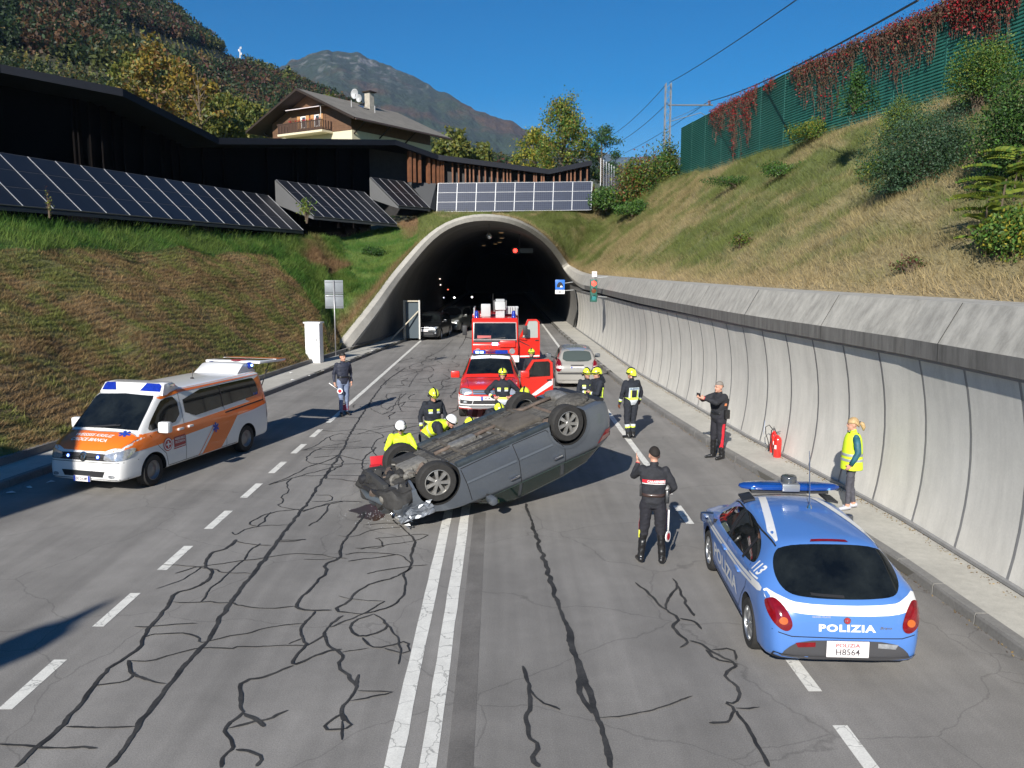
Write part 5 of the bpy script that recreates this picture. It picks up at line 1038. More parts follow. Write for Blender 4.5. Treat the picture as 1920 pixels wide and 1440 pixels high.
    # lamps: tall pointed ovals wrapping the corners
    for s in (-1, 1):
        ob = [(s * .61, .63), (s * .59, .70), (s * .64, .82), (s * .70, .89), (s * .77, .93), (s * .84, .90), (s * .84, .80), (s * .80, .70), (s * .73, .63), (s * .66, .605)]
        lo = decal('tail_lamp', ob, 'B', fv, redl(), root, .02, .04, 2)
        c = np.array([(s * .69 + math.cos(a) * .045, .72 + math.sin(a) * .04) for a in np.linspace(0, 6.28, 16)[:-1]]); decal('indicator', c, 'B', fv, orangel(), lo, .028, .03)
        _sd = [(-1.86, .96), (-1.80, .90), (-1.90, .76), (-2.02, .64), (-2.06, .68), (-1.97, .93)]
    # bumper insert, plate, reflectors
    decal('bumper_insert', [(-.66, .40), (-.50, .50), (0, .515), (.50, .50), (.66, .40), (.72, .27), (-.72, .27)], 'B', fv, M('dark_grey_plastic', (.05, .05, .055), .6), root, .008, .05, 1)
    ribbon('bumper_lip', [(-.78, .30), (-.5, .275), (0, .27), (.5, .275), (.78, .30)], 'B', fv, black(), root, w=.09, off=.02)
    decal('reflector', [(.34, .485), (.56, .475), (.53, .42), (.34, .43)], 'B', fv, redl(), root, .014, .04); decal('reversing_lamp', [(-.34, .485), (-.56, .475), (-.53, .42), (-.34, .43)], 'B', fv, headm(), root, .014, .04)
    x = -2.185; pl = MB().box((x, 0, .425), (.02, .46, .19), bev=.006).build('number_plate', M('plate_white', (.72, .68, .68), .5), root); red = M('plate_red', (.35, .05, .06), .5)
    text_flat('plate_text', 'POLIZIA', (x - .0115, 0, .475), (0, -1, 0), (0, 0, 1), .26, .045, red, pl, .02); text_flat('plate_text', 'H8564', (x - .0115, 0, .395), (0, -1, 0), (0, 0, 1), .26, .075, M('plate_ink', (.06, .05, .06), .5), pl, .01)
    decal('brake_light', [(-1.405, -.22), (-1.405, .22), (-1.365, .2), (-1.365, -.2)], 'T', fv, redl(), root, .02, .04)
    # roof: white chevrons, gutters, rack bar, light bar, aerial
    for s in (-1, 1):
        decal('white_chevron', [(.35, s * .40), (-.95, s * .60), (-1.28, s * .585), (-1.28, s * .56), (.35, s * .30)], 'T', fv, wht, root, .007, .05)
        ribbon('roof_gutter', [(.75, s * .61), (0, s * .635), (-.8, s * .63), (-1.35, s * .60)], 'T', fv, M('seam_dark'), root, w=.014, off=.004)
        MB().box((.35, s * .56, 1.46), (.34, .16, .03), rot=(R(-s * 12), 0, 0)).build('rack_foot', black(), root)
    seams(root, fv, 'B', [[(-.80, .60), (-.6, .545), (0, .535), (.6, .545), (.80, .60)]]); seams(root, fv, 'T', [[(-1.42, -.60), (-1.44, 0), (-1.42, .60)]])
    lb = empty('light_bar', (0, 0, 0)); lb.parent = root; zb = 1.60; x0 = .32
    half = [(0, .13), (.2, .135), (.45, .125), (.6, .095), (.68, .04), (.69, 0), (.68, -.04), (.6, -.095), (.45, -.125), (.2, -.135), (0, -.13)]
    def lens(sy, z0, z1, sc, mat, nm, ya, yb):
        pts = [(x0 + b * sc, s_ * a * sc) for s_ in (1,) for a, b in half] + [(x0 + b * sc, -a * sc) for a, b in half[::-1][1:-1]]
        pts = [(px_, py_) for px_, py_ in pts]; return pts
    ring_ = [(x0 + b, a) for a, b in half] + [(x0 + b, -a) for a, b in half[::-1][1:-1]]
    P = MB(); lv = []; 
    prof = [(.80, 0), (.97, .012), (1.0, .035), (.985, .06), (.9, .082), (.6, .092)]
    for sc, z in prof: lv.append([(x0 + (px_ - x0) * sc, py_ * sc, zb + z) for px_, py_ in ring_])
    n = len(ring_); V = [p for r_ in lv for p in r_]; F = [(i * n + k, i * n + (k + 1) % n, (i + 1) * n + (k + 1) % n, (i + 1) * n + k) for i in range(len(prof) - 1) for k in range(n)] + [tuple(range(n))[::-1], tuple((len(prof) - 1) * n + k for k in range(n))]
    mesh('blue_lens', V, F, M('lightbar_blue', (.008, .045, .22), .08, coat=1, noise=(3, .2)), lb, smooth=False).data.set_sharp_from_angle(angle=R(35))
    MB().box((x0, 0, zb + .045), (.285, .24, .11), bev=.02).build('centre_housing', M('silver_grey', (.35, .36, .37), .3, metal=.6), lb, auto=True)
    MB().lathe([(.105, .0), (.11, .05), (.105, .085), (.09, .1), (.001, .105)], 'z', (x0, 0, zb + .095), 20).build('beacon_dome', M('smoky_dome', (.06, .065, .07), .05, coat=1), lb, auto=True)
    for k in range(-6, 7):
        if abs(k) < 2: continue
        MB().box((x0 - .128 + abs(k) * .0035, k * .085, zb + .03), (.012, .05, .03)).build('led', M('led_pale', (.10, .28, .55), .15, coat=1), lb)
    MB().box((x0, 0, zb - .025), (.16, 1.05, .05), bev=.01).build('bar_foot', black(), lb)
    ant = MB().cyl((-.25, -.12, 1.49), (-.25, -.12, 1.54), .035, 12, .02).tube([(-.25, -.12, 1.53), (.05, -.19, 2.05), (.12, -.2, 2.2)], [.008, .006, .004], 5).build('aerial', chrome(), root)
    mirror_(root, (.86, 1.0, 1.0), (.12, .2, .15), paint('mirror_blue', (.02, .03, .06))); mirror_(root, (.86, -1.0, 1.0), (.12, .2, .15), MATS['mirror_blue'])
    for s in (1, -1): decal('headlight', [(s * .5, .62), (s * .62, .76), (s * .76, .78), (s * .76, .66)], 'F', fv, headm(), root, .012, .05, 1)
police()
# ---------------------------------------------------------------- ambulance
def ambulance():
    d = Vector((-.279, -.960)); c = Vector((-6.80, 18.66)) - Vector((.960, -.279)) * .93
    root = empty('ambulance', (c.x, c.y, 0), math.atan2(d.y, d.x), 'white and orange ambulance van with blue roof lights and its tailgate raised', 'ambulance')
    wht = paint('ambulance_white', (.72, .72, .71)); org = paint('ambulance_orange', (.80, .165, .012)); K = []
    for x, zt, ze, we, zb, wb, zm, wm, zs, ws, zbt in [(-2.70, 1.72, 1.70, .64, 1.12, .86, .8, .88, .45, .86, .34), (-2.66, 1.87, 1.83, .72, 1.13, .90, .8, .92, .4, .9, .31), (-2.5, 1.94, 1.89, .78, 1.13, .93, .8, .95, .36, .93, .28), (-1, 1.96, 1.905, .79, 1.13, .935, .8, .955, .34, .94, .27), (.6, 1.96, 1.905, .79, 1.13, .935, .8, .955, .34, .94, .27), (1.1, 1.935, 1.885, .785, 1.12, .93, .8, .955, .34, .94, .27),
        (1.28, 1.875, 1.83, .78, 1.11, .93, .8, .955, .34, .94, .27), (1.6, 1.60, 1.56, .80, 1.10, .925, .8, .95, .34, .94, .27), (1.9, 1.33, 1.30, .82, 1.08, .915, .79, .945, .34, .93, .27), (2.02, 1.22, 1.19, .82, 1.05, .905, .78, .94, .34, .93, .27), (2.25, 1.13, 1.10, .80, 1.0, .885, .74, .925, .34, .91, .27), (2.42, 1.035, 1.01, .77, .93, .85, .70, .90, .34, .885, .27), (2.53, .93, .91, .73, .84, .80, .62, .86, .34, .85, .27), (2.60, .78, .76, .68, .68, .76, .55, .80, .35, .79, .29), (2.63, .6, .58, .6, .52, .68, .45, .72, .36, .70, .31)]: K.append((x, zt, ze, we, zb, wb, zm, wm, zs, ws, zbt))
    body, bv, fv = make_body('body', K, wht, root, [(1.7, .34, .385, .6), (-1.7, .34, .385, .6)], per=4)
    steel = M('steel_rim', (.22, .22, .23), .4, metal=.6)
    for x, s in ((1.7, 1), (1.7, -1), (-1.7, 1), (-1.7, -1)): wheel(root, (x, s * .80, .335), .335, .23, s, rim=steel, flat=True, rr=.62, steer=R(4) if x > 0 else 0)
    gl = glass()
    for ax in 'LR':
        decal('orange_band', [(2.56, .92), (2.42, 1.03), (2.25, 1.10), (2.08, 1.15), (1.85, 1.14), (1.6, 1.135), (.3, 1.15), (-2.0, 1.24), (-2.62, 1.29), (-2.68, 1.10), (-2.0, 1.02), (.3, .90), (1.6, .845), (2.3, .83), (2.56, .74)], ax, fv, org, root, .004, .08, 0)
        decal('orange_roof_stripe', [(1.33, 1.80), (.6, 1.895), (-2.55, 1.90), (-2.60, 1.84), (.6, 1.82), (1.2, 1.755)], ax, fv, org, root, .006, .06, 0)
        decal('orange_rear_corner', [(-1.75, 1.30), (-2.1, 1.70), (-2.62, 1.84), (-2.66, 1.26), (-2.0, 1.21)], ax, fv, org, root, .004, .08, 0)
        decal('orange_diagonal', [(-.55, .99), (-1.35, 1.03), (-.62, .33), (.10, .33)], ax, fv, org, root, .0045, .08, 0)
        ribbon('white_diagonal_line', [(-.42, .99), (.22, .33)], ax, fv, org, root, w=.02, off=.006)
        decal('front_side_window', [(1.72, 1.16), (1.45, 1.20), (.75, 1.235), (.74, 1.76), (1.18, 1.76), (1.36, 1.62), (1.75, 1.25)], ax, fv, gl, root, .010, .06, 1)
        decal('side_window', [(.56, 1.235), (-.78, 1.29), (-2.15, 1.345), (-2.38, 1.38), (-2.28, 1.77), (-2.1, 1.80), (.56, 1.79)], ax, fv, gl, root, .012, .06, 1)
        for x in (-.80,): decal('window_pillar', [(x + .02, 1.28), (x - .02, 1.28), (x - .02, 1.80), (x + .02, 1.80)], ax, fv, black(), root, .015, .06)
        seams(root, fv, ax, [[(1.78, 1.12), (1.50, .78), (1.32, .62), (1.25, .34)], [(.66, 1.82), (.66, .34)], [(-.84, 1.28), (-.84, .6), (-.84, .34)], [(1.25, .34), (-1.25, .34)]])
        ribbon('sliding_rail', [(-.85, 1.135), (-2.5, 1.2)], ax, fv, M('seam_dark'), root, w=.03, off=.007)
        ribbon('door_edge_line', [(1.18, .52), (.75, .52)], ax, fv, wht, root, w=.03, off=.012)
        s = 1 if ax == 'L' else -1
        MB().box((.82, s * .96, 1.055), (.18, .05, .05), bev=.015).build('door_handle', wht, root, auto=True); MB().box((.48, s * .96, 1.06), (.16, .05, .05), bev=.015).build('door_handle', wht, root, auto=True)
        # crest and lettering on the door
        e = np.array([(1.26 + math.cos(a) * .145, .80 + math.sin(a) * .145) for a in np.linspace(0, 6.28, 26)[:-1]]); cr = M('crest_red', (.42, .03, .04), .4); decal('crest', e, ax, fv, cr, root, .010, .05); ee = (e - (1.26, .8)) * .86 + (1.26, .8); decal('crest_ring', ee, ax, fv, whiteM(), root, .013, .05); decal('crest_core', (e - (1.26, .8)) * .68 + (1.26, .8), ax, fv, cr, root, .016, .05)
        for p in ([(1.24, .73), (1.28, .73), (1.28, .87), (1.24, .87)], [(1.19, .78), (1.33, .78), (1.33, .82), (1.19, .82)]): decal('white_cross', p, ax, fv, whiteM(), root, .019, .1)
        decal('crest_panel', [(1.06, .91), (.68, .92), (.68, .70), (1.06, .69)], ax, fv, M('crest_panel_red', (.36, .05, .05), .5), root, .008, .1); text('lettering', 'WEISSES KREUZ', (.87, .86), .33, .05, ax, fv, whiteM(), root, .012); text('lettering', 'CROCE BIANCA', (.87, .79), .33, .05, ax, fv, whiteM(), root, .012); ribbon('crest_underline', [(1.08, .66), (.68, .67)], ax, fv, cr, root, w=.02, off=.009)
        for k in range(3): a = k * math.pi / 3 + math.pi / 2; q = np.array([math.cos(a), math.sin(a)]); t_ = np.array([-q[1], q[0]]) * .025; cc = np.array((-.42, .86)); decal('star_of_life', [cc - q * .115 - t_, cc - q * .115 + t_, cc + q * .115 + t_, cc + q * .115 - t_], ax, fv, M('star_blue', (.02, .06, .38), .4), root, .012 + .002 * k, .06)
        text('lettering', '118', (-2.22, 1.47), .26, .11, ax, fv, whiteM(), root, .010, shear=.3, bold=.03); text('lettering', '112', (-2.2, 1.40), .2, .05, ax, fv, M('star_blue'), root, .013, shear=.3)
        decal('headlight', [(2.62, .70), (2.50, .71), (2.28, .78), (2.16, .90), (2.26, .93), (2.42, .92), (2.56, .86)], ax, fv, headm(), root, .012, .04, 1)
        decal('tail_lamp', [(-2.60, .72), (-2.69, .72), (-2.69, 1.12), (-2.62, 1.12)], ax, fv, redl(), root, .008, .08)
        mirror_(root, (1.50, s * 1.10, 1.22), (.16, .26, .24), wht)
    decal('windscreen', [(-.80, 1.22), (-.4, 1.235), (0, 1.24), (.4, 1.235), (.80, 1.22), (.72, 1.78), (.68, 1.835), (0, 1.865), (-.68, 1.835), (-.72, 1.78)], 'F', fv, gl, root, .010, .06, 0)
    for s in (-1, 1): ribbon('wiper', [(s * .05 - .3, 1.245), (s * .05 + .32, 1.30)], 'F', fv, black(), root, w=.022, off=.03)
    decal('orange_bonnet', [(2.07, -.88), (2.12, 0), (2.07, .88), (2.30, .86), (2.46, .80), (2.555, .5), (2.565, 0), (2.555, -.5), (2.46, -.80), (2.30, -.86)], 'T', fv, org, root, .014, .035, 0)
    text('lettering', 'WEISSES KREUZ', (2.25, .0), .92, .085, 'T', fv, whiteM(), root, .02, bold=.025, shear=.25, up='front'); text('lettering', 'CROCE BIANCA', (2.38, -.03), .86, .075, 'T', fv, whiteM(), root, .02, bold=.025, shear=.25, up='front')
    for k in range(3): a = k * math.pi / 3 + math.pi / 2; q = np.array([math.cos(a) * .8, math.sin(a)]); t_ = np.array([-q[1], q[0]]) * .028; cc = np.array((2.13, .62)); decal('star_of_life', [cc - q * .13 - t_, cc - q * .13 + t_, cc + q * .13 + t_, cc + q * .13 - t_], 'T', fv, MATS['star_blue'], root, .02 + .002 * k, .06)
    seams(root, fv, 'T', [[(2.05, -.82), (2.09, 0), (2.05, .82)]])
    decal('grille', [(-.80, .80), (-.80, .70), (.80, .70), (.80, .80), (.66, .835), (0, .85), (-.66, .835)], 'F', fv, black(), root, .008, .06)
    for s in (-1, 1):
        decal('headlight', [(s * .50, .70), (s * .86, .72), (s * .89, .86), (s * .80, .90), (s * .60, .85), (s * .50, .83)], 'F', fv, headm(), root, .014, .05, 1)
        e = np.array([(s * .36 + math.cos(a) * .028, .775 + math.sin(a) * .028) for a in np.linspace(0, 6.28, 12)[:-1]]); decal('blue_flasher', e, 'F', fv, blueon(), root, .02, .05); decal('flasher_glow_lens', (e - (s * .36, .775)) * 1.9 + (s * .36, .775), 'F', fv, bluel(), root, .014, .05)
        decal('fog_lamp', [(s * .60, .36), (s * .74, .36), (s * .74, .43), (s * .60, .43)], 'F', fv, headm(), root, .01, .05, 2)
    ribbon('grille_bar', [(-.5, .765), (.5, .765)], 'F', fv, chrome(), root, w=.012, off=.012)
    e = np.array([(math.cos(a) * .085, .775 + math.sin(a) * .085) for a in np.linspace(0, 6.28, 24)]); ribbon('badge_ring', e, 'F', fv, chrome(), root, w=.02, off=.02, grid=.02); text('badge_letters', 'VW', (0, .775), .11, .11, 'F', fv, chrome(), root, .018, bold=.01)
    decal('lower_grille', [(-.52, .49), (.52, .49), (.46, .37), (-.46, .37)], 'F', fv, black(), root, .008, .06); seams(root, fv, 'F', [[(-.93, .665), (.93, .665)], [(-.88, .33), (.88, .33)]])
    px_ = 2.655; pl = MB().box((px_, -.02, .33), (.02, .40, .115)).build('number_plate', M('plate_white'), root); MB().box((px_ + .011, -.195, .33), (.004, .045, .115)).build('plate_band', M('plate_blue', (.02, .05, .35), .5), pl); MB().box((px_ + .011, .155, .33), (.004, .045, .115)).build('plate_band', MATS['plate_blue'], pl); text_flat('plate_text', 'DG 216 MP', (px_ + .012, -.02, .33), (0, 1, 0), (0, 0, 1), .27, .06, M('plate_ink'), pl)
    # front light pod
    P = [(1.30, .70, 1.86), (1.34, .0, 1.88)]
    def pod(x0, x1, wy, z0, z1, nm, taper=.8, nose=.12):
        v = []
        for x, z, sc in ((x1, z0, 1.0), (x1 - nose, z1 - .02, .95), (x0 + (x1 - x0) * .45, z1, .92), (x0, z0 - .01, .9)):
            v.append([(x - .12 * abs(y) ** 2, y * wy * sc, z - .03 * abs(y) ** 3) for y in np.linspace(-1, 1, 13)])
        v2 = [[(p[0], p[1], z0 - .08) for p in r_] for r_ in (v[0], v[-1])]; rows_ = [v2[0]] + v + [v2[1]]; V = [p for r_ in rows_ for p in r_]; F = [(i * 13 + k, i * 13 + k + 1, (i + 1) * 13 + k + 1, (i + 1) * 13 + k) for i in range(len(rows_) - 1) for k in range(12)]
        F += [tuple(i * 13 for i in range(len(rows_)))[::-1], tuple(i * 13 + 12 for i in range(len(rows_)))]
        o = mesh(nm, V, F, wht, root, smooth=True); o.data.set_sharp_from_angle(angle=R(50)); return o, bvh_of(o)
    pd, pb = pod(.55, 1.26, .80, 1.90, 2.10, 'light_pod')
    for s in (-1, 1): decal('blue_lens', [(s * .30, 1.925), (s * .74, 1.90), (s * .72, 2.02), (s * .66, 2.06), (s * .40, 2.075)], 'F', pb, bluel(), pd, .012, .05)
    for s in (-1, 1): MB().box((.82, s * .76, 2.0), (.16, .1, .09), bev=.02).build('work_lamp', chrome(), root, auto=True)
    pd2, pb2 = pod(-2.62, -1.75, .62, 1.96, 2.17, 'rear_light_pod', nose=.3)
    for s in (-1, 1): MB().ell((-2.50, s * .56, 2.06), (.13, .10, .09), 12, 8).build('rear_blue_lamp', bluel(), pd2, smooth=True); MB().ell((-2.47, s * .64, 2.07), (.04, .04, .035), 8, 6).build('lit_bulb', blueon(), pd2)
    MB().cyl((-.6, .25, 1.95), (-.6, .25, 1.98), .04, 10).tube([(-.6, .25, 1.97), (-.66, .25, 2.2)], .008, 5).build('aerial', black(), root)
    # open tailgate
    tg = MB().box((0, 0, 0), (1.25, 1.62, .07), bev=.03).build('tailgate', wht, root, auto=True); tg.location = (-3.22, 0, 2.11); tg.rotation_euler = (0, R(-2), 0)
    MB().box((-.42, 0, .034), (.40, 1.60, .012)).build('orange_panel', org, tg); MB().box((.12, 0, .034), (.52, 1.42, .014), bev=.004).build('tailgate_window', gl, tg); MB().box((-.18, 0, .036), (.05, 1.6, .012)).build('white_stripe', whiteM(), tg); MB().lathe([(.2, .036), (.2, .043), (.001, .043)], 'z', (.5, .1, 0), 20).build('crest', MATS['crest_red'], tg)
    MB().box((-.6, 0, -.01), (.1, 1.6, .09), bev=.02).build('tailgate_edge', org, tg, auto=True)
    for s in (-1, 1): MB().tube([(-2.66, s * .78, 1.5), (-3.1, s * .76, 2.08)], .014, 6).build('gas_strut', black(), root)
    # driver's green-yellow jacket seen behind the side glass
ambulance()
# ---------------------------------------------------------------- red pickup with its door open, facing the viewer
def door_panel(root, hinge, ang, Ln, z0, zb, zt, mat, stripe=True, side=1, winmat=None, name='open_door'):
    """side +1: left side of the vehicle; opens outwards round the front edge"""
    o = bpy.data.objects.new(name + '_tmp', None); bpy.data.objects.remove(o)
    outer = [(0, z0 + .12), (-.08, z0), (-Ln, z0), (-Ln, zb - .05), (-Ln + .02, zt - .12), (-Ln + .15, zt), (-.42, zt), (-.02, zb)]
    win = [(-.16, zb + .02), (-Ln + .10, zb + .02), (-Ln + .12, zt - .14), (-Ln + .2, zt - .08), (-.46, zt - .08)]
    mb = MB(); n = len(outer)
    # lower panel and window frame as one skin
    mb.prism([(0, z0 + .12), (-.08, z0), (-Ln, z0), (-Ln, zb), (-.02, zb)], -.035, .035, 'y')
    fr = [(-.02, zb), (-.42, zt), (-Ln + .15, zt), (-Ln + .02, zt - .12), (-Ln, zb)]; ins = [(-.15, zb), (-.46, zt - .07), (-Ln + .17, zt - .07), (-Ln + .10, zt - .14), (-Ln + .09, zb)]
    for i in range(4): mb.prism([fr[i], fr[i + 1], ins[i + 1], ins[i]], -.03, .03, 'y')
    d = mb.build(name, mat, root); MB().prism([ins[0], ins[1], ins[2], ins[3], ins[4]], -.006, .006, 'y').build('door_glass', winmat or glass(), d)
    MB().prism([(-.12, z0 + .1), (-Ln + .06, z0 + .08), (-Ln + .06, zb - .04), (-.12, zb - .04)], side * -.06, side * -.036, 'y').build('door_lining', M('door_lining', (.03, .03, .032), .7), d)
    if stripe: MB().prism([(-.32, z0 + .12), (-.52, z0 + .12), (-Ln + .02, zb - .28), (-Ln + .02, zb - .08)], side * .036, side * .042, 'y').build('white_stripe', whiteM(), d)
    MB().box((-Ln + .14, side * .05, zb - .12), (.16, .04, .04), bev=.01).build('door_handle', black(), d)
    d.location = hinge; d.rotation_euler = (0, 0, -side * ang); return d
def pickup():
    root = empty('fire_pickup', (-.35, 26.85, 0), R(-90.5), 'red and white fire brigade pickup with lit blue bar, nearest vehicle behind the wreck', 'pickup')
    red = paint('fire_red', (.60, .022, .012)); wht = whiteM(); K = []
    K = [(-2.72, .95, .93, .7, .85, .85, .7, .86, .5, .84, .42), (-2.68, 1.12, 1.10, .78, 1.0, .9, .75, .93, .45, .9, .36), (-1.15, 1.15, 1.13, .8, 1.05, .92, .75, .96, .42, .93, .34), (-1.02, 1.60, 1.55, .68, 1.1, .92, .75, .965, .4, .94, .33), (-.85, 1.76, 1.71, .66, 1.12, .92, .75, .965, .4, .94, .33), (-.2, 1.80, 1.75, .665, 1.12, .92, .75, .965, .4, .94, .33), (.35, 1.77, 1.72, .66, 1.12, .92, .75, .965, .4, .94, .33), (.55, 1.68, 1.63, .67, 1.12, .92, .75, .965, .4, .94, .33), (1.15, 1.26, 1.23, .76, 1.10, .91, .75, .965, .4, .94, .33), (1.3, 1.17, 1.14, .80, 1.06, .91, .75, .965, .4, .94, .33),
         (1.8, 1.13, 1.10, .81, 1.02, .90, .74, .965, .4, .94, .33), (2.2, 1.07, 1.04, .78, .96, .88, .72, .95, .38, .93, .33), (2.36, 1.0, .97, .74, .9, .84, .7, .92, .38, .9, .34), (2.44, .88, .86, .70, .78, .78, .62, .86, .38, .84, .36), (2.48, .66, .64, .64, .58, .74, .5, .8, .4, .78, .38)]
    body, bv, fv = make_body('body', K, red, root, [(1.55, .38, .43, .6), (-1.55, .38, .43, .6)], per=4)
    for x, s in ((1.55, 1), (1.55, -1), (-1.55, 1), (-1.55, -1)): wheel(root, (x, s * .82, .375), .375, .24, s, 6, steer=0)
    gl = glass()
    decal('windscreen', [(-.74, 1.25), (0, 1.275), (.74, 1.25), (.64, 1.60), (.60, 1.66), (0, 1.69), (-.60, 1.66), (-.64, 1.60)], 'F', fv, gl, root, .010, .06)
    decal('white_roof_band', [(.38, -.64), (.52, -.62), (.60, 0), (.52, .62), (.38, .64), (.30, 0)], 'T', fv, wht, root, .008, .05); decal('white_roof_front', [(-.63, 1.70), (0, 1.74), (.63, 1.70), (.62, 1.765), (0, 1.80), (-.62, 1.765)], 'F', fv, wht, root, .009, .05)
    for ax in 'LR': decal('side_window', [(.98, 1.18), (.55, 1.20), (-.85, 1.20), (-.85, 1.60), (.30, 1.66), (.50, 1.58)], ax, fv, gl, root, .01, .06, 1); seams(root, fv, ax, [[(1.05, 1.1), (1.0, .6), (.95, .36)], [(.1, 1.7), (.08, .36)], [(-.9, 1.6), (-1.0, 1.0), (-.95, .8)]])
    # front end
    decal('white_bumper', [(-.93, .80), (-.66, .755), (0, .74), (.66, .755), (.93, .80), (.90, .42), (.55, .40), (-.55, .40), (-.90, .42)], 'F', fv, wht, root, .008, .05)
    decal('grille', [(-.50, .95), (.50, .95), (.47, .80), (-.47, .80)], 'F', fv, black(), root, .01, .05)
    for z in (.90, .835): ribbon('grille_bar', [(-.48, z), (.48, z)], 'F', fv, chrome(), root, w=.022, off=.02)
    e = np.array([(math.cos(a) * .09, .87 + math.sin(a) * .075) for a in np.linspace(0, 6.28, 24)]); ribbon('badge_ring', e, 'F', fv, chrome(), root, w=.025, off=.03, grid=.02)
    for s in (-1, 1):
        decal('headlight', [(s * .50, .80), (s * .52, .95), (s * .80, .985), (s * .88, .90), (s * .84, .80)], 'F', fv, headm(), root, .014, .05, 1); decal('lamp_surround', [(s * .49, .79), (s * .51, .965), (s * .82, 1.0), (s * .90, .90), (s * .85, .79)], 'F', fv, black(), root, .011, .05, 1)
        decal('fog_surround', [(s * .48, .62), (s * .86, .66), (s * .86, .54), (s * .52, .52)], 'F', fv, black(), root, .012, .05); decal('fog_lamp', [(s * .66, .56), (s * .76, .56), (s * .76, .62), (s * .66, .62)], 'F', fv, headm(), root, .018, .05, 1)
        mirror_(root, (.95, s * 1.10, 1.23), (.14, .28, .22), red)
    decal('lower_grille', [(-.46, .63), (.46, .63), (.50, .52), (-.50, .52)], 'F', fv, black(), root, .012, .05); decal('skid_plate', [(-.62, .46), (.62, .46), (.5, .39), (-.5, .39)], 'F', fv, M('silver_grey', (.35, .36, .37), .3, metal=.6), root, .02, .05); ribbon('bumper_gap', [(-.9, .485), (-.6, .47), (.6, .47), (.9, .485)], 'F', fv, black(), root, w=.035, off=.014)
    pl = MB().box((2.51, 0, .70), (.02, .48, .11)).build('number_plate', M('plate_white'), root); MB().box((2.521, -.21, .70), (.004, .06, .11)).build('plate_band', M('plate_blue', (.02, .05, .35), .5), pl); text_flat('plate_text', 'VF 08 TBZ', (2.522, .03, .70), (0, 1, 0), (0, 0, 1), .33, .06, M('plate_ink', (.06, .05, .06), .5), pl)
    seams(root, fv, 'T', [[(2.3, -.62), (1.3, -.72)], [(2.3, .62), (1.3, .72)]]); seams(root, fv, 'T', [[(1.25, -.78), (1.3, 0), (1.25, .78)]], w=.03)
    lb = MB().box((.28, 0, 1.87), (.26, 1.12, .11), bev=.03).build('light_bar', bluel(), root, auto=True); MB().box((.27, 0, 1.875), (.28, .34, .115), bev=.02).build('bar_centre', M('bar_red', (.25, .02, .03), .2, coat=.8), lb, auto=True)
    for y in (-.42, -.28): MB().box((.415, y, 1.87), (.02, .11, .07)).build('lit_blue_lamp', blueon(), lb)
    MB().box((.28, 0, 1.80), (.2, 1.2, .04)).build('bar_rack', chrome(), lb); MB().tube([(.42, 0, 1.75), (.40, 0, 1.98)], .008, 5).build('aerial', black(), root)
    door_panel(root, (1.02, .95, 0), R(68), 1.12, .42, 1.13, 1.68, red, side=1)
    return root
pickup()
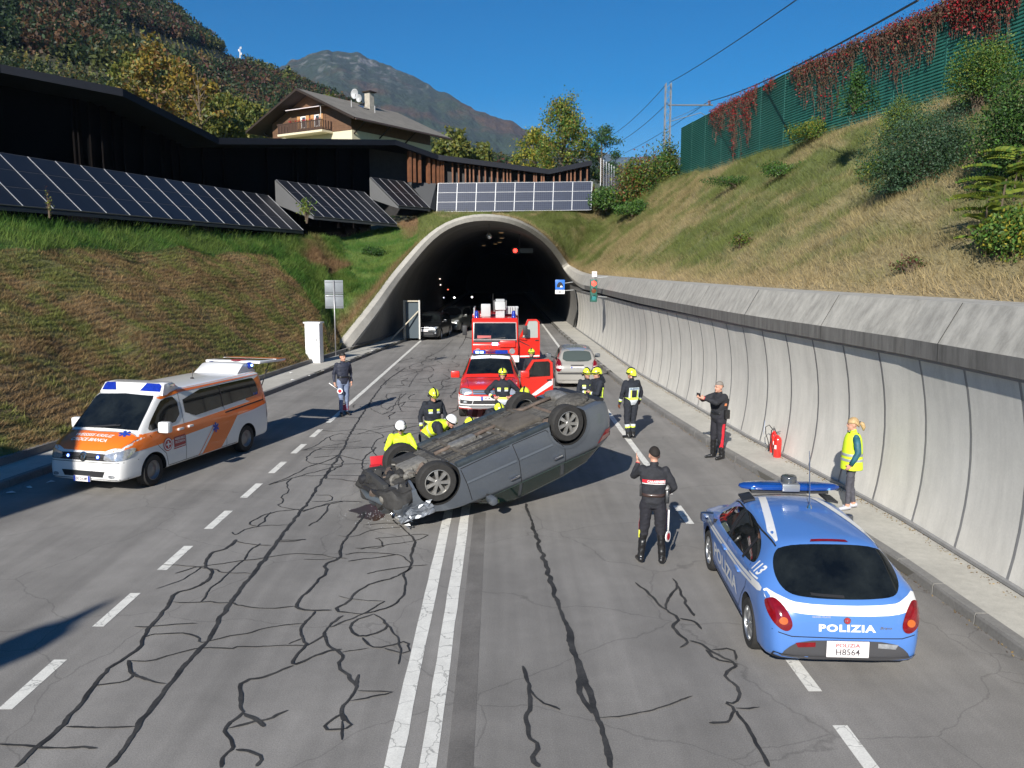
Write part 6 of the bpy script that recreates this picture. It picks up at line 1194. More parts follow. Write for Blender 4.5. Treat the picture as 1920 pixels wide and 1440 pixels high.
# ---------------------------------------------------------------- older red fire truck behind the pickup
def truck():
    root = empty('fire_truck', (-.28, 38.6, 0), R(-90), 'boxy red fire engine with grey roof rack and twin blue beacons behind the pickup', 'fire engine'); red = paint('fire_red', (.60, .022, .012)); wht = whiteM(); gl = glass()
    cab = MB().prism([(.1, .55), (2.45, .55), (2.50, 1.25), (2.38, 1.40), (2.20, 2.22), (2.05, 2.38), (.1, 2.40)], -1.02, 1.02, 'y'); b = cab.build('cab', red, root); bv_ = b.modifiers.new('b', 'BEVEL'); bv_.width = .07; bv_.segments = 3; bv_.limit_method = 'ANGLE'; bv_.angle_limit = R(20); realize(b); b.data.polygons.foreach_set('use_smooth', [True] * len(b.data.polygons)); b.data.set_sharp_from_angle(angle=R(35)); fb = bvh_of(b)
    body = MB().box((-1.5, 0, 1.5), (3.1, 2.14, 1.9), bev=.05).build('equipment_body', red, root, auto=True)
    for s in (-1, 1):
        for k in range(3): q = MB().box((-2.5 + k * 1.0, s * 1.075, 1.6), (.9, .02, 1.3)).build('roller_shutter', M('shutter_alu', (.42, .43, .44), .4, metal=.6), root)
    decal('windscreen', [(-.92, 1.46), (.92, 1.46), (.90, 2.16), (-.90, 2.16)], 'F', fb, gl, root, .02, .12); ribbon('screen_seal', [(-.93, 1.45), (.93, 1.45), (.91, 2.17), (-.91, 2.17)], 'F', fb, M('seal_grey', (.25, .22, .22), .5), root, w=.05, off=.014, closed=True)
    decal('red_reflection_card', [(-.78, 1.50), (-.18, 1.49), (-.18, 1.62), (-.78, 1.63)], 'F', fb, M('screen_reflection_red', (.35, .03, .03), .5), root, .03, .1)  # red reflection on the windscreen, painted as a flat decal
    for y in (-.5, .15): ribbon('wiper', [(y - .35, 1.47), (y + .3, 1.53)], 'F', fb, black(), root, w=.03, off=.04)
    decal('dark_cowl', [(-.95, 1.33), (.95, 1.33), (.95, 1.42), (-.95, 1.42)], 'F', fb, black(), root, .012, .1)
    MB().box((2.49, .0, 1.27), (.06, .26, .12), bev=.02).build('front_blue_lamp', blueon(), root); hood = MB().box((2.35, .55, 1.27), (.5, .7, .3), bev=.06).build('bonnet_hump', red, root, auto=True)
    for k in range(7): MB().box((2.485, -.65 + k * .2, 1.14), (.02, .1, .03)).build('air_slot', black(), root)
    MB().box((2.52, 0, .62), (.12, 2.1, .3), bev=.03).build('bumper', wht, root, auto=True)
    for s in (-1, 1): MB().lathe([(.001, .02), (.12, .02), (.13, 0)], 'x', (2.5, s * .75, .95), 16).build('headlight', headm(), root)
    for x in (1.65, -1.6):
        for s in (1, -1): wheel(root, (x, s * .85, .46), .46, .3, s, 6, rim=red, flat=True, rr=.55)
    MB().box((0, 0, .5), (4.6, 1.4, .3)).build('chassis', black(), root)
    for y, h in ((-.82, .3), (.82, .3)):
        bc = MB().lathe([(.10, 0), (.10, .06), (.085, .08), (.085, .26), (.05, .31), (.001, .32)], 'z', (1.95, y, 2.38), 16).build('blue_beacon', bluel(), root, auto=True)
    rk = M('rack_grey', (.42, .43, .44), .45, metal=.4, noise=(6, .15))
    MB().box((.4, -.95, 2.62), (1.6, .05, .34)).build('rack_side', rk, root); MB().box((.4, .98, 2.62), (1.6, .05, .34)).build('rack_side', rk, root); MB().box((.8, .65, 2.66), (.06, .8, .34), bev=.01).build('ladder_box', rk, root)
    for k in range(6): MB().box((.84, .35 + k * .11, 2.66), (.02, .035, .26)).build('rack_slot', M('slot_dark', (.1, .1, .1)), root)
    MB().box((1.2, -.42, 2.68), (.5, .42, .56), bev=.02).build('roof_cabinet', M('cabinet_grey', (.42, .43, .43), .45), root, auto=True)
    lt = MB().box((1.0, .22, 2.52), (.35, .4, .3)).build('floodlight_mount', rk, root); f1 = MB().box((0, 0, 0), (.08, .46, .40), bev=.02).build('floodlight', M('cabinet_grey'), lt, auto=True); f1.location = (1.15, .22, 2.86); f1.rotation_euler = (0, R(-25), R(8)); f2 = MB().box((0, 0, 0), (.06, .40, .2), bev=.01).build('floodlight', M('cabinet_grey'), lt, auto=True); f2.location = (1.0, .22, 3.1); f2.rotation_euler = (0, R(-60), 0)
    for dy in (-.27, .27): MB().tube([(1.0, .22 + dy, 2.6), (1.1, .22 + dy, 3.12)], .018, 5).build('floodlight_frame', rk, lt)
    MB().tube([(.9, -.12, 2.4), (.9, -.1, 3.4)], .012, 5).build('aerial', black(), root)
    for s in (-1, 1): mr = MB().box((2.42, s * 1.32, 1.86), (.1, .2, .42), bev=.03).build('door_mirror', black(), root, auto=True); MB().tube([(2.3, s * 1.0, 1.5), (2.42, s * 1.3, 1.55), (2.42, s * 1.3, 1.8)], .018, 5).build('mirror_arm', black(), mr)
    d = door_panel(root, (2.15, 1.03, 0), R(75), .98, .62, 1.50, 2.32, red, side=1, stripe=False, winmat=M('clear_pane', (.35, .38, .36), .1)); MB().prism([(-.02, .66), (-.96, .66), (-.96, .72), (-.02, .72)], .036, .044, 'y').build('white_stripe', wht, d); MB().prism([(-.02, 1.35), (-.5, 1.12), (-.5, 1.15), (-.02, 1.40)], .036, .05, 'y').build('door_strap', black(), d)
    return root
truck()
# ---------------------------------------------------------------- further cars
def simple_car(name, loc, rz, label, cat, L_, W_, H_, wb, col, hood=.62, kind='hatch', group=None, spokes=6, front=True):
    root = empty(name, loc, rz, label, cat, group); hl = L_ / 2; w = W_ / 2; p = paint('paint_' + name + '_%d' % len(MATS), col); zb = H_ * .60; rx = wb / 2
    if kind == 'hatch':   # tall compact seen from behind
        K = [(-hl, .5 * H_, .48 * H_, w * .7, .44 * H_, w * .78, .36 * H_, w * .84, .25 * H_, w * .82, .2), (-hl + .06, .60 * H_, .585 * H_, w * .8, .54 * H_, w * .9, .40 * H_, w * .95, .24 * H_, w * .93, .18), (-hl + .16, .665 * H_, .65 * H_, w * .82, .60 * H_, w * .93, .42 * H_, w * .985, .22 * H_, w * .96, .17), (-hl + .32, .83 * H_, .80 * H_, w * .77, .62 * H_, w * .95, .42 * H_, w, .2 * H_, w * .97, .17), (-hl + .5, .945 * H_, .91 * H_, w * .72, .62 * H_, w * .96, .42 * H_, w, .2 * H_, w * .97, .17), (-hl + .8, .985 * H_, .945 * H_, w * .72, .62 * H_, w * .96, .42 * H_, w, .2 * H_, w * .97, .17), (0, H_, .96 * H_, w * .72, .62 * H_, w * .96, .42 * H_, w, .2 * H_, w * .97, .17), (.45, .96 * H_, .92 * H_, w * .72, .62 * H_, w * .96, .42 * H_, w, .2 * H_, w * .97, .17), (hl - .95, .70 * H_, .67 * H_, w * .82, .60 * H_, w * .95, .42 * H_, w, .2 * H_, w * .97, .17), (hl - .8, .645 * H_, .62 * H_, w * .84, .57 * H_, w * .94, .42 * H_, w, .2 * H_, w * .97, .17), (hl - .25, .54 * H_, .52 * H_, w * .78, .48 * H_, w * .88, .38 * H_, w * .94, .2 * H_, w * .92, .18), (hl - .06, .45 * H_, .43 * H_, w * .68, .40 * H_, w * .78, .33 * H_, w * .84, .22 * H_, w * .82, .2), (hl, .36 * H_, .35 * H_, w * .6, .33 * H_, w * .7, .3 * H_, w * .76, .22 * H_, w * .74, .22)]
    else:                 # SUV or people carrier seen from the front
        hz_ = hood * H_; K = [(-hl, .55 * H_, .53 * H_, w * .75, .5 * H_, w * .82, .4 * H_, w * .88, .28 * H_, w * .86, .24), (-hl + .08, .8 * H_, .77 * H_, w * .76, .6 * H_, w * .93, .42 * H_, w * .97, .24 * H_, w * .95, .22), (-hl + .3, .95 * H_, .92 * H_, w * .74, .62 * H_, w * .96, .42 * H_, w, .22 * H_, w * .98, .2), (-.3, H_, .96 * H_, w * .75, .62 * H_, w * .97, .42 * H_, w, .22 * H_, w * .98, .2), (.35, .97 * H_, .935 * H_, w * .745, .62 * H_, w * .97, .42 * H_, w, .22 * H_, w * .98, .2), (hl - 1.2, hz_ + .10, hz_ + .08, w * .84, .60 * H_, w * .96, .42 * H_, w, .22 * H_, w * .98, .2), (hl - 1.05, hz_ + .02, hz_, w * .86, .59 * H_, w * .95, .42 * H_, w, .22 * H_, w * .98, .2), (hl - .35, hz_ - .06, hz_ - .09, w * .84, .53 * H_, w * .92, .40 * H_, w * .98, .22 * H_, w * .96, .2), (hl - .12, hz_ - .14, hz_ - .16, w * .78, .47 * H_, w * .86, .38 * H_, w * .92, .22 * H_, w * .9, .21), (hl - .03, .43 * H_, .42 * H_, w * .74, .39 * H_, w * .8, .34 * H_, w * .86, .22 * H_, w * .84, .23), (hl, .33 * H_, .32 * H_, w * .68, .3 * H_, w * .74, .28 * H_, w * .8, .22 * H_, w * .78, .24)]
    wr = .33 if H_ > 1.6 else .30; body, bv, fv = make_body('body', K, p, root, [(rx, wr + .01, wr + .05, w - .3), (-rx, wr + .01, wr + .05, w - .3)], per=3)
    for x, s in ((rx, 1), (rx, -1), (-rx, 1), (-rx, -1)): wheel(root, (x, s * (w - .115), wr), wr, .2, s, spokes)
    return root, fv, w, hl, p
# silver compact, seen from behind
def compact():
    root, fv, w, hl, p = simple_car('silver_car', (2.93, 33.15, 0), R(88.5), 'silver-beige compact hatchback seen from behind on the right lane', 'car', 3.85, 1.67, 1.52, 2.46, (.27, .26, .24)); gl = M('green_glass', (.06, .075, .07), .06, spec=.6)
    decal('rear_window', [(-.56, 1.03), (0, 1.01), (.56, 1.03), (.53, 1.30), (.46, 1.385), (0, 1.41), (-.46, 1.385), (-.53, 1.30)], 'B', fv, gl, root, .012, .05, 1)
    decal('roof_panel', [(-1.5, -.5), (-1.5, .5), (.35, .54), (.35, -.54)], 'T', fv, M('roof_reflecting', (.22, .25, .30), .2, coat=.5), root, .006, .08, 1)  # roof decal: bluish reflection put into its colour
    for ax in 'LR': decal('side_window', [(.85, .98), (-1.2, 1.0), (-1.42, 1.08), (-1.25, 1.32), (-.3, 1.39), (.3, 1.36)], ax, fv, gl, root, .01, .06, 1); seams(root, fv, ax, [[(.75, .95), (.75, .3)], [(-.15, 1.38), (-.2, .3)], [(-1.0, 1.3), (-1.15, .8)]]); decal('rubbing_strip', [(.7, .52), (-1.1, .55), (-1.1, .49), (.7, .46)], ax, fv, black(), root, .01, .1)
    for s in (-1, 1):
        t = decal('tail_lamp', [(s * .60, .66), (s * .60, .98), (s * .66, 1.10), (s * .75, 1.10), (s * .80, .92), (s * .80, .64)], 'B', fv, redl(), root, .014, .05, 1); decal('reversing_lamp', [(s * .61, .76), (s * .61, .86), (s * .79, .86), (s * .79, .76)], 'B', fv, M('lamp_pink', (.6, .4, .4), .2, coat=.5), t, .02, .05); mirror_(root, (.72, s * 1.0, 1.0), (.1, .22, .16), M('mirror_dark', (.05, .06, .07), .25, coat=.5))
    decal('bumper_strip', [(-.74, .60), (.74, .60), (.74, .545), (-.74, .545)], 'B', fv, black(), root, .014, .05); seams(root, fv, 'B', [[(-.72, .63), (0, .62), (.72, .63)], [(-.8, .32), (.8, .32)], [(-.58, .98), (-.6, .66)], [(.58, .98), (.6, .66)]], w=.014)
    ribbon('boot_handle', [(-.25, .885), (.25, .885)], 'B', fv, M('seam_dark'), root, w=.035, off=.012); pl = MB().box((-hl + .02, 0, .775), (.02, .50, .11)).build('number_plate', M('plate_white'), root); MB().box((-hl + .008, .21, .775), (.004, .05, .11)).build('plate_band', M('plate_blue'), pl); text_flat('plate_text', 'DB 493 FK', (-hl + .008, 0, .775), (0, -1, 0), (0, 0, 1), .34, .06, M('plate_ink'), pl); ribbon('rear_wiper', [(0, 1.03), (-.28, 1.05)], 'B', fv, black(), root, w=.02, off=.02); MB().tube([(-.9, 0, 1.5), (-1.05, 0, 1.68)], .008, 5).build('aerial', black(), root)
compact()
def front_car(name, loc, rz, label, col, L_=4.6, W_=1.85, H_=1.72, wb=2.7, hood=.62, lit=False, group='cars waiting in the left lane at the tunnel mouth', cat='car'):
    root, fv, w, hl, p = simple_car(name, loc, rz, label, cat, L_, W_, H_, wb, col, hood, 'suv', group); gl = glass(); hz_ = hood * H_
    decal('windscreen', [(-w * .80, hz_ + .11), (w * .80, hz_ + .11), (w * .70, H_ * .93), (-w * .70, H_ * .93)], 'F', fv, gl, root, .02, .06, 1)
    for ax in 'LR': decal('side_window', [(hl - 1.35, hz_ + .06), (-hl + .5, hz_ + .10), (-hl + .55, H_ * .88), (.2, H_ * .91)], ax, fv, gl, root, .012, .06, 1); seams(root, fv, ax, [[(hl - 1.2, .6), (hl - 1.2, .3)], [(-.05, H_ * .9), (-.05, .3)], [(-1.05, H_ * .9), (-1.1, .35)]])
    decal('grille', [(-.42, .40 * H_), (.42, .40 * H_), (.50, .48 * H_), (-.50, .48 * H_)], 'F', fv, chrome(), root, .012, .05); decal('grille_mesh', [(-.37, .412 * H_), (.37, .412 * H_), (.43, .467 * H_), (-.43, .467 * H_)], 'F', fv, black(), root, .02, .05); decal('lower_intake', [(-.6, .2 * H_), (.6, .2 * H_), (.55, .29 * H_), (-.55, .29 * H_)], 'F', fv, black(), root, .012, .06)
    hm_ = M('headlight_lit', (.9, .93, 1), .2, emit=3) if lit else headm()
    for s in (-1, 1): decal('headlight', [(s * .55, .42 * H_), (s * .62, .49 * H_), (s * w * .92, .51 * H_), (s * w * .90, .44 * H_)], 'F', fv, headm(), root, .016, .05, 1); decal('fog_lamp', [(s * .66, .25 * H_), (s * .76, .25 * H_), (s * .76, .30 * H_), (s * .66, .30 * H_)], 'F', fv, hm_ if lit else headm(), root, .02, .05, 1); mirror_(root, (hl - 1.4, s * (w + .14), hz_ + .12), (.1, .22, .17), p)
    pl = MB().box((hl + .012, 0, .36 * H_), (.02, .48, .11)).build('number_plate', M('plate_white'), root)
    return root
front_car('black_suv', (-4.6, 55.2, 0), math.atan2(-1, -.14), 'black SUV with chrome grille, first in the queue at the tunnel mouth', (.006, .007, .009), lit=False)
front_car('grey_people_carrier', (-3.45, 61.2, 0), math.atan2(-1, -.2), 'dull grey-green people carrier behind the black SUV', (.075, .08, .072), L_=4.7, H_=1.85, hood=.58)
front_car('dark_car', (-2.75, 68.0, 0), math.atan2(-1, -.2), 'dark car deep in the tunnel shade, third in the queue', (.012, .014, .02), H_=1.6, hood=.6)
# ---------------------------------------------------------------- overturned estate car
def wreck():
    S = 1.06; q0 = np.array((-1.5266, 13.9548, 1.4054)); q = _C + (q0 - _C) * S; Rm = np.array([[-0.8401, -0.5018, 0.206], [-0.4647, 0.8617, 0.2038], [-0.2798, 0.0755, -0.9571]])
    u_, s_, vt = np.linalg.svd(Rm); Rm = u_ @ vt; ca_, sa_ = math.cos(R(3.5)), math.sin(R(3.5)); Rm = Rm @ np.array([[1, 0, 0], [0, ca_, -sa_], [0, sa_, ca_]])
    root = empty('overturned_car', (0, 0, 0), 0, 'silver-grey estate car lying on its roof across the centre line, front crushed', 'car'); root.matrix_world = Matrix([[*Rm[0], q[0]], [*Rm[1], q[1]], [*Rm[2], q[2] - .05], [0, 0, 0, 1]])
    pt = M('wreck_paint', (.125, .142, .165), .28, metal=.45, coat=.5, noise=[(1.5, .07), (30, .05)]); grime = M('underbody_grime', (.082, .077, .068), .85, noise=[(2.2, .5), (14, .35), (40, .25)], bump=(12, 1.0, .05)); dk = M('underbody_black', (.028, .027, .026), .75, noise=(8, .4)); steel = M('dull_steel', (.28, .27, .25), .5, metal=.6, noise=(12, .35)); rust = M('rusty_steel', (.10, .075, .06), .8, noise=(10, .4))
    K = [(.95, .60, .58, .5, .53, .64, .47, .68, .36, .66, .28), (.88, .72, .70, .62, .64, .76, .55, .82, .3, .80, .25), (.65, .83, .80, .70, .75, .83, .6, .89, .25, .87, .21), (.15, .95, .91, .75, .86, .88, .63, .92, .24, .89, .2), (-.35, 1.04, 1.0, .77, .95, .895, .64, .925, .23, .895, .2), (-.55, 1.10, 1.07, .74, .96, .895, .64, .925, .23, .895, .2), (-1.2, 1.43, 1.38, .62, .98, .90, .65, .93, .23, .90, .2), (-1.5, 1.49, 1.44, .61, .985, .90, .65, .93, .23, .90, .2), (-2.4, 1.50, 1.45, .61, .995, .90, .65, .93, .23, .90, .2), (-3.1, 1.45, 1.40, .60, 1.0, .89, .65, .92, .23, .89, .2), (-3.45, 1.34, 1.28, .60, 1.0, .87, .66, .90, .24, .87, .2), (-3.68, 1.12, 1.07, .64, .96, .83, .66, .87, .25, .84, .22), (-3.78, .9, .87, .64, .80, .78, .62, .83, .28, .80, .25), (-3.84, .66, .64, .6, .58, .72, .5, .76, .32, .74, .28)]
    def crush(v):
        if v.x > .05:
            k = min(1, (v.x - .05) / .6); n = Vector((float(vnoise(np.array(v.y * 5.), np.array(v.z * 6.), 3)) - .5, float(vnoise(np.array(v.x * 6.), np.array(v.z * 5 + 4.), 5)) - .5, float(vnoise(np.array(v.x * 5.), np.array(v.y * 6.), 7)) - .5)); v = v + n * .20 * k
            if v.z > .5: v.z -= .03 * k
        return v
    body, bv, fv = make_body('body', K, pt, root, [(0, .33, .425, .5), (-2.81, .33, .425, .5)], per=4, deform=crush)
    body.data.materials.append(dk)
    for p_ in body.data.polygons:
        c_ = p_.center; n3_ = float(vnoise(np.array(c_.y * 9.), np.array(c_.z * 9 + c_.x * 7), 4))
        if c_.x > .5 and c_.z < .38 + .24 * n3_ + (c_.x - .5) * .15: p_.material_index = 2
    # underside
    decal('floor_pan', [(-.42, -.80), (-.42, .80), (-2.40, .80), (-2.40, -.80)], 'U', fv, grime, root, .006, .07); decal('rear_floor', [(-2.40, -.52), (-2.40, .52), (-3.25, .52), (-3.3, .74), (-3.74, .70), (-3.74, -.70), (-3.3, -.74), (-3.25, -.52)], 'U', fv, grime, root, .006, .07)
    decal('engine_bay', [(-.42, -.50), (-.42, .50), (.44, .50), (.47, .84), (.72, .80), (.88, .64), (.93, .3), (.93, -.3), (.88, -.64), (.72, -.80), (.47, -.84), (.44, -.50)], 'U', fv, dk, root, .012, .05)
    for s in (-1, 1):
        MB().box((-1.42, s * .83, .205), (2.0, .14, .09), bev=.03).build('sill', M('sill_blue_black', (.035, .045, .052), .5, noise=(6, .3)), root, auto=True)
        MB().box((-1.4, s * .45, .185), (1.9, .10, .06), bev=.02).build('floor_rail', grime, root, auto=True); MB().box((-1.5, s * .66, .19), (1.6, .05, .03), bev=.01).build('brake_line_cover', dk, root)
    MB().tube([(-.4, .0, .17), (-1.2, .03, .16), (-1.9, .05, .15), (-2.2, .2, .14)], .038, 8).build('exhaust_pipe', rust, root, smooth=True); MB().box((-1.0, .02, .165), (.55, .2, .1), bev=.04).build('middle_muffler', steel, root, auto=True); MB().ell((-3.35, .25, .16), (.16, .42, .10), 14, 8).build('rear_muffler', steel, root, smooth=True)
    mb = MB(); 
    for k in range(9): mb.box((-.55 - k * .2, .0, .195), (.05, .26, .035), bev=.01)
    mb.build('heat_shield', steel, root, kind='stuff')
    MB().box((-2.1, -.18, .165), (.72, .78, .11), bev=.05).build('fuel_tank', M('tank_grime', (.085, .075, .062), .8, noise=(4, .35)), root, auto=True); MB().ell((-3.35, -.3, .17), (.34, .36, .1), 16, 8).build('spare_wheel_well', grime, root, smooth=True)
    for s in (-1, 1):
        decal('floor_channel', [(-.45, s * .16), (-.45, s * .24), (-2.0, s * .22), (-2.0, s * .15)], 'U', fv, dk, root, .012, .06); MB().tube([(-.4, s * .33, .19), (-1.2, s * .345, .185), (-1.9, s * .33, .19), (-2.4, s * .3, .2)], .012, 5).build('brake_pipe', M('pipe_black', (.03, .03, .03), .5), root); MB().tube([(-.4, s * .58, .195), (-1.3, s * .57, .19), (-2.2, s * .6, .195)], .018, 6).build('fuel_pipe', dk, root)
        for k in range(6): MB().box((-.62 - k * .3, s * .60, .192), (.16, .26, .022), rot=(0, 0, rnd.uniform(-.05, .05)), bev=.008).build('floor_pressing', grime, root)
        for k in range(4): MB().box((-.75 - k * .42, s * .73, .185), (.1, .06, .05), bev=.01).build('jacking_point', dk, root)
    for x in (-.75, -1.62, -2.42): MB().box((x, 0, .18), (.09, 1.2, .055), bev=.015).build('cross_member', M('cross_grime', (.075, .066, .055), .85, noise=(9, .4)), root, auto=True)
    MB().tube([(-2.42, .70, .20), (-2.55, .3, .17), (-2.9, .28, .15), (-3.2, .25, .15)], .035, 8).build('exhaust_bend', rust, root, smooth=True)
    MB().box((-3.60, 0, .225), (.12, 1.3, .05), bev=.02).build('rear_panel_lip', grime, root, auto=True)
    MB().tube([(-2.86, -.72, .30), (-2.80, -.35, .22), (-2.80, .35, .22), (-2.86, .72, .30)], .055, 8).build('rear_axle_beam', rust, root, smooth=True)
    for s in (-1, 1):
        MB().tube([(-2.4, s * .55, .22), (-2.81, s * .62, .28)], .045, 6).build('trailing_arm', rust, root); MB().tube([(-2.95, s * .5, .25), (-2.95, s * .5, .50)], .05, 8).build('coil_spring', dk, root)
        MB().tube([(-.35, s * .32, .20), (0, s * .66, .26), (.22, s * .34, .20)], .035, 6).build('control_arm', steel, root); MB().tube([(0, s * .3, .32), (0, s * .68, .32)], .028, 8).build('drive_shaft', rust, root); MB().tube([(-.12, s * .25, .27), (-.1, s * .68, .3)], .015, 6).build('tie_rod', steel, root)
    MB().box((-.22, 0, .19), (.22, .95, .09), bev=.03).build('subframe', grime, root, auto=True); MB().box((.12, -.12, .19), (.5, .42, .22), bev=.05).build('gearbox', M('cast_alloy', (.20, .19, .17), .6, metal=.3, noise=(12, .4)), root, auto=True); MB().box((.1, .28, .17), (.42, .34, .18), bev=.05).build('oil_sump', dk, root, auto=True)
    r = random.Random(5); mc = [M('cast_alloy'), steel, dk, rust, grime, black()]
    for k in range(84):
        x = r.uniform(.0, .93); y = r.uniform(-.5, .5) if x < .45 else r.uniform(-.80, .74); z = r.uniform(.13, .34) + max(0, x - .5) * .25; sz = r.uniform(.04, .12); mb = MB(); t = r.random()
        if t < .35: mb.lathe([(.001, 0), (sz * .8, 0), (sz * .8, sz * .8), (sz * .5, sz), (.001, sz)], r.choice('xyz'), (x, y, z), 12)
        elif t < .7: mb.box((x, y, z), (sz * 2, sz * 1.4, sz), rot=(r.uniform(-1, 1), r.uniform(-1, 1), r.uniform(-1, 1)), bev=.012)
        else: mb.tube([(x, y, z), (x + r.uniform(-.15, .15), y + r.uniform(-.15, .15), z + .03), (x + r.uniform(-.25, .25), y + r.uniform(-.25, .25), z)], .018, 6)
        mb.build('engine_part', r.choice(mc), root, auto=True)
    for k in range(2): MB().lathe([(.10, 0), (.115, .02), (.115, .07), (.10, .09), (.05, .09), (.05, 0), (.10, 0)], 'y', (.30 + .25 * k, -.45 + .1 * k, .22), 18).build('belt_pulley', M('cast_alloy'), root, auto=True)
    # torn undertray and radiator carrier
    MB().box((.80, .05, .30), (.10, 1.15, .34), rot=(0, .2, .06), bev=.02).build('radiator', M('radiator_dark', (.04, .04, .04), .7, noise=(60, .4)), root, auto=True)
    MB().tube([(.86, -.70, .36), (.93, -.3, .30), (.96, .2, .32), (.88, .72, .34)], .045, 8).build('bumper_beam', black(), root, smooth=True)
    MB().tube([(.74, -.74, .50), (.92, -.45, .44), (.99, .1, .45), (.92, .6, .42)], .06, 8).build('torn_bumper', M('bumper_grey', (.07, .085, .10), .35, coat=.4), root, smooth=True)
    # crumpled wing foil, lamp, splinters
    cr = M('torn_metal', (.26, .28, .31), .42, metal=.6, noise=(14, .4)); V = []; n = 9
    for i in range(n):
        for j in range(n): x = .22 + .62 * i / (n - 1); z = .58 + .24 * j / (n - 1); V.append((x + r.uniform(-.03, .03), -.90 + .16 * (i / (n - 1)) ** 2 + r.uniform(-.035, .035), z + r.uniform(-.02, .02)))
    o = mesh('crumpled_wing', V, [(i * n + j, (i + 1) * n + j, (i + 1) * n + j + 1, i * n + j + 1) for i in range(n - 1) for j in range(n - 1)], cr, root); so = o.modifiers.new('s', 'SOLIDIFY'); so.thickness = .004; realize(o)
    MB().ell((.80, -.62, .60), (.07, .06, .06), 12, 8).build('headlight', headm(), root, smooth=True); MB().lathe([(.08, 0), (.10, .03), (.12, .08)], 'x', (.78, -.62, .60), 16).build('lamp_bowl', chrome(), root, smooth=True)
    for k in range(14): a = Vector((.55 + .35 * r.random(), -.78 + .25 * r.random(), .45 + .45 * r.random())); MB().add([a, a + Vector((r.uniform(-.12, .12), r.uniform(-.08, .08), r.uniform(-.1, .1))), a + Vector((r.uniform(-.1, .1), r.uniform(-.05, .05), r.uniform(-.12, .12))), a + Vector((0, .01, .01))], [(0, 1, 2), (0, 3, 1), (1, 3, 2), (2, 3, 0)]).build('splinter', r.choice([cr, black(), whiteM()]), root)
    # wheels: outer faces towards the viewer on the near side, inner faces on the far side
    for x in (0, -2.81):
        for s in (-1, 1): wheel(root, (x, s * .80, .335), .355, .225, s, 7, rr=.66, rim=M('dusty_alloy', (.40, .39, .37), .4, metal=.7, noise=(9, .25)), steer=(R(9) if x == 0 and s < 0 else 0))
    # wheel-arch liners
    ag = M('wreck_window', (.012, .03, .026), .06, spec=.7)
    for ax in 'LR':
        decal('side_window', [(-.72, 1.04), (-1.52, 1.05), (-1.52, 1.40), (-1.30, 1.38), (-.75, 1.10)], ax, fv, ag, root, .012, .05, 0); decal('side_window', [(-1.60, 1.05), (-2.45, 1.06), (-2.50, 1.39), (-1.60, 1.41)], ax, fv, ag, root, .012, .05, 0); decal('side_window', [(-2.55, 1.06), (-3.42, 1.10), (-3.20, 1.33), (-2.60, 1.38)], ax, fv, ag, root, .012, .05, 0)
        ribbon('window_trim', [(-.66, 1.03), (-1.55, 1.035), (-2.5, 1.045), (-3.45, 1.09)], ax, fv, M('trim_green_grey', (.05, .10, .085), .3, coat=.4), root, w=.025, off=.014); ribbon('window_trim', [(-.70, 1.10), (-1.28, 1.41), (-1.6, 1.43), (-2.6, 1.41), (-3.22, 1.35)], ax, fv, MATS['trim_green_grey'], root, w=.025, off=.014)
        seams(root, fv, ax, [[(-.52, .98), (-.50, .6), (-.46, .30)], [(-1.56, 1.04), (-1.60, .6), (-1.56, .26)], [(-1.56, .26), (-2.3, .27), (-2.45, .5), (-2.60, .75), (-2.56, 1.05)], [(-.46, .28), (-1.5, .26)]], w=.014)
        ribbon('door_moulding', [(-.5, .56), (-1.55, .57)], ax, fv, M('moulding', (.10, .115, .135), .3, coat=.3), root, w=.045, off=.014); ribbon('door_moulding', [(-1.62, .57), (-2.36, .58)], ax, fv, MATS['moulding'], root, w=.045, off=.014)
        s = 1 if ax == 'L' else -1
        for x in (-1.42, -2.40): MB().box((x, s * .945, .86), (.2, .035, .04), bev=.012).build('door_handle', chrome(), root, auto=True)
        ribbon('arch_lip', [(-2.81 + .465 * math.cos(a), .33 + .465 * math.sin(a)) for a in np.linspace(-.1, math.pi + .1, 24)], ax, bv, pt, root, w=.03, off=.02)
        decal('tail_lamp', [(-3.34, .98), (-3.74, .93), (-3.80, .80), (-3.60, .78)], ax, fv, redl(), root, .014, .04); decal('lamp_lower_lens', [(-3.40, .965), (-3.74, .93), (-3.77, .87), (-3.50, .87)], ax, fv, M('lamp_smoke', (.16, .10, .09), .2, coat=.5), root, .018, .04)
    mirror_(root, (-.82, -1.04, 1.02), (.13, .24, .15), pt); MB().box((-.93, -.99, 1.10), (.06, .1, .05), rot=(.2, .3, 0)).build('mirror_hivis_patch', M('hivis_reflection', (.25, .32, .04), .4), root)  # yellow chip by the mirror: hi-vis reflection put into its colour
    decal('windscreen', [(-.70, 1.06), (.70, 1.06), (.58, 1.40), (-.58, 1.40)], 'F', fv, ag, root, .012, .06)
    decal('rear_window', [(-.62, 1.12), (.62, 1.12), (.52, 1.36), (-.52, 1.36)], 'B', fv, ag, root, .012, .06)
    MB().box((-3.72, 0, .235), (.16, 1.5, .06), bev=.02).build('rear_bumper_edge', black(), root, auto=True)
    MB().box((-3.1, 0, 1.49), (.03, .03, .03)).build('roof_aerial', black(), root)
wreck()
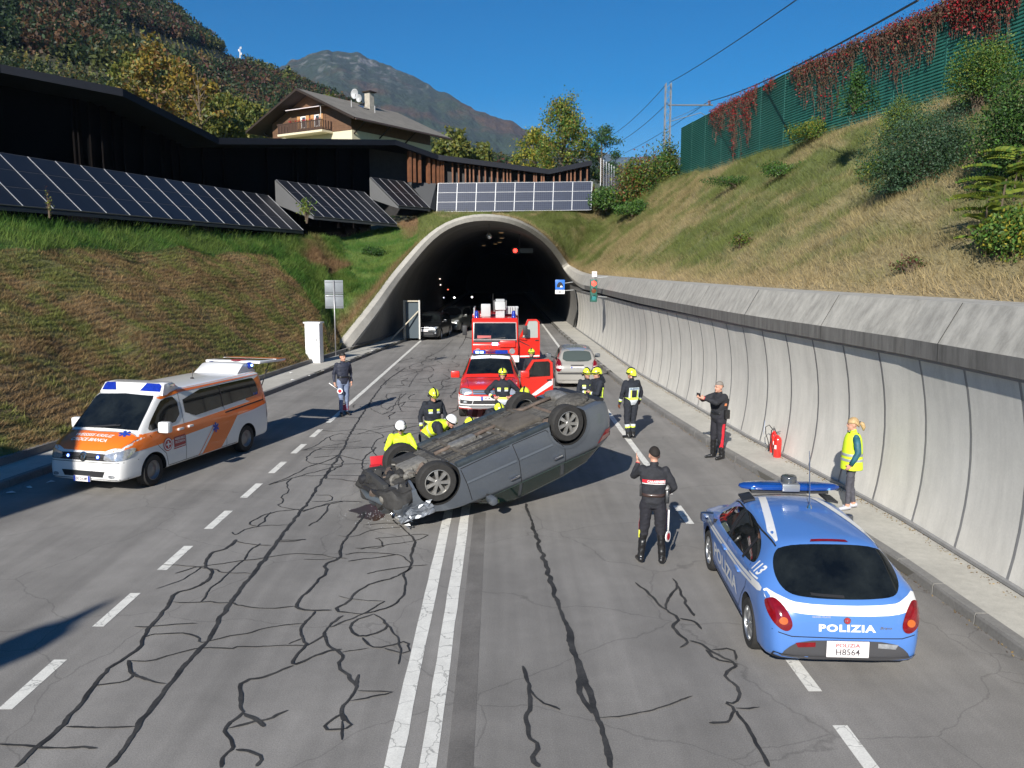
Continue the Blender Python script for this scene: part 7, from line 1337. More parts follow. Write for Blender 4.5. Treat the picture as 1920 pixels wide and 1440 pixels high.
# ================================================================ people
def person(name, label, loc, rz, J, fit, mats, H=1.78, bulk=1.0, group=None, head_turn=0, head_tilt=0, voxel=.0105, fingers=True, hair=None, beard=False, cat='person'):
    """J: joint positions (metres, figure facing +x, left = +y) that override a standing pose; fit: which garment covers which stretch of each limb"""
    k = H / 1.78
    B = dict(pelvis=(0, 0, .97), waist=(.0, 0, 1.10), chest=(0, 0, 1.30), neck=(-.01, 0, 1.50), head=(.02, 0, 1.65))
    for s, n in ((1, 'l'), (-1, 'r')): B.update({'sh' + n: (-.01, s * .185, 1.445), 'el' + n: (-.03, s * .25, 1.16), 'wr' + n: (.05, s * .26, .91), 'ha' + n: (.08, s * .26, .83), 'hi' + n: (0, s * .095, .94), 'kn' + n: (.02, s * .11, .50), 'an' + n: (-.01, s * .12, .09), 'to' + n: (.17, s * .15, .035)})
    B.update(J); B = {a: Vector(b) * k for a, b in B.items()}
    root = empty(name, loc, rz, label, cat, group); mb = MB(); seg = []       # (a, b, ra, rb, tag)
    def cap(a, b, ra, rb, tag, n=12, flat=1):
        a, b = Vector(a), Vector(b); d = (b - a); ln = d.length; d = d.normalized() if ln > 1e-6 else Vector((0, 0, 1)); P = []; Rr = []
        for q in (-1, -.7, -.35): P.append(a + d * ra * q); Rr.append(max(.003, ra * math.sqrt(max(0, 1 - q * q))))
        P.append(a); Rr.append(ra); P.append((a + b) / 2); Rr.append((ra + rb) / 2 * 1.02); P.append(b); Rr.append(rb)
        for q in (.35, .7, 1): P.append(b + d * rb * q); Rr.append(max(.003, rb * math.sqrt(max(0, 1 - q * q))))
        mb.tube(P, Rr, n, sx=flat); seg.append((a, b, ra, rb, tag))
    lat = (B['shl'] - B['shr']).normalized(); hl = (B['hil'] - B['hir']).normalized()
    # trunk: elliptic rings along pelvis, waist, chest, shoulders
    def trunk(pts, tag):
        v = []; f = []; n = 20
        for i, (p, lx, w, dp) in enumerate(pts):
            t = (pts[min(i + 1, len(pts) - 1)][0] - pts[max(0, i - 1)][0]).normalized(); fw = lx.cross(t).normalized() * 1.0; lx2 = (lx - t * lx.dot(t)).normalized()
            for q in range(n):
                a = 2 * math.pi * q / n; ca, sa = math.cos(a), math.sin(a); sq = (abs(ca) ** 2.6 + abs(sa) ** 2.6) ** (-1 / 2.6); v.append(p + lx2 * (w * sa * sq) + fw * (dp * ca * sq))
        for i in range(len(pts) - 1):
            for q in range(n): f.append((i * n + q, i * n + (q + 1) % n, (i + 1) * n + (q + 1) % n, (i + 1) * n + q))
        f.append(tuple(range(n))[::-1]); f.append(tuple((len(pts) - 1) * n + q for q in range(n))); mb.add(v, f)
    b = bulk * k; crotch = (B['hil'] + B['hir']) / 2 - Vector((0, 0, .07 * k)); sc_ = (B['shl'] + B['shr']) / 2
    W_ = [(crotch, hl, .13 * b, .09 * b), (B['pelvis'], hl, .172 * b, .118 * b), (B['pelvis'].lerp(B['waist'], .55), hl, .165 * b, .115 * b), (B['waist'], (hl + lat).normalized(), .16 * b, .112 * b), (B['waist'].lerp(B['chest'], .5), lat, .172 * b, .122 * b), (B['chest'], lat, .188 * b, .13 * b), (B['chest'].lerp(sc_, .6), lat, .195 * b, .122 * b), (sc_ + (B['neck'] - sc_) * .3, lat, .165 * b, .095 * b), (B['neck'], lat, .07 * k, .07 * k)]
    trunk(W_, 'torso')
    T0, T1 = B['pelvis'], B['neck']; seg.append((crotch, B['pelvis'], .12, .14, 'hips')); seg.append((B['pelvis'], B['waist'], .15, .15, 'torso_a')); seg.append((B['waist'], B['chest'], .15, .16, 'torso_b')); seg.append((B['chest'], sc_, .16, .14, 'torso_c'))
    cap(B['neck'] - Vector((0, 0, .02)), B['neck'].lerp(B['head'], .55), .058 * k, .055 * k, 'neck')
    for n in 'lr':
        cap(B['sh' + n] * .9 + sc_ * .1, B['el' + n], .066 * b, .050 * b, 'uparm'); cap(B['el' + n], B['wr' + n], .049 * b, .034 * b, 'forearm'); cap(B['hi' + n], B['kn' + n], .098 * b, .066 * b, 'thigh'); cap(B['kn' + n], B['an' + n], .063 * b, .046 * b, 'shin')
        an = B['an' + n]; to = B['to' + n]; cap(an + (an - to).normalized() * .035 - Vector((0, 0, .03)), to, .043 * k, .036 * k, 'foot')
    # head
    hd = B['head']; hr = Euler((0, head_tilt, head_turn)).to_matrix(); hq = lambda x, y, z: hd + hr @ (Vector((x, y, z)) * k)
    mb.ell(hq(-.005, 0, .045), (.098 * k, .077 * k, .098 * k), 18, 12, hr); mb.ell(hq(.022, 0, -.03), (.072 * k, .062 * k, .082 * k), 16, 10, hr); mb.ell(hq(.098, 0, -.008), (.02 * k, .013 * k, .026 * k), 8, 6, hr); mb.ell(hq(.075, 0, -.088), (.025 * k, .028 * k, .02 * k), 8, 6, hr); mb.ell(hq(.085, 0, .03), (.018 * k, .052 * k, .012 * k), 8, 6, hr)
    for s in (-1, 1): mb.ell(hq(-.005, s * .078, .0), (.02 * k, .011 * k, .032 * k), 8, 6, hr)
    seg.append((hq(0, 0, .07), hq(.03, 0, -.06), .09, .07, 'head'))
    # hands: palm, four unequal bent fingers, a thumb from the side of the palm
    for n, s in (('l', 1), ('r', -1)):
        w, h = B['wr' + n], B['ha' + n]; d = (h - w).normalized(); fwd = Vector((0, s, 0)) if not ('pn' + n) in B else B['pn' + n].normalized()
        side = d.cross(fwd).normalized(); pn = side.cross(d).normalized()      # side: across the palm, pn: back of the hand
        pl = .085 * k; mb.box((w + d * pl * .55)[:], (pl * 1.1, .078 * k, .030 * k), rot=Matrix((d, side, pn)).transposed(), bev=.012); seg.append((w, w + d * pl, .03, .03, 'hand'))
        if fingers:
            curl = fit.get('curl' + n, .45)
            for q, ln in ((-1.5, .062), (-.5, .075), (.5, .078), (1.5, .068)):
                a = w + d * pl + side * q * .0195 * k; c1 = (d * math.cos(curl) - pn * math.sin(curl)); c2 = (d * math.cos(curl * 2.2) - pn * math.sin(curl * 2.2)); m = a + c1 * ln * .5 * k; e = m + c2 * ln * .5 * k
                mb.tube([a - d * .02, a, m, e, e + c2 * .004], [.009 * k, .0098 * k, .0088 * k, .0075 * k, .004], 7); seg.append((a, e, .009, .008, 'hand'))
            a = w + d * .03 * k + side * .032 * k; m = a + (d * .5 + side * .8 - pn * .3) * .034 * k; e = m + (d * .9 + side * .2 - pn * .3) * .03 * k; mb.tube([a - side * .01, a, m, e], [.012 * k, .0125 * k, .0105 * k, .007 * k], 7); seg.append((a, e, .01, .008, 'hand'))
    o = mb.build('body', mats['skin'], root); o.data.materials.clear()
    md = o.modifiers.new('r', 'REMESH'); md.mode = 'VOXEL'; md.voxel_size = voxel; md.use_smooth_shade = True; sm = o.modifiers.new('s', 'SMOOTH'); sm.factor = .5; sm.iterations = 3; realize(o)
    me = o.data; names = list(mats.keys())
    for n_ in names: me.materials.append(mats[n_])
    nf = len(me.polygons); C = np.empty(nf * 3); me.polygons.foreach_get('center', C); C = C.reshape(-1, 3)
    best = np.full(nf, 1e9); bt = np.zeros(nf); bs = np.zeros(nf, int)
    for i, (a, b_, ra, rb, tag) in enumerate(seg):
        a = np.array(a); d = np.array(b_) - a; L2 = d @ d + 1e-9; t = np.clip((C - a) @ d / L2, 0, 1); dist = np.linalg.norm(C - a - t[:, None] * d, axis=1) - (ra + (rb - ra) * t); m = dist < best; best[m] = dist[m]; bt[m] = t[m]; bs[m] = i
    tags = [s_[4] for s_ in seg]; mi = np.zeros(nf, np.int32)
    for i, tg in enumerate(tags):
        m = bs == i; base = {'torso_a': 'torso', 'torso_b': 'torso', 'torso_c': 'torso'}.get(tg, tg); rules = fit.get(tg, fit.get(base, [(0, 'skin')])); t = bt[m]; r_ = np.zeros(m.sum(), np.int32)
        for t0, mn in rules: r_[t >= t0 - 1e-6] = names.index(mn)
        mi[m] = r_
    me.polygons.foreach_set('material_index', mi); me.polygons.foreach_set('use_smooth', [True] * nf); me.update()
    # cloth folds: gentle displacement of clothed faces
    nv = len(me.vertices); V = np.empty(nv * 3); me.vertices.foreach_get('co', V); V = V.reshape(-1, 3); N = np.empty(nv * 3); me.vertices.foreach_get('normal', N); N = N.reshape(-1, 3)
    cl = np.zeros(nv); lp = np.empty(len(me.loops), np.int32); me.loops.foreach_get('vertex_index', lp); ls = np.empty(nf, np.int32); me.polygons.foreach_get('loop_total', ls); fm = np.repeat(mi, ls); cl[lp] = (fm != names.index('skin'))
    dsp = (fbm(V[:, 0] * 7 + V[:, 1] * 3, V[:, 2] * 9 + V[:, 1] * 4, 3, 3) - .5) * .028 + (fbm(V[:, 1] * 16, V[:, 2] * 22 + V[:, 0] * 8, 2, 6) - .5) * .012; V += N * (dsp * cl)[:, None]; me.vertices.foreach_set('co', V.ravel()); me.update()
    # eyes, brows, mouth
    for s in (-1, 1): MB().ell(hq(.088, s * .031, .012), (.006 * k, .011 * k, .006 * k), 8, 6, hr).build('eye', M('eye_dark', (.02, .015, .012), .3), root, smooth=True); MB().ell(hq(.097, s * .032, .033), (.005 * k, .018 * k, .005 * k), 8, 5, hr).build('eyebrow', hair or M('hair_dark', (.03, .02, .015), .8), root)
    MB().ell(hq(.092, 0, -.058), (.007 * k, .022 * k, .005 * k), 8, 5, hr).build('mouth', M('lips', (.32, .12, .09), .6), root)
    info = dict(root=root, B=B, hq=hq, hr=hr, k=k, lat=lat, body=o, bvh=None); return info
SK = lambda: M('skin', (.50, .27, .19), .55, noise=(9, .1)); NAVY = lambda: M('uniform_black', (.018, .019, .024), .85, noise=[(14, .3)]); TURN = lambda: M('turnout_navy', (.012, .015, .023), .85, noise=[(10, .3)])
HIV = lambda: M('hivis_yellow', (.62, .80, .03), .6, noise=(6, .12)); SIL = lambda: M('reflective_silver', (.52, .56, .60), .4, noise=(10, .1)); LIME = lambda: M('stripe_lime', (.70, .88, .10), .5); BOOT = lambda: M('boot_leather', (.012, .012, .013), .35, coat=.3)
def cap_mesh(P, rx, ry, rz, name, mat, root, zmin=-.1, off=(0, 0, .045), n=20, brim=0, back=.3):
    """shell over the upper part of a head, in head space"""
    hq = P['hq']; v = []; f = []; nv_ = 9
    for j in range(nv_ + 1):
        t = (math.pi * .5 + zmin) * j / nv_
        for i in range(n):
            a = 2 * math.pi * i / n; ca, sa = math.cos(a), math.sin(a); dz = -back * max(0, -ca) ** 1.5 * (j / nv_) ** 4 * rz; ex = 1 + (brim * max(0, ca) if j == nv_ else 0)
            v.append(hq(off[0] + rx * math.sin(t) * ca * ex, off[1] + ry * math.sin(t) * sa, off[2] + rz * math.cos(t) + dz))
    for j in range(nv_):
        for i in range(n): f.append((j * n + i, (j + 1) * n + i, (j + 1) * n + (i + 1) % n, j * n + (i + 1) % n))
    o = mesh(name, v, f, mat, root, smooth=True); so = o.modifiers.new('s', 'SOLIDIFY'); so.thickness = .008; so.offset = -1; realize(o); return o
def fire_helmet(P, root=None):
    r = root or P['root']; o = cap_mesh(P, .138, .115, .128, 'helmet', M('helmet_lime', (.72, .82, .05), .25, coat=.8), r, zmin=.22, off=(-.005, 0, .045), back=.55, brim=.10); hq = P['hq']; bk = M('helmet_black', (.012, .012, .014), .25, coat=.6)
    mb = MB(); A = [hq(-.005 + .142 * math.cos(a), 0, .045 + .134 * math.sin(a)) for a in np.linspace(.25, 2.3, 12)]; mb.tube(A, [.010] + [.016] * 10 + [.008], 6, sx=1.6).build('helmet_crest', bk, o, smooth=True)
    mb = MB(); A = [hq(.0 + .128 * math.cos(a), .112 * math.sin(a), .045) for a in np.linspace(-1.9, 1.9, 16)]; mb.tube(A, .017, 6).build('visor_rim', bk, o, smooth=True)
    mb = MB(); A = [hq(-.02 + .075 * math.sin(a) * 0 + .02, .082 * math.cos(a), -.02 - .075 * math.sin(a)) for a in np.linspace(0, math.pi, 10)]; mb.tube(A, .008, 5).build('chin_strap', bk, o)
    mb = MB(); A = [hq(-.09 + .02 * abs(math.sin(a)) - .03 * math.cos(a), .09 * math.sin(a), -.035) for a in np.linspace(-1.4, 1.4, 9)]; mb.tube(A, .03, 6).build('neck_guard', TURN(), o, smooth=True); return o
def white_helmet(P):
    o = cap_mesh(P, .130, .110, .120, 'helmet', M('helmet_white', (.80, .80, .80), .25, coat=.6), P['root'], zmin=.05, off=(-.002, 0, .045), back=.15, brim=.06); hq = P['hq']; bk = M('helmet_black', (.012, .012, .014), .25, coat=.6)
    A = [hq(.128 * math.cos(a), .112 * math.sin(a), .035) for a in np.linspace(0, 6.28, 26)]; MB().tube(A, .011, 6, cap=False).build('helmet_strap', bk, o); MB().box(hq(.132, 0, .05)[:], (.03, .05, .035), bev=.008).build('head_lamp', bk, o)
    for z in (.095, .125): MB().tube([hq(-.002 + (.13 * math.cos(a)) * math.sqrt(max(0, 1 - ((z - .045) / .12) ** 2)) * 1.03, .11 * math.sin(a) * math.sqrt(max(0, 1 - ((z - .045) / .12) ** 2)) * 1.03, z) for a in np.linspace(.9, 2.24, 8)], .006, 4).build('vent_slot', bk, o)
    MB().tube([hq(.02, .08 * math.cos(a), -.02 - .075 * math.sin(a)) for a in np.linspace(0, math.pi, 10)], .007, 5).build('chin_strap', bk, o); return o
def hair_cap(P, mat, zmin=-.05, back=.7, r=(.106, .086, .108)): return cap_mesh(P, r[0], r[1], r[2], 'hair', mat, P['root'], zmin=zmin, off=(-.012, 0, .045), back=back)
def belt(P, z0, mat, w=.05, name='belt', rx=.135, ry=.178, cz='waist', dz=0):
    B = P['B']; c = B[cz] + Vector((0, 0, dz)); mb = MB(); n = 28; v = []; f = []; lat = P['lat']; up = (B['waist'] - B['pelvis']).normalized(); fw = lat.cross(up)
    for z in (-w / 2, w / 2):
        for i in range(n): a = 2 * math.pi * i / n; ca, sa = math.cos(a), math.sin(a); sq = (abs(ca) ** 2.6 + abs(sa) ** 2.6) ** (-1 / 2.6); v.append(c + up * z + lat * (ry * sa * sq) + fw * (rx * ca * sq))
    f = [(i, (i + 1) % n, n + (i + 1) % n, n + i) for i in range(n)]; o = mesh(name, v, f, mat, P['root'], smooth=True); so = o.modifiers.new('s', 'SOLIDIFY'); so.thickness = .012; realize(o); return o
def patch(P, name, poly, ax, mat, off=.008, grid=.04, dx=0):
    """flat print or tape laid on the clothing; poly in metres on the plane across ax"""
    if P['bvh'] is None: P['bvh'] = bvh_of(P['body'])
    return decal(name, poly, ax, P['bvh'], mat, P['root'], off, grid)
FF = lambda low=True: {'hips': [(0, 'pants')], 'torso_a': [(0, 'silver'), (.42, 'lime'), (.85, 'coat')], 'torso_b': [(0, 'coat')], 'torso_c': [(0, 'coat')], 'neck': [(0, 'coat'), (.45, 'skin')], 'uparm': [(0, 'coat')], 'forearm': [(0, 'coat'), (.52, 'silver'), (.66, 'lime'), (.80, 'coat')], 'hand': [(0, 'glove')], 'thigh': [(0, 'pants')], 'shin': [(0, 'pants'), (.30, 'silver'), (.42, 'lime'), (.52, 'pants'), (.78, 'boot')], 'foot': [(0, 'boot')], 'head': [(0, 'skin')]}
FM = lambda glove=None: dict(skin=SK(), coat=TURN(), pants=M('turnout_trousers', (.014, .017, .025), .85, noise=(10, .3)), silver=SIL(), lime=LIME(), boot=BOOT(), glove=glove or SK())
def ff_front(P):
    for s in (-1, 1):
        patch(P, 'chest_patch', [(s * .05, 1.34), (s * .14, 1.34), (s * .14, 1.385), (s * .05, 1.385)], 'F', LIME()); patch(P, 'chest_patch', [(s * .05, 1.29), (s * .14, 1.29), (s * .14, 1.335), (s * .05, 1.335)], 'F', SIL())
def ff_back(P, word='VIGILI DEL FUOCO'):
    patch(P, 'back_label', [(-.15, 1.40), (.15, 1.40), (.15, 1.33), (-.15, 1.33)], 'B', M('label_silver', (.5, .58, .62), .4)); V = text('back_text', 'FEUERWEHR', (0, 1.365), .26, .045, 'B', P['bvh'], M('label_ink', (.06, .10, .2), .5), P['root'], .013, bold=.03)
    for s in (-1, 1): patch(P, 'back_stripe', [(s * .15, 1.33), (s * .11, 1.33), (s * .11, 1.13), (s * .15, 1.13)], 'B', SIL()); patch(P, 'back_stripe', [(s * .11, 1.33), (s * .075, 1.33), (s * .075, 1.13), (s * .11, 1.13)], 'B', LIME())
def G0(x, y, z=0): p = gnd(x, y, z); return (p[0], p[1], z)
FR = R(-90)   # facing the camera
# --- traffic policeman in the left lane
P = person('person', 'traffic policeman in dark jacket and grey-blue trousers, holding a red and white paddle', G0(645, 778), R(-62), dict(shl=(0, .19, 1.45), elr=(-.07, -.24, 1.17), wrr=(.02, -.25, .93), har=(.05, -.25, .85), ell=(-.06, .25, 1.17), wrl=(.04, .23, .93), hal=(.08, .22, .85), knl=(.0, .09, .50), anl=(-.04, .10, .09), tol=(.15, .12, .035), knr=(.05, -.08, .5), anr=(.06, -.10, .09), tor=(.25, -.13, .035)),
    {'hips': [(0, 'pants')], 'torso_a': [(0, 'jacket')], 'torso': [(0, 'jacket')], 'neck': [(0, 'jacket'), (.35, 'skin')], 'uparm': [(0, 'jacket')], 'forearm': [(0, 'jacket'), (.93, 'skin')], 'hand': [(0, 'skin')], 'thigh': [(0, 'pants')], 'shin': [(0, 'pants')], 'foot': [(0, 'boot')], 'head': [(0, 'skin')], 'curlr': .9}, dict(skin=SK(), jacket=M('police_jacket', (.018, .022, .04), .7, noise=(12, .25)), pants=M('police_trousers', (.16, .20, .30), .8, noise=(9, .15)), boot=BOOT()), H=1.95, head_turn=R(20))
hair_cap(P, M('hair_black', (.012, .01, .009), .7)); belt(P, 0, BOOT()); MB().box((P['B']['pelvis'] + Vector((.02, .19, .06)))[:], (.12, .05, .18), bev=.02).build('holster', BOOT(), P['root'], auto=True)
for s in (-1, 1): patch(P, 'trouser_stripe', [(-.0, .90), (.03, .90), (.035, .15), (.0, .15)], 'L' if s > 0 else 'R', M('stripe_crimson', (.25, .02, .06), .7))
def paddle(loc, rot, label, H=.5):
    t = empty('signal_paddle', loc, 0, label, 'paddle', 'police signal paddles'); t.rotation_euler = rot; MB().cyl((0, 0, -.02), (0, 0, -.34), .014, 10).build('handle', M('paddle_white', (.78, .77, .76), .4), t, smooth=True)
    MB().lathe([(.001, -.008), (.085, -.008), (.085, .008), (.001, .008)], 'y', (0, 0, .07), 24).build('disc', M('paddle_white'), t, auto=True)
    for s in (-1, 1): MB().lathe([(.001, s * .011), (.055, s * .011), (.055, s * .009)], 'y', (0, 0, .07), 24).build('red_centre', M('paddle_red', (.50, .02, .03), .4), t)
    return t
hp = (Matrix.Translation(P['root'].location) @ Euler(P['root'].rotation_euler).to_matrix().to_4x4()) @ P['B']['har']
paddle(hp + Vector((.10, -.06, -.10)), (0, R(128), R(5)), 'red and white paddle in the hand of the traffic policeman on the left')
# --- firemen and rescuers round the wreck
P = person('person', 'fireman with yellow helmet and orange gloves standing left of the wreck, looking down', (-1.56, 18.5, 0), R(-65), dict(neck=(.03, 0, 1.49), head=(.08, 0, 1.63), ell=(.06, .27, 1.2), wrl=(.2, .22, 1.0), hal=(.27, .2, .95), elr=(-.05, -.27, 1.17), wrr=(.02, -.27, .92), har=(.04, -.27, .84)), FF(), FM(M('glove_orange', (.80, .16, .02), .7)), H=1.84, bulk=1.12, head_tilt=R(22)); fire_helmet(P); ff_front(P); MB().box((P['B']['chest'] + Vector((.13, .14, .02)))[:], (.03, .05, .12), bev=.01).tube([P['B']['chest'] + Vector((.13, .15, .08)), P['B']['chest'] + Vector((.12, .17, .26))], .006, 5).build('radio', black(), P['root'])
def lift(D, dz): return {a: (b[0], b[1], b[2] + dz) for a, b in D.items()}
kneel = dict(pelvis=(-.05, 0, .45), waist=(.0, 0, .58), chest=(.08, 0, .78), neck=(.14, 0, .96), head=(.20, 0, 1.10), shl=(.12, .185, .92), shr=(.12, -.185, .92), ell=(.30, .28, .72), wrl=(.48, .20, .62), hal=(.55, .18, .60), elr=(.30, -.28, .72), wrr=(.48, -.20, .62), har=(.55, -.18, .60), hil=(-.05, .1, .42), hir=(-.05, -.1, .42), knl=(.35, .2, .48), anl=(.25, .2, .09), tol=(.42, .22, .035), knr=(.28, -.18, .10), anr=(-.15, -.16, .10), tor=(-.22, -.16, .03))
HM = lambda: dict(skin=SK(), vest=HIV(), dark=TURN(), tape=M('tape_grey', (.42, .44, .30), .5), pants=M('rescue_trousers', (.04, .045, .05), .8), boot=BOOT(), glove=M('glove_dark', (.03, .03, .03), .7))
def _lift(D, dz): return {a: (b[0], b[1], b[2] + dz) for a, b in D.items()}
P = person('person', 'rescuer in white helmet and yellow jacket crouching behind the front wheel of the wreck', (-2.10, 16.85, 0), R(-80), dict(lift({k_: v_ for k_, v_ in kneel.items() if k_[:2] not in ('kn', 'an', 'to')}, .14), knl=(.33, .2, .55), anl=(.25, .2, .09), tol=(.42, .22, .035), knr=(.22, -.18, .14), anr=(-.18, -.16, .10), tor=(-.25, -.16, .03)), {'hips': [(0, 'pants')], 'torso': [(0, 'vest')], 'torso_c': [(0, 'vest')], 'neck': [(0, 'dark'), (.5, 'skin')], 'uparm': [(0, 'vest')], 'forearm': [(0, 'vest'), (.7, 'tape'), (.85, 'vest')], 'hand': [(0, 'glove')], 'thigh': [(0, 'pants')], 'shin': [(0, 'pants')], 'foot': [(0, 'boot')], 'head': [(0, 'skin')]}, HM(), bulk=1.12, H=1.85, head_tilt=R(25)); white_helmet(P)
bend = dict(pelvis=(-.25, 0, .90), waist=(-.17, 0, 1.02), chest=(.03, 0, 1.13), neck=(.22, 0, 1.22), head=(.33, 0, 1.26), shl=(.15, .19, 1.18), shr=(.15, -.19, 1.18), ell=(.26, .24, .93), wrl=(.42, .18, .76), hal=(.48, .17, .70), elr=(.26, -.24, .93), wrr=(.42, -.18, .76), har=(.48, -.17, .70), hil=(-.25, .1, .88), hir=(-.25, -.1, .88), knl=(-.05, .14, .50), knr=(-.10, -.14, .50), anl=(-.2, .15, .09), anr=(-.25, -.15, .09), tol=(-.02, .17, .035), tor=(-.07, -.17, .035))
P = person('person', 'rescuer in white helmet and yellow vest bending over the underside of the wreck', (-1.38, 17.4, 0), R(-28), bend, {'hips': [(0, 'pants')], 'torso_a': [(0, 'vest'), (.3, 'tape'), (.7, 'vest')], 'torso_b': [(0, 'vest'), (.35, 'tape'), (.55, 'vest')], 'torso_c': [(0, 'vest')], 'neck': [(0, 'dark'), (.4, 'skin')], 'uparm': [(0, 'dark')], 'forearm': [(0, 'dark')], 'hand': [(0, 'glove')], 'thigh': [(0, 'pants')], 'shin': [(0, 'pants')], 'foot': [(0, 'boot')], 'head': [(0, 'skin')]}, HM(), bulk=1.2, H=1.85, head_tilt=R(30)); white_helmet(P)
half = dict(pelvis=(-.12, 0, .93), waist=(-.07, 0, 1.06), chest=(.07, 0, 1.24), neck=(.19, 0, 1.39), head=(.28, 0, 1.49), shl=(.15, .19, 1.34), shr=(.15, -.19, 1.34), ell=(.24, .25, 1.08), wrl=(.40, .18, .92), hal=(.46, .17, .87), elr=(.24, -.25, 1.08), wrr=(.40, -.18, .92), har=(.46, -.17, .87), hil=(-.12, .1, .90), hir=(-.12, -.1, .90), knl=(.03, .14, .50), knr=(-.02, -.14, .50))
def by_head(px, py, Y, pose, ang, k):
    t = at(px, py, Y); h = pose['head']; return (t[0] - (h[0] * math.cos(R(ang)) - h[1] * math.sin(R(ang))) * k, Y - (h[0] * math.sin(R(ang))) * k, 0), t[2]
for (px, py, Y, pose, ang, lab) in ((880, 784, 17.5, kneel, -60, 'crouching fireman of whom only the yellow helmet shows behind the middle of the wreck'), (935, 766, 18.6, bend, -70, 'fireman half hidden behind the wreck, his helmet just before the one with arms akimbo'), (984, 736, 19.4, half, -100, 'fireman bending behind the far rear wheel, only the top of his helmet showing')):
    k_ = 1.0; loc_, zt_h = by_head(px, py, Y, pose, ang, 1.0); P = person('person', lab, loc_, R(ang), dict(pose), FF(), FM(), bulk=1.1, H=1.78 * max(.97, min(1.08, (zt_h - .04) / pose['head'][2])), head_tilt=R(32)); fire_helmet(P)
P = person('person', 'fireman with yellow helmet standing arms akimbo in front of the red pickup', (.03, 21.9, 0), FR, dict(ell=(-.06, .42, 1.2), wrl=(.10, .24, 1.08), hal=(.12, .17, 1.06), elr=(-.06, -.42, 1.2), wrr=(.10, -.24, 1.08), har=(.12, -.17, 1.06)), FF(), FM(), bulk=1.14, H=1.86); fire_helmet(P); ff_front(P)
cross = dict(ell=(.10, .25, 1.17), wrl=(.24, .02, 1.16), hal=(.25, -.06, 1.18), elr=(.12, -.26, 1.17), wrr=(.28, -.02, 1.20), har=(.28, .06, 1.22))
P = person('person', 'fireman with folded arms facing the viewer, left of the two talking firemen', (2.33, 22.4, 0), R(-85), dict(cross), FF(), FM(), bulk=1.12, H=1.80, head_turn=R(25), head_tilt=R(8)); fire_helmet(P); ff_front(P)
P = person('person', 'fireman seen from his side with arms folded, right of the two talking firemen', (2.58, 22.0, 0), R(-165), dict(cross), FF(), FM(), bulk=1.16, H=1.86, head_turn=R(-5), head_tilt=R(10)); fire_helmet(P)
patch(P, 'shoulder_stripe', [(-.05, 1.38), (-.09, 1.38), (-.08, 1.1), (-.04, 1.1)], 'L', LIME())
walk = dict(knl=(.02, .10, .50), anl=(-.04, .09, .09), tol=(.14, .12, .035), knr=(.04, -.09, .5), anr=(.02, -.08, .09), tor=(.20, -.1, .035), ell=(-.03, .29, 1.18), wrl=(.02, .32, .93), hal=(.05, .33, .85), elr=(.0, -.29, 1.18), wrr=(.10, -.31, .95), har=(.14, -.31, .87))
P = person('person', 'fireman seen from behind with striped jacket, walking on the right edge line', G0(1182, 822), R(112), walk, FF(), FM(M('glove_brown', (.16, .05, .02), .8)), bulk=1.2, H=1.86, head_turn=R(30)); fire_helmet(P); ff_back(P)
P = person('person', 'fireman standing behind the open door of the red pickup, seen through its window', (1.02, 28.0, 0), R(-100), dict(), FF(), FM(), bulk=1.1, H=1.80); fire_helmet(P)
# --- two carabinieri
CF = {'hips': [(0, 'pants')], 'torso_a': [(0, 'jacket')], 'torso': [(0, 'jacket')], 'neck': [(0, 'jacket'), (.25, 'skin')], 'uparm': [(0, 'jacket')], 'forearm': [(0, 'jacket'), (.92, 'red'), (.96, 'skin')], 'hand': [(0, 'skin')], 'thigh': [(0, 'pants')], 'shin': [(0, 'pants'), (.12, 'boot')], 'foot': [(0, 'boot')], 'head': [(0, 'skin')], 'curll': .15}
CM = lambda: dict(skin=SK(), jacket=NAVY(), pants=M('trouser_black', (.014, .014, .02), .85, noise=(12, .3)), red=M('piping_red', (.55, .015, .03), .6), boot=BOOT())
P = person('person', 'officer seen from behind with a red and white strip across his black jacket', G0(1222, 1056), R(80), dict(ell=(.16, .30, 1.30), wrl=(.30, .24, 1.48), hal=(.34, .26, 1.56), elr=(-.02, -.30, 1.2), wrr=(.14, -.24, 1.08), har=(.2, -.2, 1.06), knl=(.02, .13, .50), anl=(-.02, .17, .09), tol=(.15, .22, .035), knr=(.02, -.12, .50), anr=(-.02, -.15, .09), tor=(.15, -.19, .035)), {**CF, 'curll': .1}, CM(), bulk=1.08, H=1.82, head_turn=R(12), head_tilt=R(5))
hair_cap(P, M('hair_dark_short', (.014, .010, .008), .85), zmin=-.15, back=.55); patch(P, 'red_strip', [(-.17, 1.355), (.17, 1.355), (.17, 1.305), (-.17, 1.305)], 'B', M('piping_red'), .007); patch(P, 'white_strip', [(-.17, 1.30), (.17, 1.30), (.17, 1.288), (-.17, 1.288)], 'B', whiteM(), .009); text('back_text', 'CARABINIERI', (-.035, 1.33), .26, .04, 'B', P['bvh'], whiteM(), P['root'], .014, bold=.04)
belt(P, 0, M('belt_brown', (.05, .03, .025), .35, coat=.3), dz=-.02, rx=.13, ry=.18); MB().box((P['B']['pelvis'] + Vector((-.02, -.21, .08)))[:], (.10, .06, .2), rot=(0, .2, 0), bev=.02).build('holster', BOOT(), P['root'], auto=True); MB().box((P['B']['pelvis'] + Vector((-.01, .19, .16)))[:], (.07, .04, .18), bev=.015).build('radio', black(), P['root'], auto=True); MB().box((P['B']['pelvis'] + Vector((.02, -.24, .19)))[:], (.05, .03, .12), rot=(.5, 0, 0), bev=.01).build('pistol_grip', black(), P['root'], auto=True)
for ax, s in (('L', 1), ('R', -1)): patch(P, 'trouser_stripe', [(-.015, .88), (.025, .88), (.03, .48), (-.01, .48)], ax, M('piping_red'), .006)
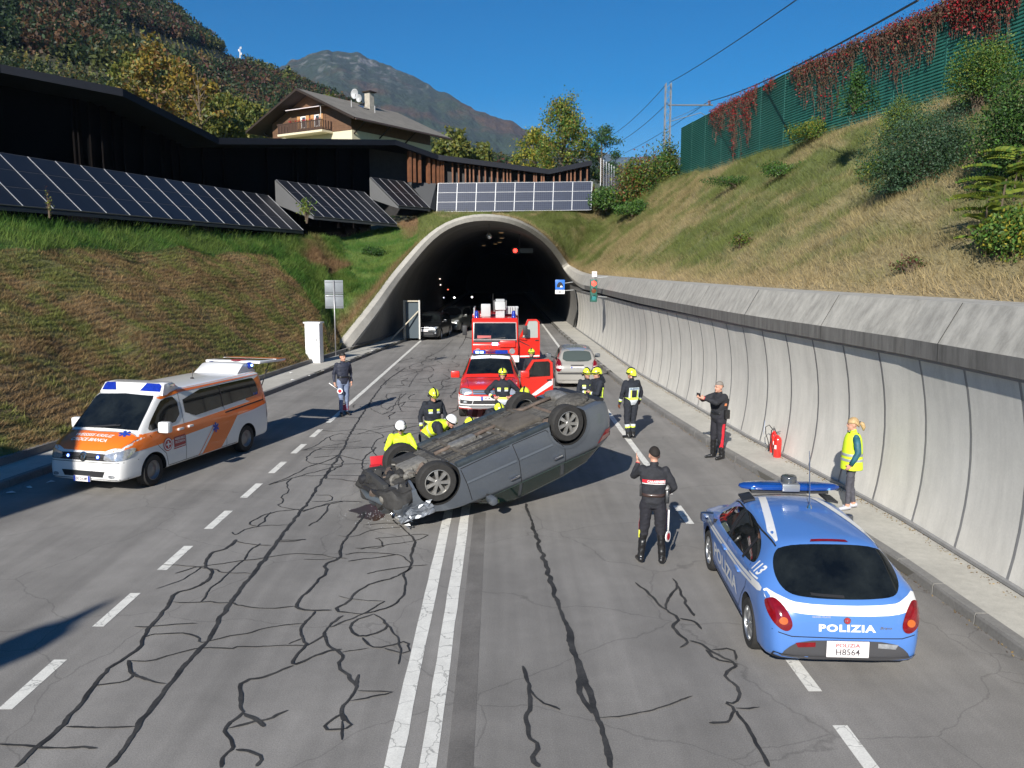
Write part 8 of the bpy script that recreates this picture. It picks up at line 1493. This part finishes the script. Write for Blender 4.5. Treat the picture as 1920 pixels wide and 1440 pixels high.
w_ = Matrix.Translation(P['root'].location) @ Euler(P['root'].rotation_euler).to_matrix().to_4x4()
paddle(w_ @ Vector((-.02, -.235, .52)), (R(2), R(186), R(55)), 'red and white paddle tucked into the right boot of the officer seen from behind')
MB().box((.0, .2, .47), (.05, .025, .12), bev=.008).build('torch_yellow', M('torch_yellow', (.6, .6, .05), .5), P['root'])
P = person('person', 'stout grey-haired officer photographing with a phone, on the kerb by the wall', G0(1345, 860, .0), R(-158), dict(ell=(.28, .26, 1.36), wrl=(.46, .05, 1.44), hal=(.53, .02, 1.47), elr=(.28, -.24, 1.36), wrr=(.47, -.03, 1.44), har=(.54, -.04, 1.47), knl=(.0, .10, .50), anl=(-.05, .10, .09), tol=(.12, .13, .035), knr=(.05, -.09, .50), anr=(.04, -.12, .09), tor=(.21, -.16, .035), pnl=(0, 1, .2), pnr=(0, -1, .2)), CF, CM(), bulk=1.27, H=1.86)
hair_cap(P, M('hair_grey', (.20, .18, .16), .8), zmin=-.22, back=.6); belt(P, 0, BOOT(), dz=-.03, rx=.155, ry=.21); MB().box((P['B']['pelvis'] + Vector((-.05, .24, .1)))[:], (.14, .07, .22), bev=.02).build('holster', BOOT(), P['root'], auto=True)
patch(P, 'trouser_stripe', [(-.025, .88), (.04, .88), (.045, .30), (-.02, .30)], 'L', M('piping_red'), .007); patch(P, 'trouser_stripe', [(-.025, .88), (.04, .88), (.045, .40), (-.02, .40)], 'R', M('piping_red'), .007); patch(P, 'sleeve_badge', [(-.03, 1.38), (.03, 1.38), (.03, 1.32), (-.03, 1.32)], 'L', M('badge_orange', (.6, .2, .08), .5), .008)
w_ = Matrix.Translation(P['root'].location) @ Euler(P['root'].rotation_euler).to_matrix().to_4x4(); ph = MB().box((0, 0, 0), (.012, .15, .078), bev=.006).build('phone', black()); ph.location = w_ @ (P['B']['hal'].lerp(P['B']['har'], .5) + Vector((.03, 0, .05))); ph.rotation_euler = (0, 0, R(-158)); L(ph, 'black phone held up in both hands by the stout officer', 'phone')
# --- woman in a high-visibility vest
wl_ = gnd(1592, 955, .145)
P = person('person', 'blonde woman in yellow safety vest and grey leggings standing on the right pavement', (wl_[0], wl_[1], .145), R(172), dict(ell=(-.03, .22, 1.17), wrl=(.08, .22, .93), hal=(.12, .21, .85), elr=(-.02, -.22, 1.17), wrr=(.08, -.2, .93), har=(.12, -.19, .85), shl=(-.01, .165, 1.44), shr=(-.01, -.165, 1.44), knl=(.05, .08, .50), anl=(.06, .09, .09), tol=(.22, .10, .03), knr=(-.03, -.07, .50), anr=(-.10, -.09, .09), tor=(.06, -.11, .03)), {'hips': [(0, 'legs')], 'torso_a': [(0, 'vest')], 'torso': [(0, 'vest')], 'neck': [(0, 'sleeve'), (.5, 'skin')], 'uparm': [(0, 'sleeve')], 'forearm': [(0, 'sleeve'), (.93, 'skin')], 'hand': [(0, 'skin')], 'thigh': [(0, 'legs')], 'shin': [(0, 'legs'), (.88, 'skin')], 'foot': [(0, 'shoe')], 'head': [(0, 'skin')]}, dict(skin=SK(), vest=HIV(), sleeve=M('teal_jacket', (.02, .10, .14), .6, noise=[(18, .35)]), legs=M('leggings_grey', (.06, .06, .075), .8, noise=(12, .2)), shoe=M('trainer', (.38, .38, .42), .5)), bulk=.90, H=1.69)
bl = M('hair_blonde', (.42, .29, .14), .6, noise=(30, .35)); hair_cap(P, bl, zmin=.02, back=.75, r=(.110, .092, .112)); mb = MB(); hq = P['hq']; mb.tube([hq(-.10, 0, .05), hq(-.14, 0, .055)], [.02, .025], 8).build('hair_tie', black(), P['root']); MB().tube([hq(-.13, 0, .055), hq(-.17, .0, .03), hq(-.20, 0, -.04), hq(-.20, 0, -.10)], [.025, .042, .035, .012], 9).build('ponytail', bl, P['root'], smooth=True)
# loose vest: an open tunic round the trunk
B = P['B']; v = []; f = []; n = 26; rows_ = [(1.50, .085, .13, 0), (1.46, .12, .165, 0), (1.38, .15, .185, 0), (1.22, .165, .20, 0), (1.05, .175, .215, .0), (.92, .18, .225, .0), (.80, .185, .23, .0)]
for z, rx, ry, dx in rows_:
    for i in range(n): a = 2 * math.pi * i / n; wv = 1 + .05 * math.sin(a * 5 + z * 9) * (1.5 - z); v.append((dx + rx * math.cos(a) * wv, ry * math.sin(a) * wv * .93, z * P['k']))
f = [(i * n + q, i * n + (q + 1) % n, (i + 1) * n + (q + 1) % n, (i + 1) * n + q) for i in range(len(rows_) - 1) for q in range(n) if not (0 < i < 3 and (q % n in (5, 6, 7, 18, 19, 20)))]
ve = mesh('safety_vest', v, f, HIV(), P['root'], smooth=True); so = ve.modifiers.new('s', 'SOLIDIFY'); so.thickness = .008; su = ve.modifiers.new('u', 'SUBSURF'); su.levels = 1; realize(ve)
for z in (1.10, 1.00):
    vv_ = []; 
    for zz in (z - .025, z + .025):
        for i in range(n): a = 2 * math.pi * i / n; rx = np.interp(-zz, [-1.22, -1.05, -.92], [.165, .175, .18]) + .012; ry = np.interp(-zz, [-1.22, -1.05, -.92], [.20, .215, .225]) + .012; wv = 1 + .05 * math.sin(a * 5 + zz * 9) * (1.5 - zz); vv_.append((rx * math.cos(a) * wv, ry * math.sin(a) * wv * .93, zz * P['k']))
    mesh('reflective_band', vv_, [(i, (i + 1) % n, n + (i + 1) % n, n + i) for i in range(n)], M('band_silver', (.40, .44, .46), .35, metal=.3, noise=(7, .5)), P['root'], smooth=True)
# the sleeves pass outside the vest
for n_ in 'lr':
    s_, e_, w_ = B['sh' + n_], B['el' + n_], B['wr' + n_]; o_ = Vector((0, .045 if n_ == 'l' else -.045, 0)); MB().tube([s_ + o_ * .4, s_.lerp(e_, .5) + o_, e_ + o_ * 1.2, e_.lerp(w_, .5) + o_, w_ + o_ * .6], [.06, .062, .056, .05, .04], 12).build('sleeve', M('teal_jacket'), P['root'], smooth=True)
# ================================================================ street furniture and small things
def ext(px, py, label, dz=.145):
    p = gnd(px, py, dz); t = empty('fire_extinguisher', (p[0], p[1], dz), R(rnd.uniform(0, 90)), label, 'fire extinguisher', 'fire extinguishers by the wall'); red = M('extinguisher_red', (.62, .02, .015), .3, coat=.6)
    MB().lathe([(.001, .0), (.085, .0), (.09, .02), (.09, .40), (.075, .46), (.03, .50), (.025, .53), (.001, .53)], 'z', n=24).build('cylinder', red, t, auto=True); MB().lathe([(.03, .53), (.032, .58), (.001, .58)], 'z', n=12).box((.03, 0, .60), (.14, .025, .02)).box((.03, 0, .56), (.12, .025, .012)).build('valve', M('valve_grey', (.3, .3, .3), .4, metal=.5), t, auto=True)
    MB().tube([(0, .03, .55), (.02, .12, .66), (.04, .2, .60), (.02, .19, .44), (0, .14, .30), (0, .11, .18)], .011, 7).build('hose', black(), t, smooth=True); MB().cyl((0, .11, .20), (0, .11, .06), .014, 8, .022).build('nozzle', black(), t, auto=True); MB().box((-.0905, 0, .25), (.002, .05, .09)).build('label_plate', whiteM(), t)
ext(1450, 848, 'left red fire extinguisher on the pavement, partly hidden by its twin'); ext(1457, 857, 'front right red fire extinguisher with its hose on the pavement')
p = gnd(1430, 833, .145); sg = MB().box((0, 0, 0), (.02, .10, .62), bev=.008).build('sign_blade', M('blade_blue', (.12, .17, .30), .4), None, auto=True); sg.location = (p[0] + .06, p[1], .145 + .29); sg.rotation_euler = (0, R(14), R(60)); L(sg, 'narrow blue-edged plate leaning on the wall beside the fire extinguishers', 'sign plate')
fc = MB().box((-.012, 0, 0), (.006, .075, .56)).build('face', M('blade_grey', (.5, .52, .55), .5), sg)
# traffic light on the wall
T_ = at(1113, 545, 44); tl = empty('traffic_light', (T_[0], T_[1], T_[2]), 0, 'traffic light showing red on a bracket at the right wall', 'traffic light'); gh = M('signal_green_case', (.02, .10, .075), .5)
MB().box((0, 0, 0), (.36, .24, 1.18), bev=.03).build('housing', gh, tl, auto=True)
for z, c, e in ((.38, M('signal_red_lit', (1, .03, .02), .3, emit=5), 1), (0, M('signal_amber_off', (.16, .05, .02), .3), 0), (-.38, M('signal_green_off', (.03, .20, .20), .25, coat=.6), 0)):
    MB().lathe([(.001, -.135), (.10, -.13), (.13, -.12)], 'y', (0, 0, z), 20).build('lens', c, tl, smooth=True); mb = MB(); v = []
    for yy in (-.12, -.30): v += [(.15 * math.cos(a), yy, z + .15 * math.sin(a)) for a in np.linspace(-.3, math.pi + .3, 14)]
    mesh('hood', v, [(i, i + 1, 15 + i - 1 + 0, 14 + i) for i in range(13)], black(), tl)
MB().tube([(0, .1, .55), (.05, .12, .68), (.75, .15, .72)], .03, 6).tube([(.05, .12, -.3), (.8, .15, -.35)], .02, 5).build('bracket', M('bracket_grey', (.35, .36, .36), .5), tl); MB().box((.03, -.02, .86), (.26, .02, .3)).build('small_sign', M('plate_white'), tl); text_flat('sign_text', 'FAI', (.03, -.032, .92), (1, 0, 0), (0, 0, 1), .16, .08, M('plate_ink'), tl); text_flat('sign_text', 'LKW', (.03, -.032, .81), (1, 0, 0), (0, 0, 1), .16, .07, M('plate_ink'), tl)
T_ = at(1050, 537, 58); bs = empty('tunnel_sign', tuple(T_), 0, 'blue square tunnel sign with white length plate inside the right edge of the mouth', 'sign'); MB().box((0, 0, .12), (.66, .03, .68), bev=.01).build('blue_plate', M('sign_blue', (.02, .14, .55), .4), bs, auto=True)
MB().prism([(-.22, -.06), (.22, -.06), (.22, .10), (.12, .26), (0, .31), (-.12, .26), (-.22, .10)], -.022, -.018, 'y').build('tunnel_symbol', M('sign_black', (.01, .01, .012), .5), bs); MB().prism([(-.02, -.06), (.20, -.06), (.14, .04), (.05, .06)], -.028, -.024, 'y').build('road_symbol', whiteM(), bs); MB().box((0, 0, -.38), (.66, .03, .28), bev=.01).build('length_plate', whiteM(), bs, auto=True); text_flat('sign_text', '1188 m', (0, -.018, -.38), (1, 0, 0), (0, 0, 1), .5, .14, M('plate_ink'), bs)
MB().tube([(.2, .03, .2), (.9, .1, .3)], .025, 5).tube([(.2, .03, -.3), (.95, .1, -.25)], .025, 5).build('bracket', M('bracket_grey'), bs)
# sign seen from the back, with its pole, and the white cabinet
T_ = at(629, 643, 42); ts = empty('road_sign', tuple(T_), R(8), 'two-panel road sign seen from behind on a thin grey pole', 'sign'); sz = at(629, 552, 42)[2] - T_[2]; ph_ = at(629, 526, 42)[2] - T_[2]; sgm = M('sign_back_grey', (.22, .24, .26), .5, metal=.3, noise=(4, .1))
MB().cyl((0, 0, -.8), (0, 0, ph_), .032, 10).build('pole', M('galvanised'), ts, smooth=True)
for dz, nm in ((.36, 'sign_plate'), (-.36, 'sign_plate')): MB().box((0, .05, sz + dz), (.90, .02, .69), bev=.006).build(nm, sgm, ts, auto=True)
for z in (-.62, -.1, .1, .62): MB().box((0, .035, sz + z), (.84, .02, .04)).build('clamp_rail', M('rail_dark', (.13, .14, .15), .5), ts)
MB().box((-.33, .036, sz - .08), (.1, .01, .05)).build('sticker', whiteM(), ts)
T_ = at(590, 667, 39); cb = empty('control_cabinet', tuple(T_), R(-12), 'white metal control cabinet on the edge of the left bank', 'cabinet'); hC = at(590, 606, 39)[2] - T_[2]; wC = M('cabinet_white', (.70, .71, .72), .45, noise=(3, .05))
MB().box((0, 0, hC / 2 - .2), (.72, .42, hC + .4), bev=.01).build('case', wC, cb, auto=True); MB().box((0, 0, hC + .03), (.84, .52, .07), bev=.015).build('lid', wC, cb, auto=True); MB().box((0, -.213, hC / 2), (.62, .01, hC * .85)).build('door', wC, cb); MB().box((.24, -.225, hC / 2), (.03, .02, .12)).build('handle', black(), cb)
# wooden door frame with brace at the left of the mouth
T_ = at(773, 626, 52.5); df = empty('door_frame', (T_[0], T_[1], .12), R(-4), 'pale wooden door frame with a diagonal brace against the left tunnel wall', 'door frame'); hF = at(773, 563, 52.5)[2] - .12; wd = M('raw_timber', (.42, .38, .30), .8, noise=(10, .15))
for x in (-.48, .48): MB().box((x, 0, hF / 2), (.12 if x < 0 else .09, .14, hF)).build('post', wd if x < 0 else M('post_pale', (.5, .49, .46), .6), df)
MB().box((0, 0, hF - .05), (1.0, .12, .08)).build('head_beam', wd, df); MB().box((0, .1, hF / 2), (.84, .04, hF - .1)).build('panel', M('panel_slate', (.05, .07, .085), .4), df); MB().tube([(-1.2, -.9, .02), (.42, -.05, hF * .72)], .05, 4).build('brace', wd, df)
# inside the tunnel: lamps and lane signals
def hang(px, py, Y, r, mat, label, name, cat, group=None, z_r=None):
    T_ = at(px, py, Y); t = empty(name, tuple(T_), 0, label, cat, group); MB().ell((0, 0, 0), (r, r, r), 12, 8).build('globe', mat, t, smooth=True); MB().cyl((0, 0, r), (0, 0, r + .9), .02, 6).build('rod', black(), t); return t
hang(917, 443, 60, .2, M('convex_mirror', (.8, .82, .85), .15, metal=.8), 'small silver globe hanging from the tunnel crown', 'hanging_globe', 'globe')
for k, (px, py, Y, lab) in enumerate([(940, 437, 70, 'nearest amber lamp under the tunnel crown'), (941, 447, 78, 'second amber lamp under the tunnel crown'), (937, 455, 88, 'third amber lamp under the tunnel crown'), (929, 458, 95, 'fourth amber lamp under the tunnel crown'), (907, 461, 100, 'fifth amber lamp, further left in the vault')]):
    T_ = at(px, py, Y); t = empty('tunnel_lamp', tuple(T_), 0, lab, 'lamp', 'amber lamps under the tunnel crown'); MB().box((0, 0, .1), (.5, .35, .14), bev=.02).build('lamp_housing', M('lamp_housing', (.12, .12, .11), .5), t); MB().box((0, 0, .02), (.34, .22, .03)).build('lamp_glass', M('lamp_amber', (1, .55, .22), .3, emit=2.2 if k else .25), t)
T_ = at(966, 470, 68); sg2 = empty('lane_signal', tuple(T_), 0, 'lit red lane signal hanging inside the tunnel', 'signal'); MB().box((0, .1, 0), (.6, .2, .55), bev=.03).build('housing', black(), sg2, auto=True); MB().lathe([(.001, -.02), (.17, -.02), (.17, 0)], 'y', n=20).build('lens', M('signal_red_lit'), sg2); MB().box((.9, .1, 0), (1.1, .08, .38)).build('variable_panel', M('panel_slate'), sg2); MB().cyl((.35, .1, .2), (.35, .1, 1.6), .03, 6).build('rod', black(), sg2)
for k, (px, py, Y, c, lab) in enumerate([(852, 558, 98, (1, .95, .85), 'bright headlight deep in the tunnel, left one of the pair'), (885, 557, 98, (1, .95, .85), 'bright headlight deep in the tunnel, right one of the pair'), (825, 523, 90, (1, .8, .6), 'upper small wall lamp on the left side of the tunnel'), (826, 534, 86, (1, .85, .7), 'lower small wall lamp on the left side of the tunnel'), (832, 558, 95, (.8, .85, 1), 'faint bluish light near the floor at the left of the tunnel'), (840, 543, 92, (1, .2, .1), 'faint red light on the left side of the tunnel')]):
    T_ = at(px, py, Y); t = empty('distant_light', tuple(T_), 0, lab, 'light'); MB().ell((0, 0, 0), (.09 if k < 2 else .05,) * 3, 10, 7).build('bulb', M('far_light_%d' % k, c, .3, emit=7 if k < 2 else 3), t); MB().box((0, .15, 0), (.3, .1, .2)).build('lamp_body', black(), t)
# red case behind the near front wheel of the wreck
T_ = gnd(716, 893, 0); rc = empty('red_tool_case', (T_[0] - .02, T_[1] - .05, 0), R(25), 'open red tool case on the asphalt beside the nose of the wreck', 'case'); rm_ = M('case_red', (.50, .02, .03), .4, coat=.3)
MB().box((0, 0, .14), (.42, .28, .26), bev=.02).build('case_body', rm_, rc, auto=True); MB().box((.02, .15, .34), (.40, .03, .2), rot=(R(-20), 0, 0), bev=.01).build('case_lid', rm_, rc, auto=True); MB().tube([(-.08, -.15, .2), (-.08, -.18, .24), (.08, -.18, .24), (.08, -.15, .2)], .01, 5).build('handle', black(), rc)
# debris and litter
r = random.Random(11); gm2 = M('litter_white', (.6, .6, .58), .7)
sp = [(548, 713), (640, 681), (697, 658), (690, 655), (20, 925), (55, 915), (95, 905), (130, 893), (545, 700), (580, 705)]
for k, (px, py) in enumerate(sp):
    p = gnd(px, py, .146 if py < 720 and px > 500 else .004); v = [(r.uniform(-.12, .12), r.uniform(-.08, .08), r.uniform(0, .05)) for _ in range(5)]; v = [(r.uniform(-.03, .03), r.uniform(-.03, .03), .05)] + [(math.cos(a) * r.uniform(.02, .12), math.sin(a) * r.uniform(.02, .09), r.uniform(.002, .03)) for a in np.linspace(0, 5.2, 6)]
    o = mesh('paper_litter', v, [(0, 1, 2), (0, 2, 3), (0, 3, 4), (0, 4, 5), (0, 5, 6), (0, 6, 1)], gm2); o.location = p; L(o, ['crumpled paper on the left pavement just past the ambulance tailgate', 'white scrap on the left pavement behind the traffic policeman', 'cup-like scrap on the pavement before the portal foot', 'brownish scrap at the portal foot, left of the cup-like one', 'pale litter at the left edge, in the pier shadow', 'second litter scrap in the pier shadow', 'third litter scrap in the shadow towards the ambulance', 'litter scrap right beside the ambulance front corner', 'small scrap lying at the kerb under the tailgate', 'scrap on the shoulder near the kerb, before the policeman'][k], 'litter')
mb = MB()
for k in range(240):
    p = gnd(690 + r.gauss(50, 40), 968 + r.gauss(0, 10), 0); s = r.uniform(.006, .022); mb.add([(p[0], p[1], .006), (p[0] + s, p[1] + r.uniform(-s, s), .006), (p[0] + r.uniform(-s, s), p[1] + s, .008 + s * .4)], [(0, 1, 2)])
mb.build('glass_debris', M('debris_mixed', (.35, .36, .37), .2), kind='stuff')
P_ = []; C_ = []
for k in range(2600):
    y = r.uniform(7, 46); x = (float(XR(y)) + r.gauss(-.09, .05)) if r.random() < .7 else (float(KR(y)) - abs(r.gauss(0, .05))); z = .150 if x > float(KR(y)) + .1 else .008; P_.append((x, y, z)); C_.append([(.25, .17, .07), (.16, .10, .05), (.30, .22, .10)][k % 3])
leafmesh('fallen_leaves', np.array(P_), .016, np.array(C_), kind='stuff', up=1.5)
# oil stain under the nose
p = gnd(700, 960, .0035); a = np.linspace(0, 6.28, 28)[:-1]; v = [(p[0] + (.38 + .12 * math.sin(3 * t) + .06 * math.sin(7 * t)) * math.cos(t), p[1] + (.5 + .1 * math.sin(4 * t)) * math.sin(t), .003) for t in a]
mesh('oil_stain', v, [tuple(range(len(v)))], M('oil_stain', (.05, .032, .02), .35), road)
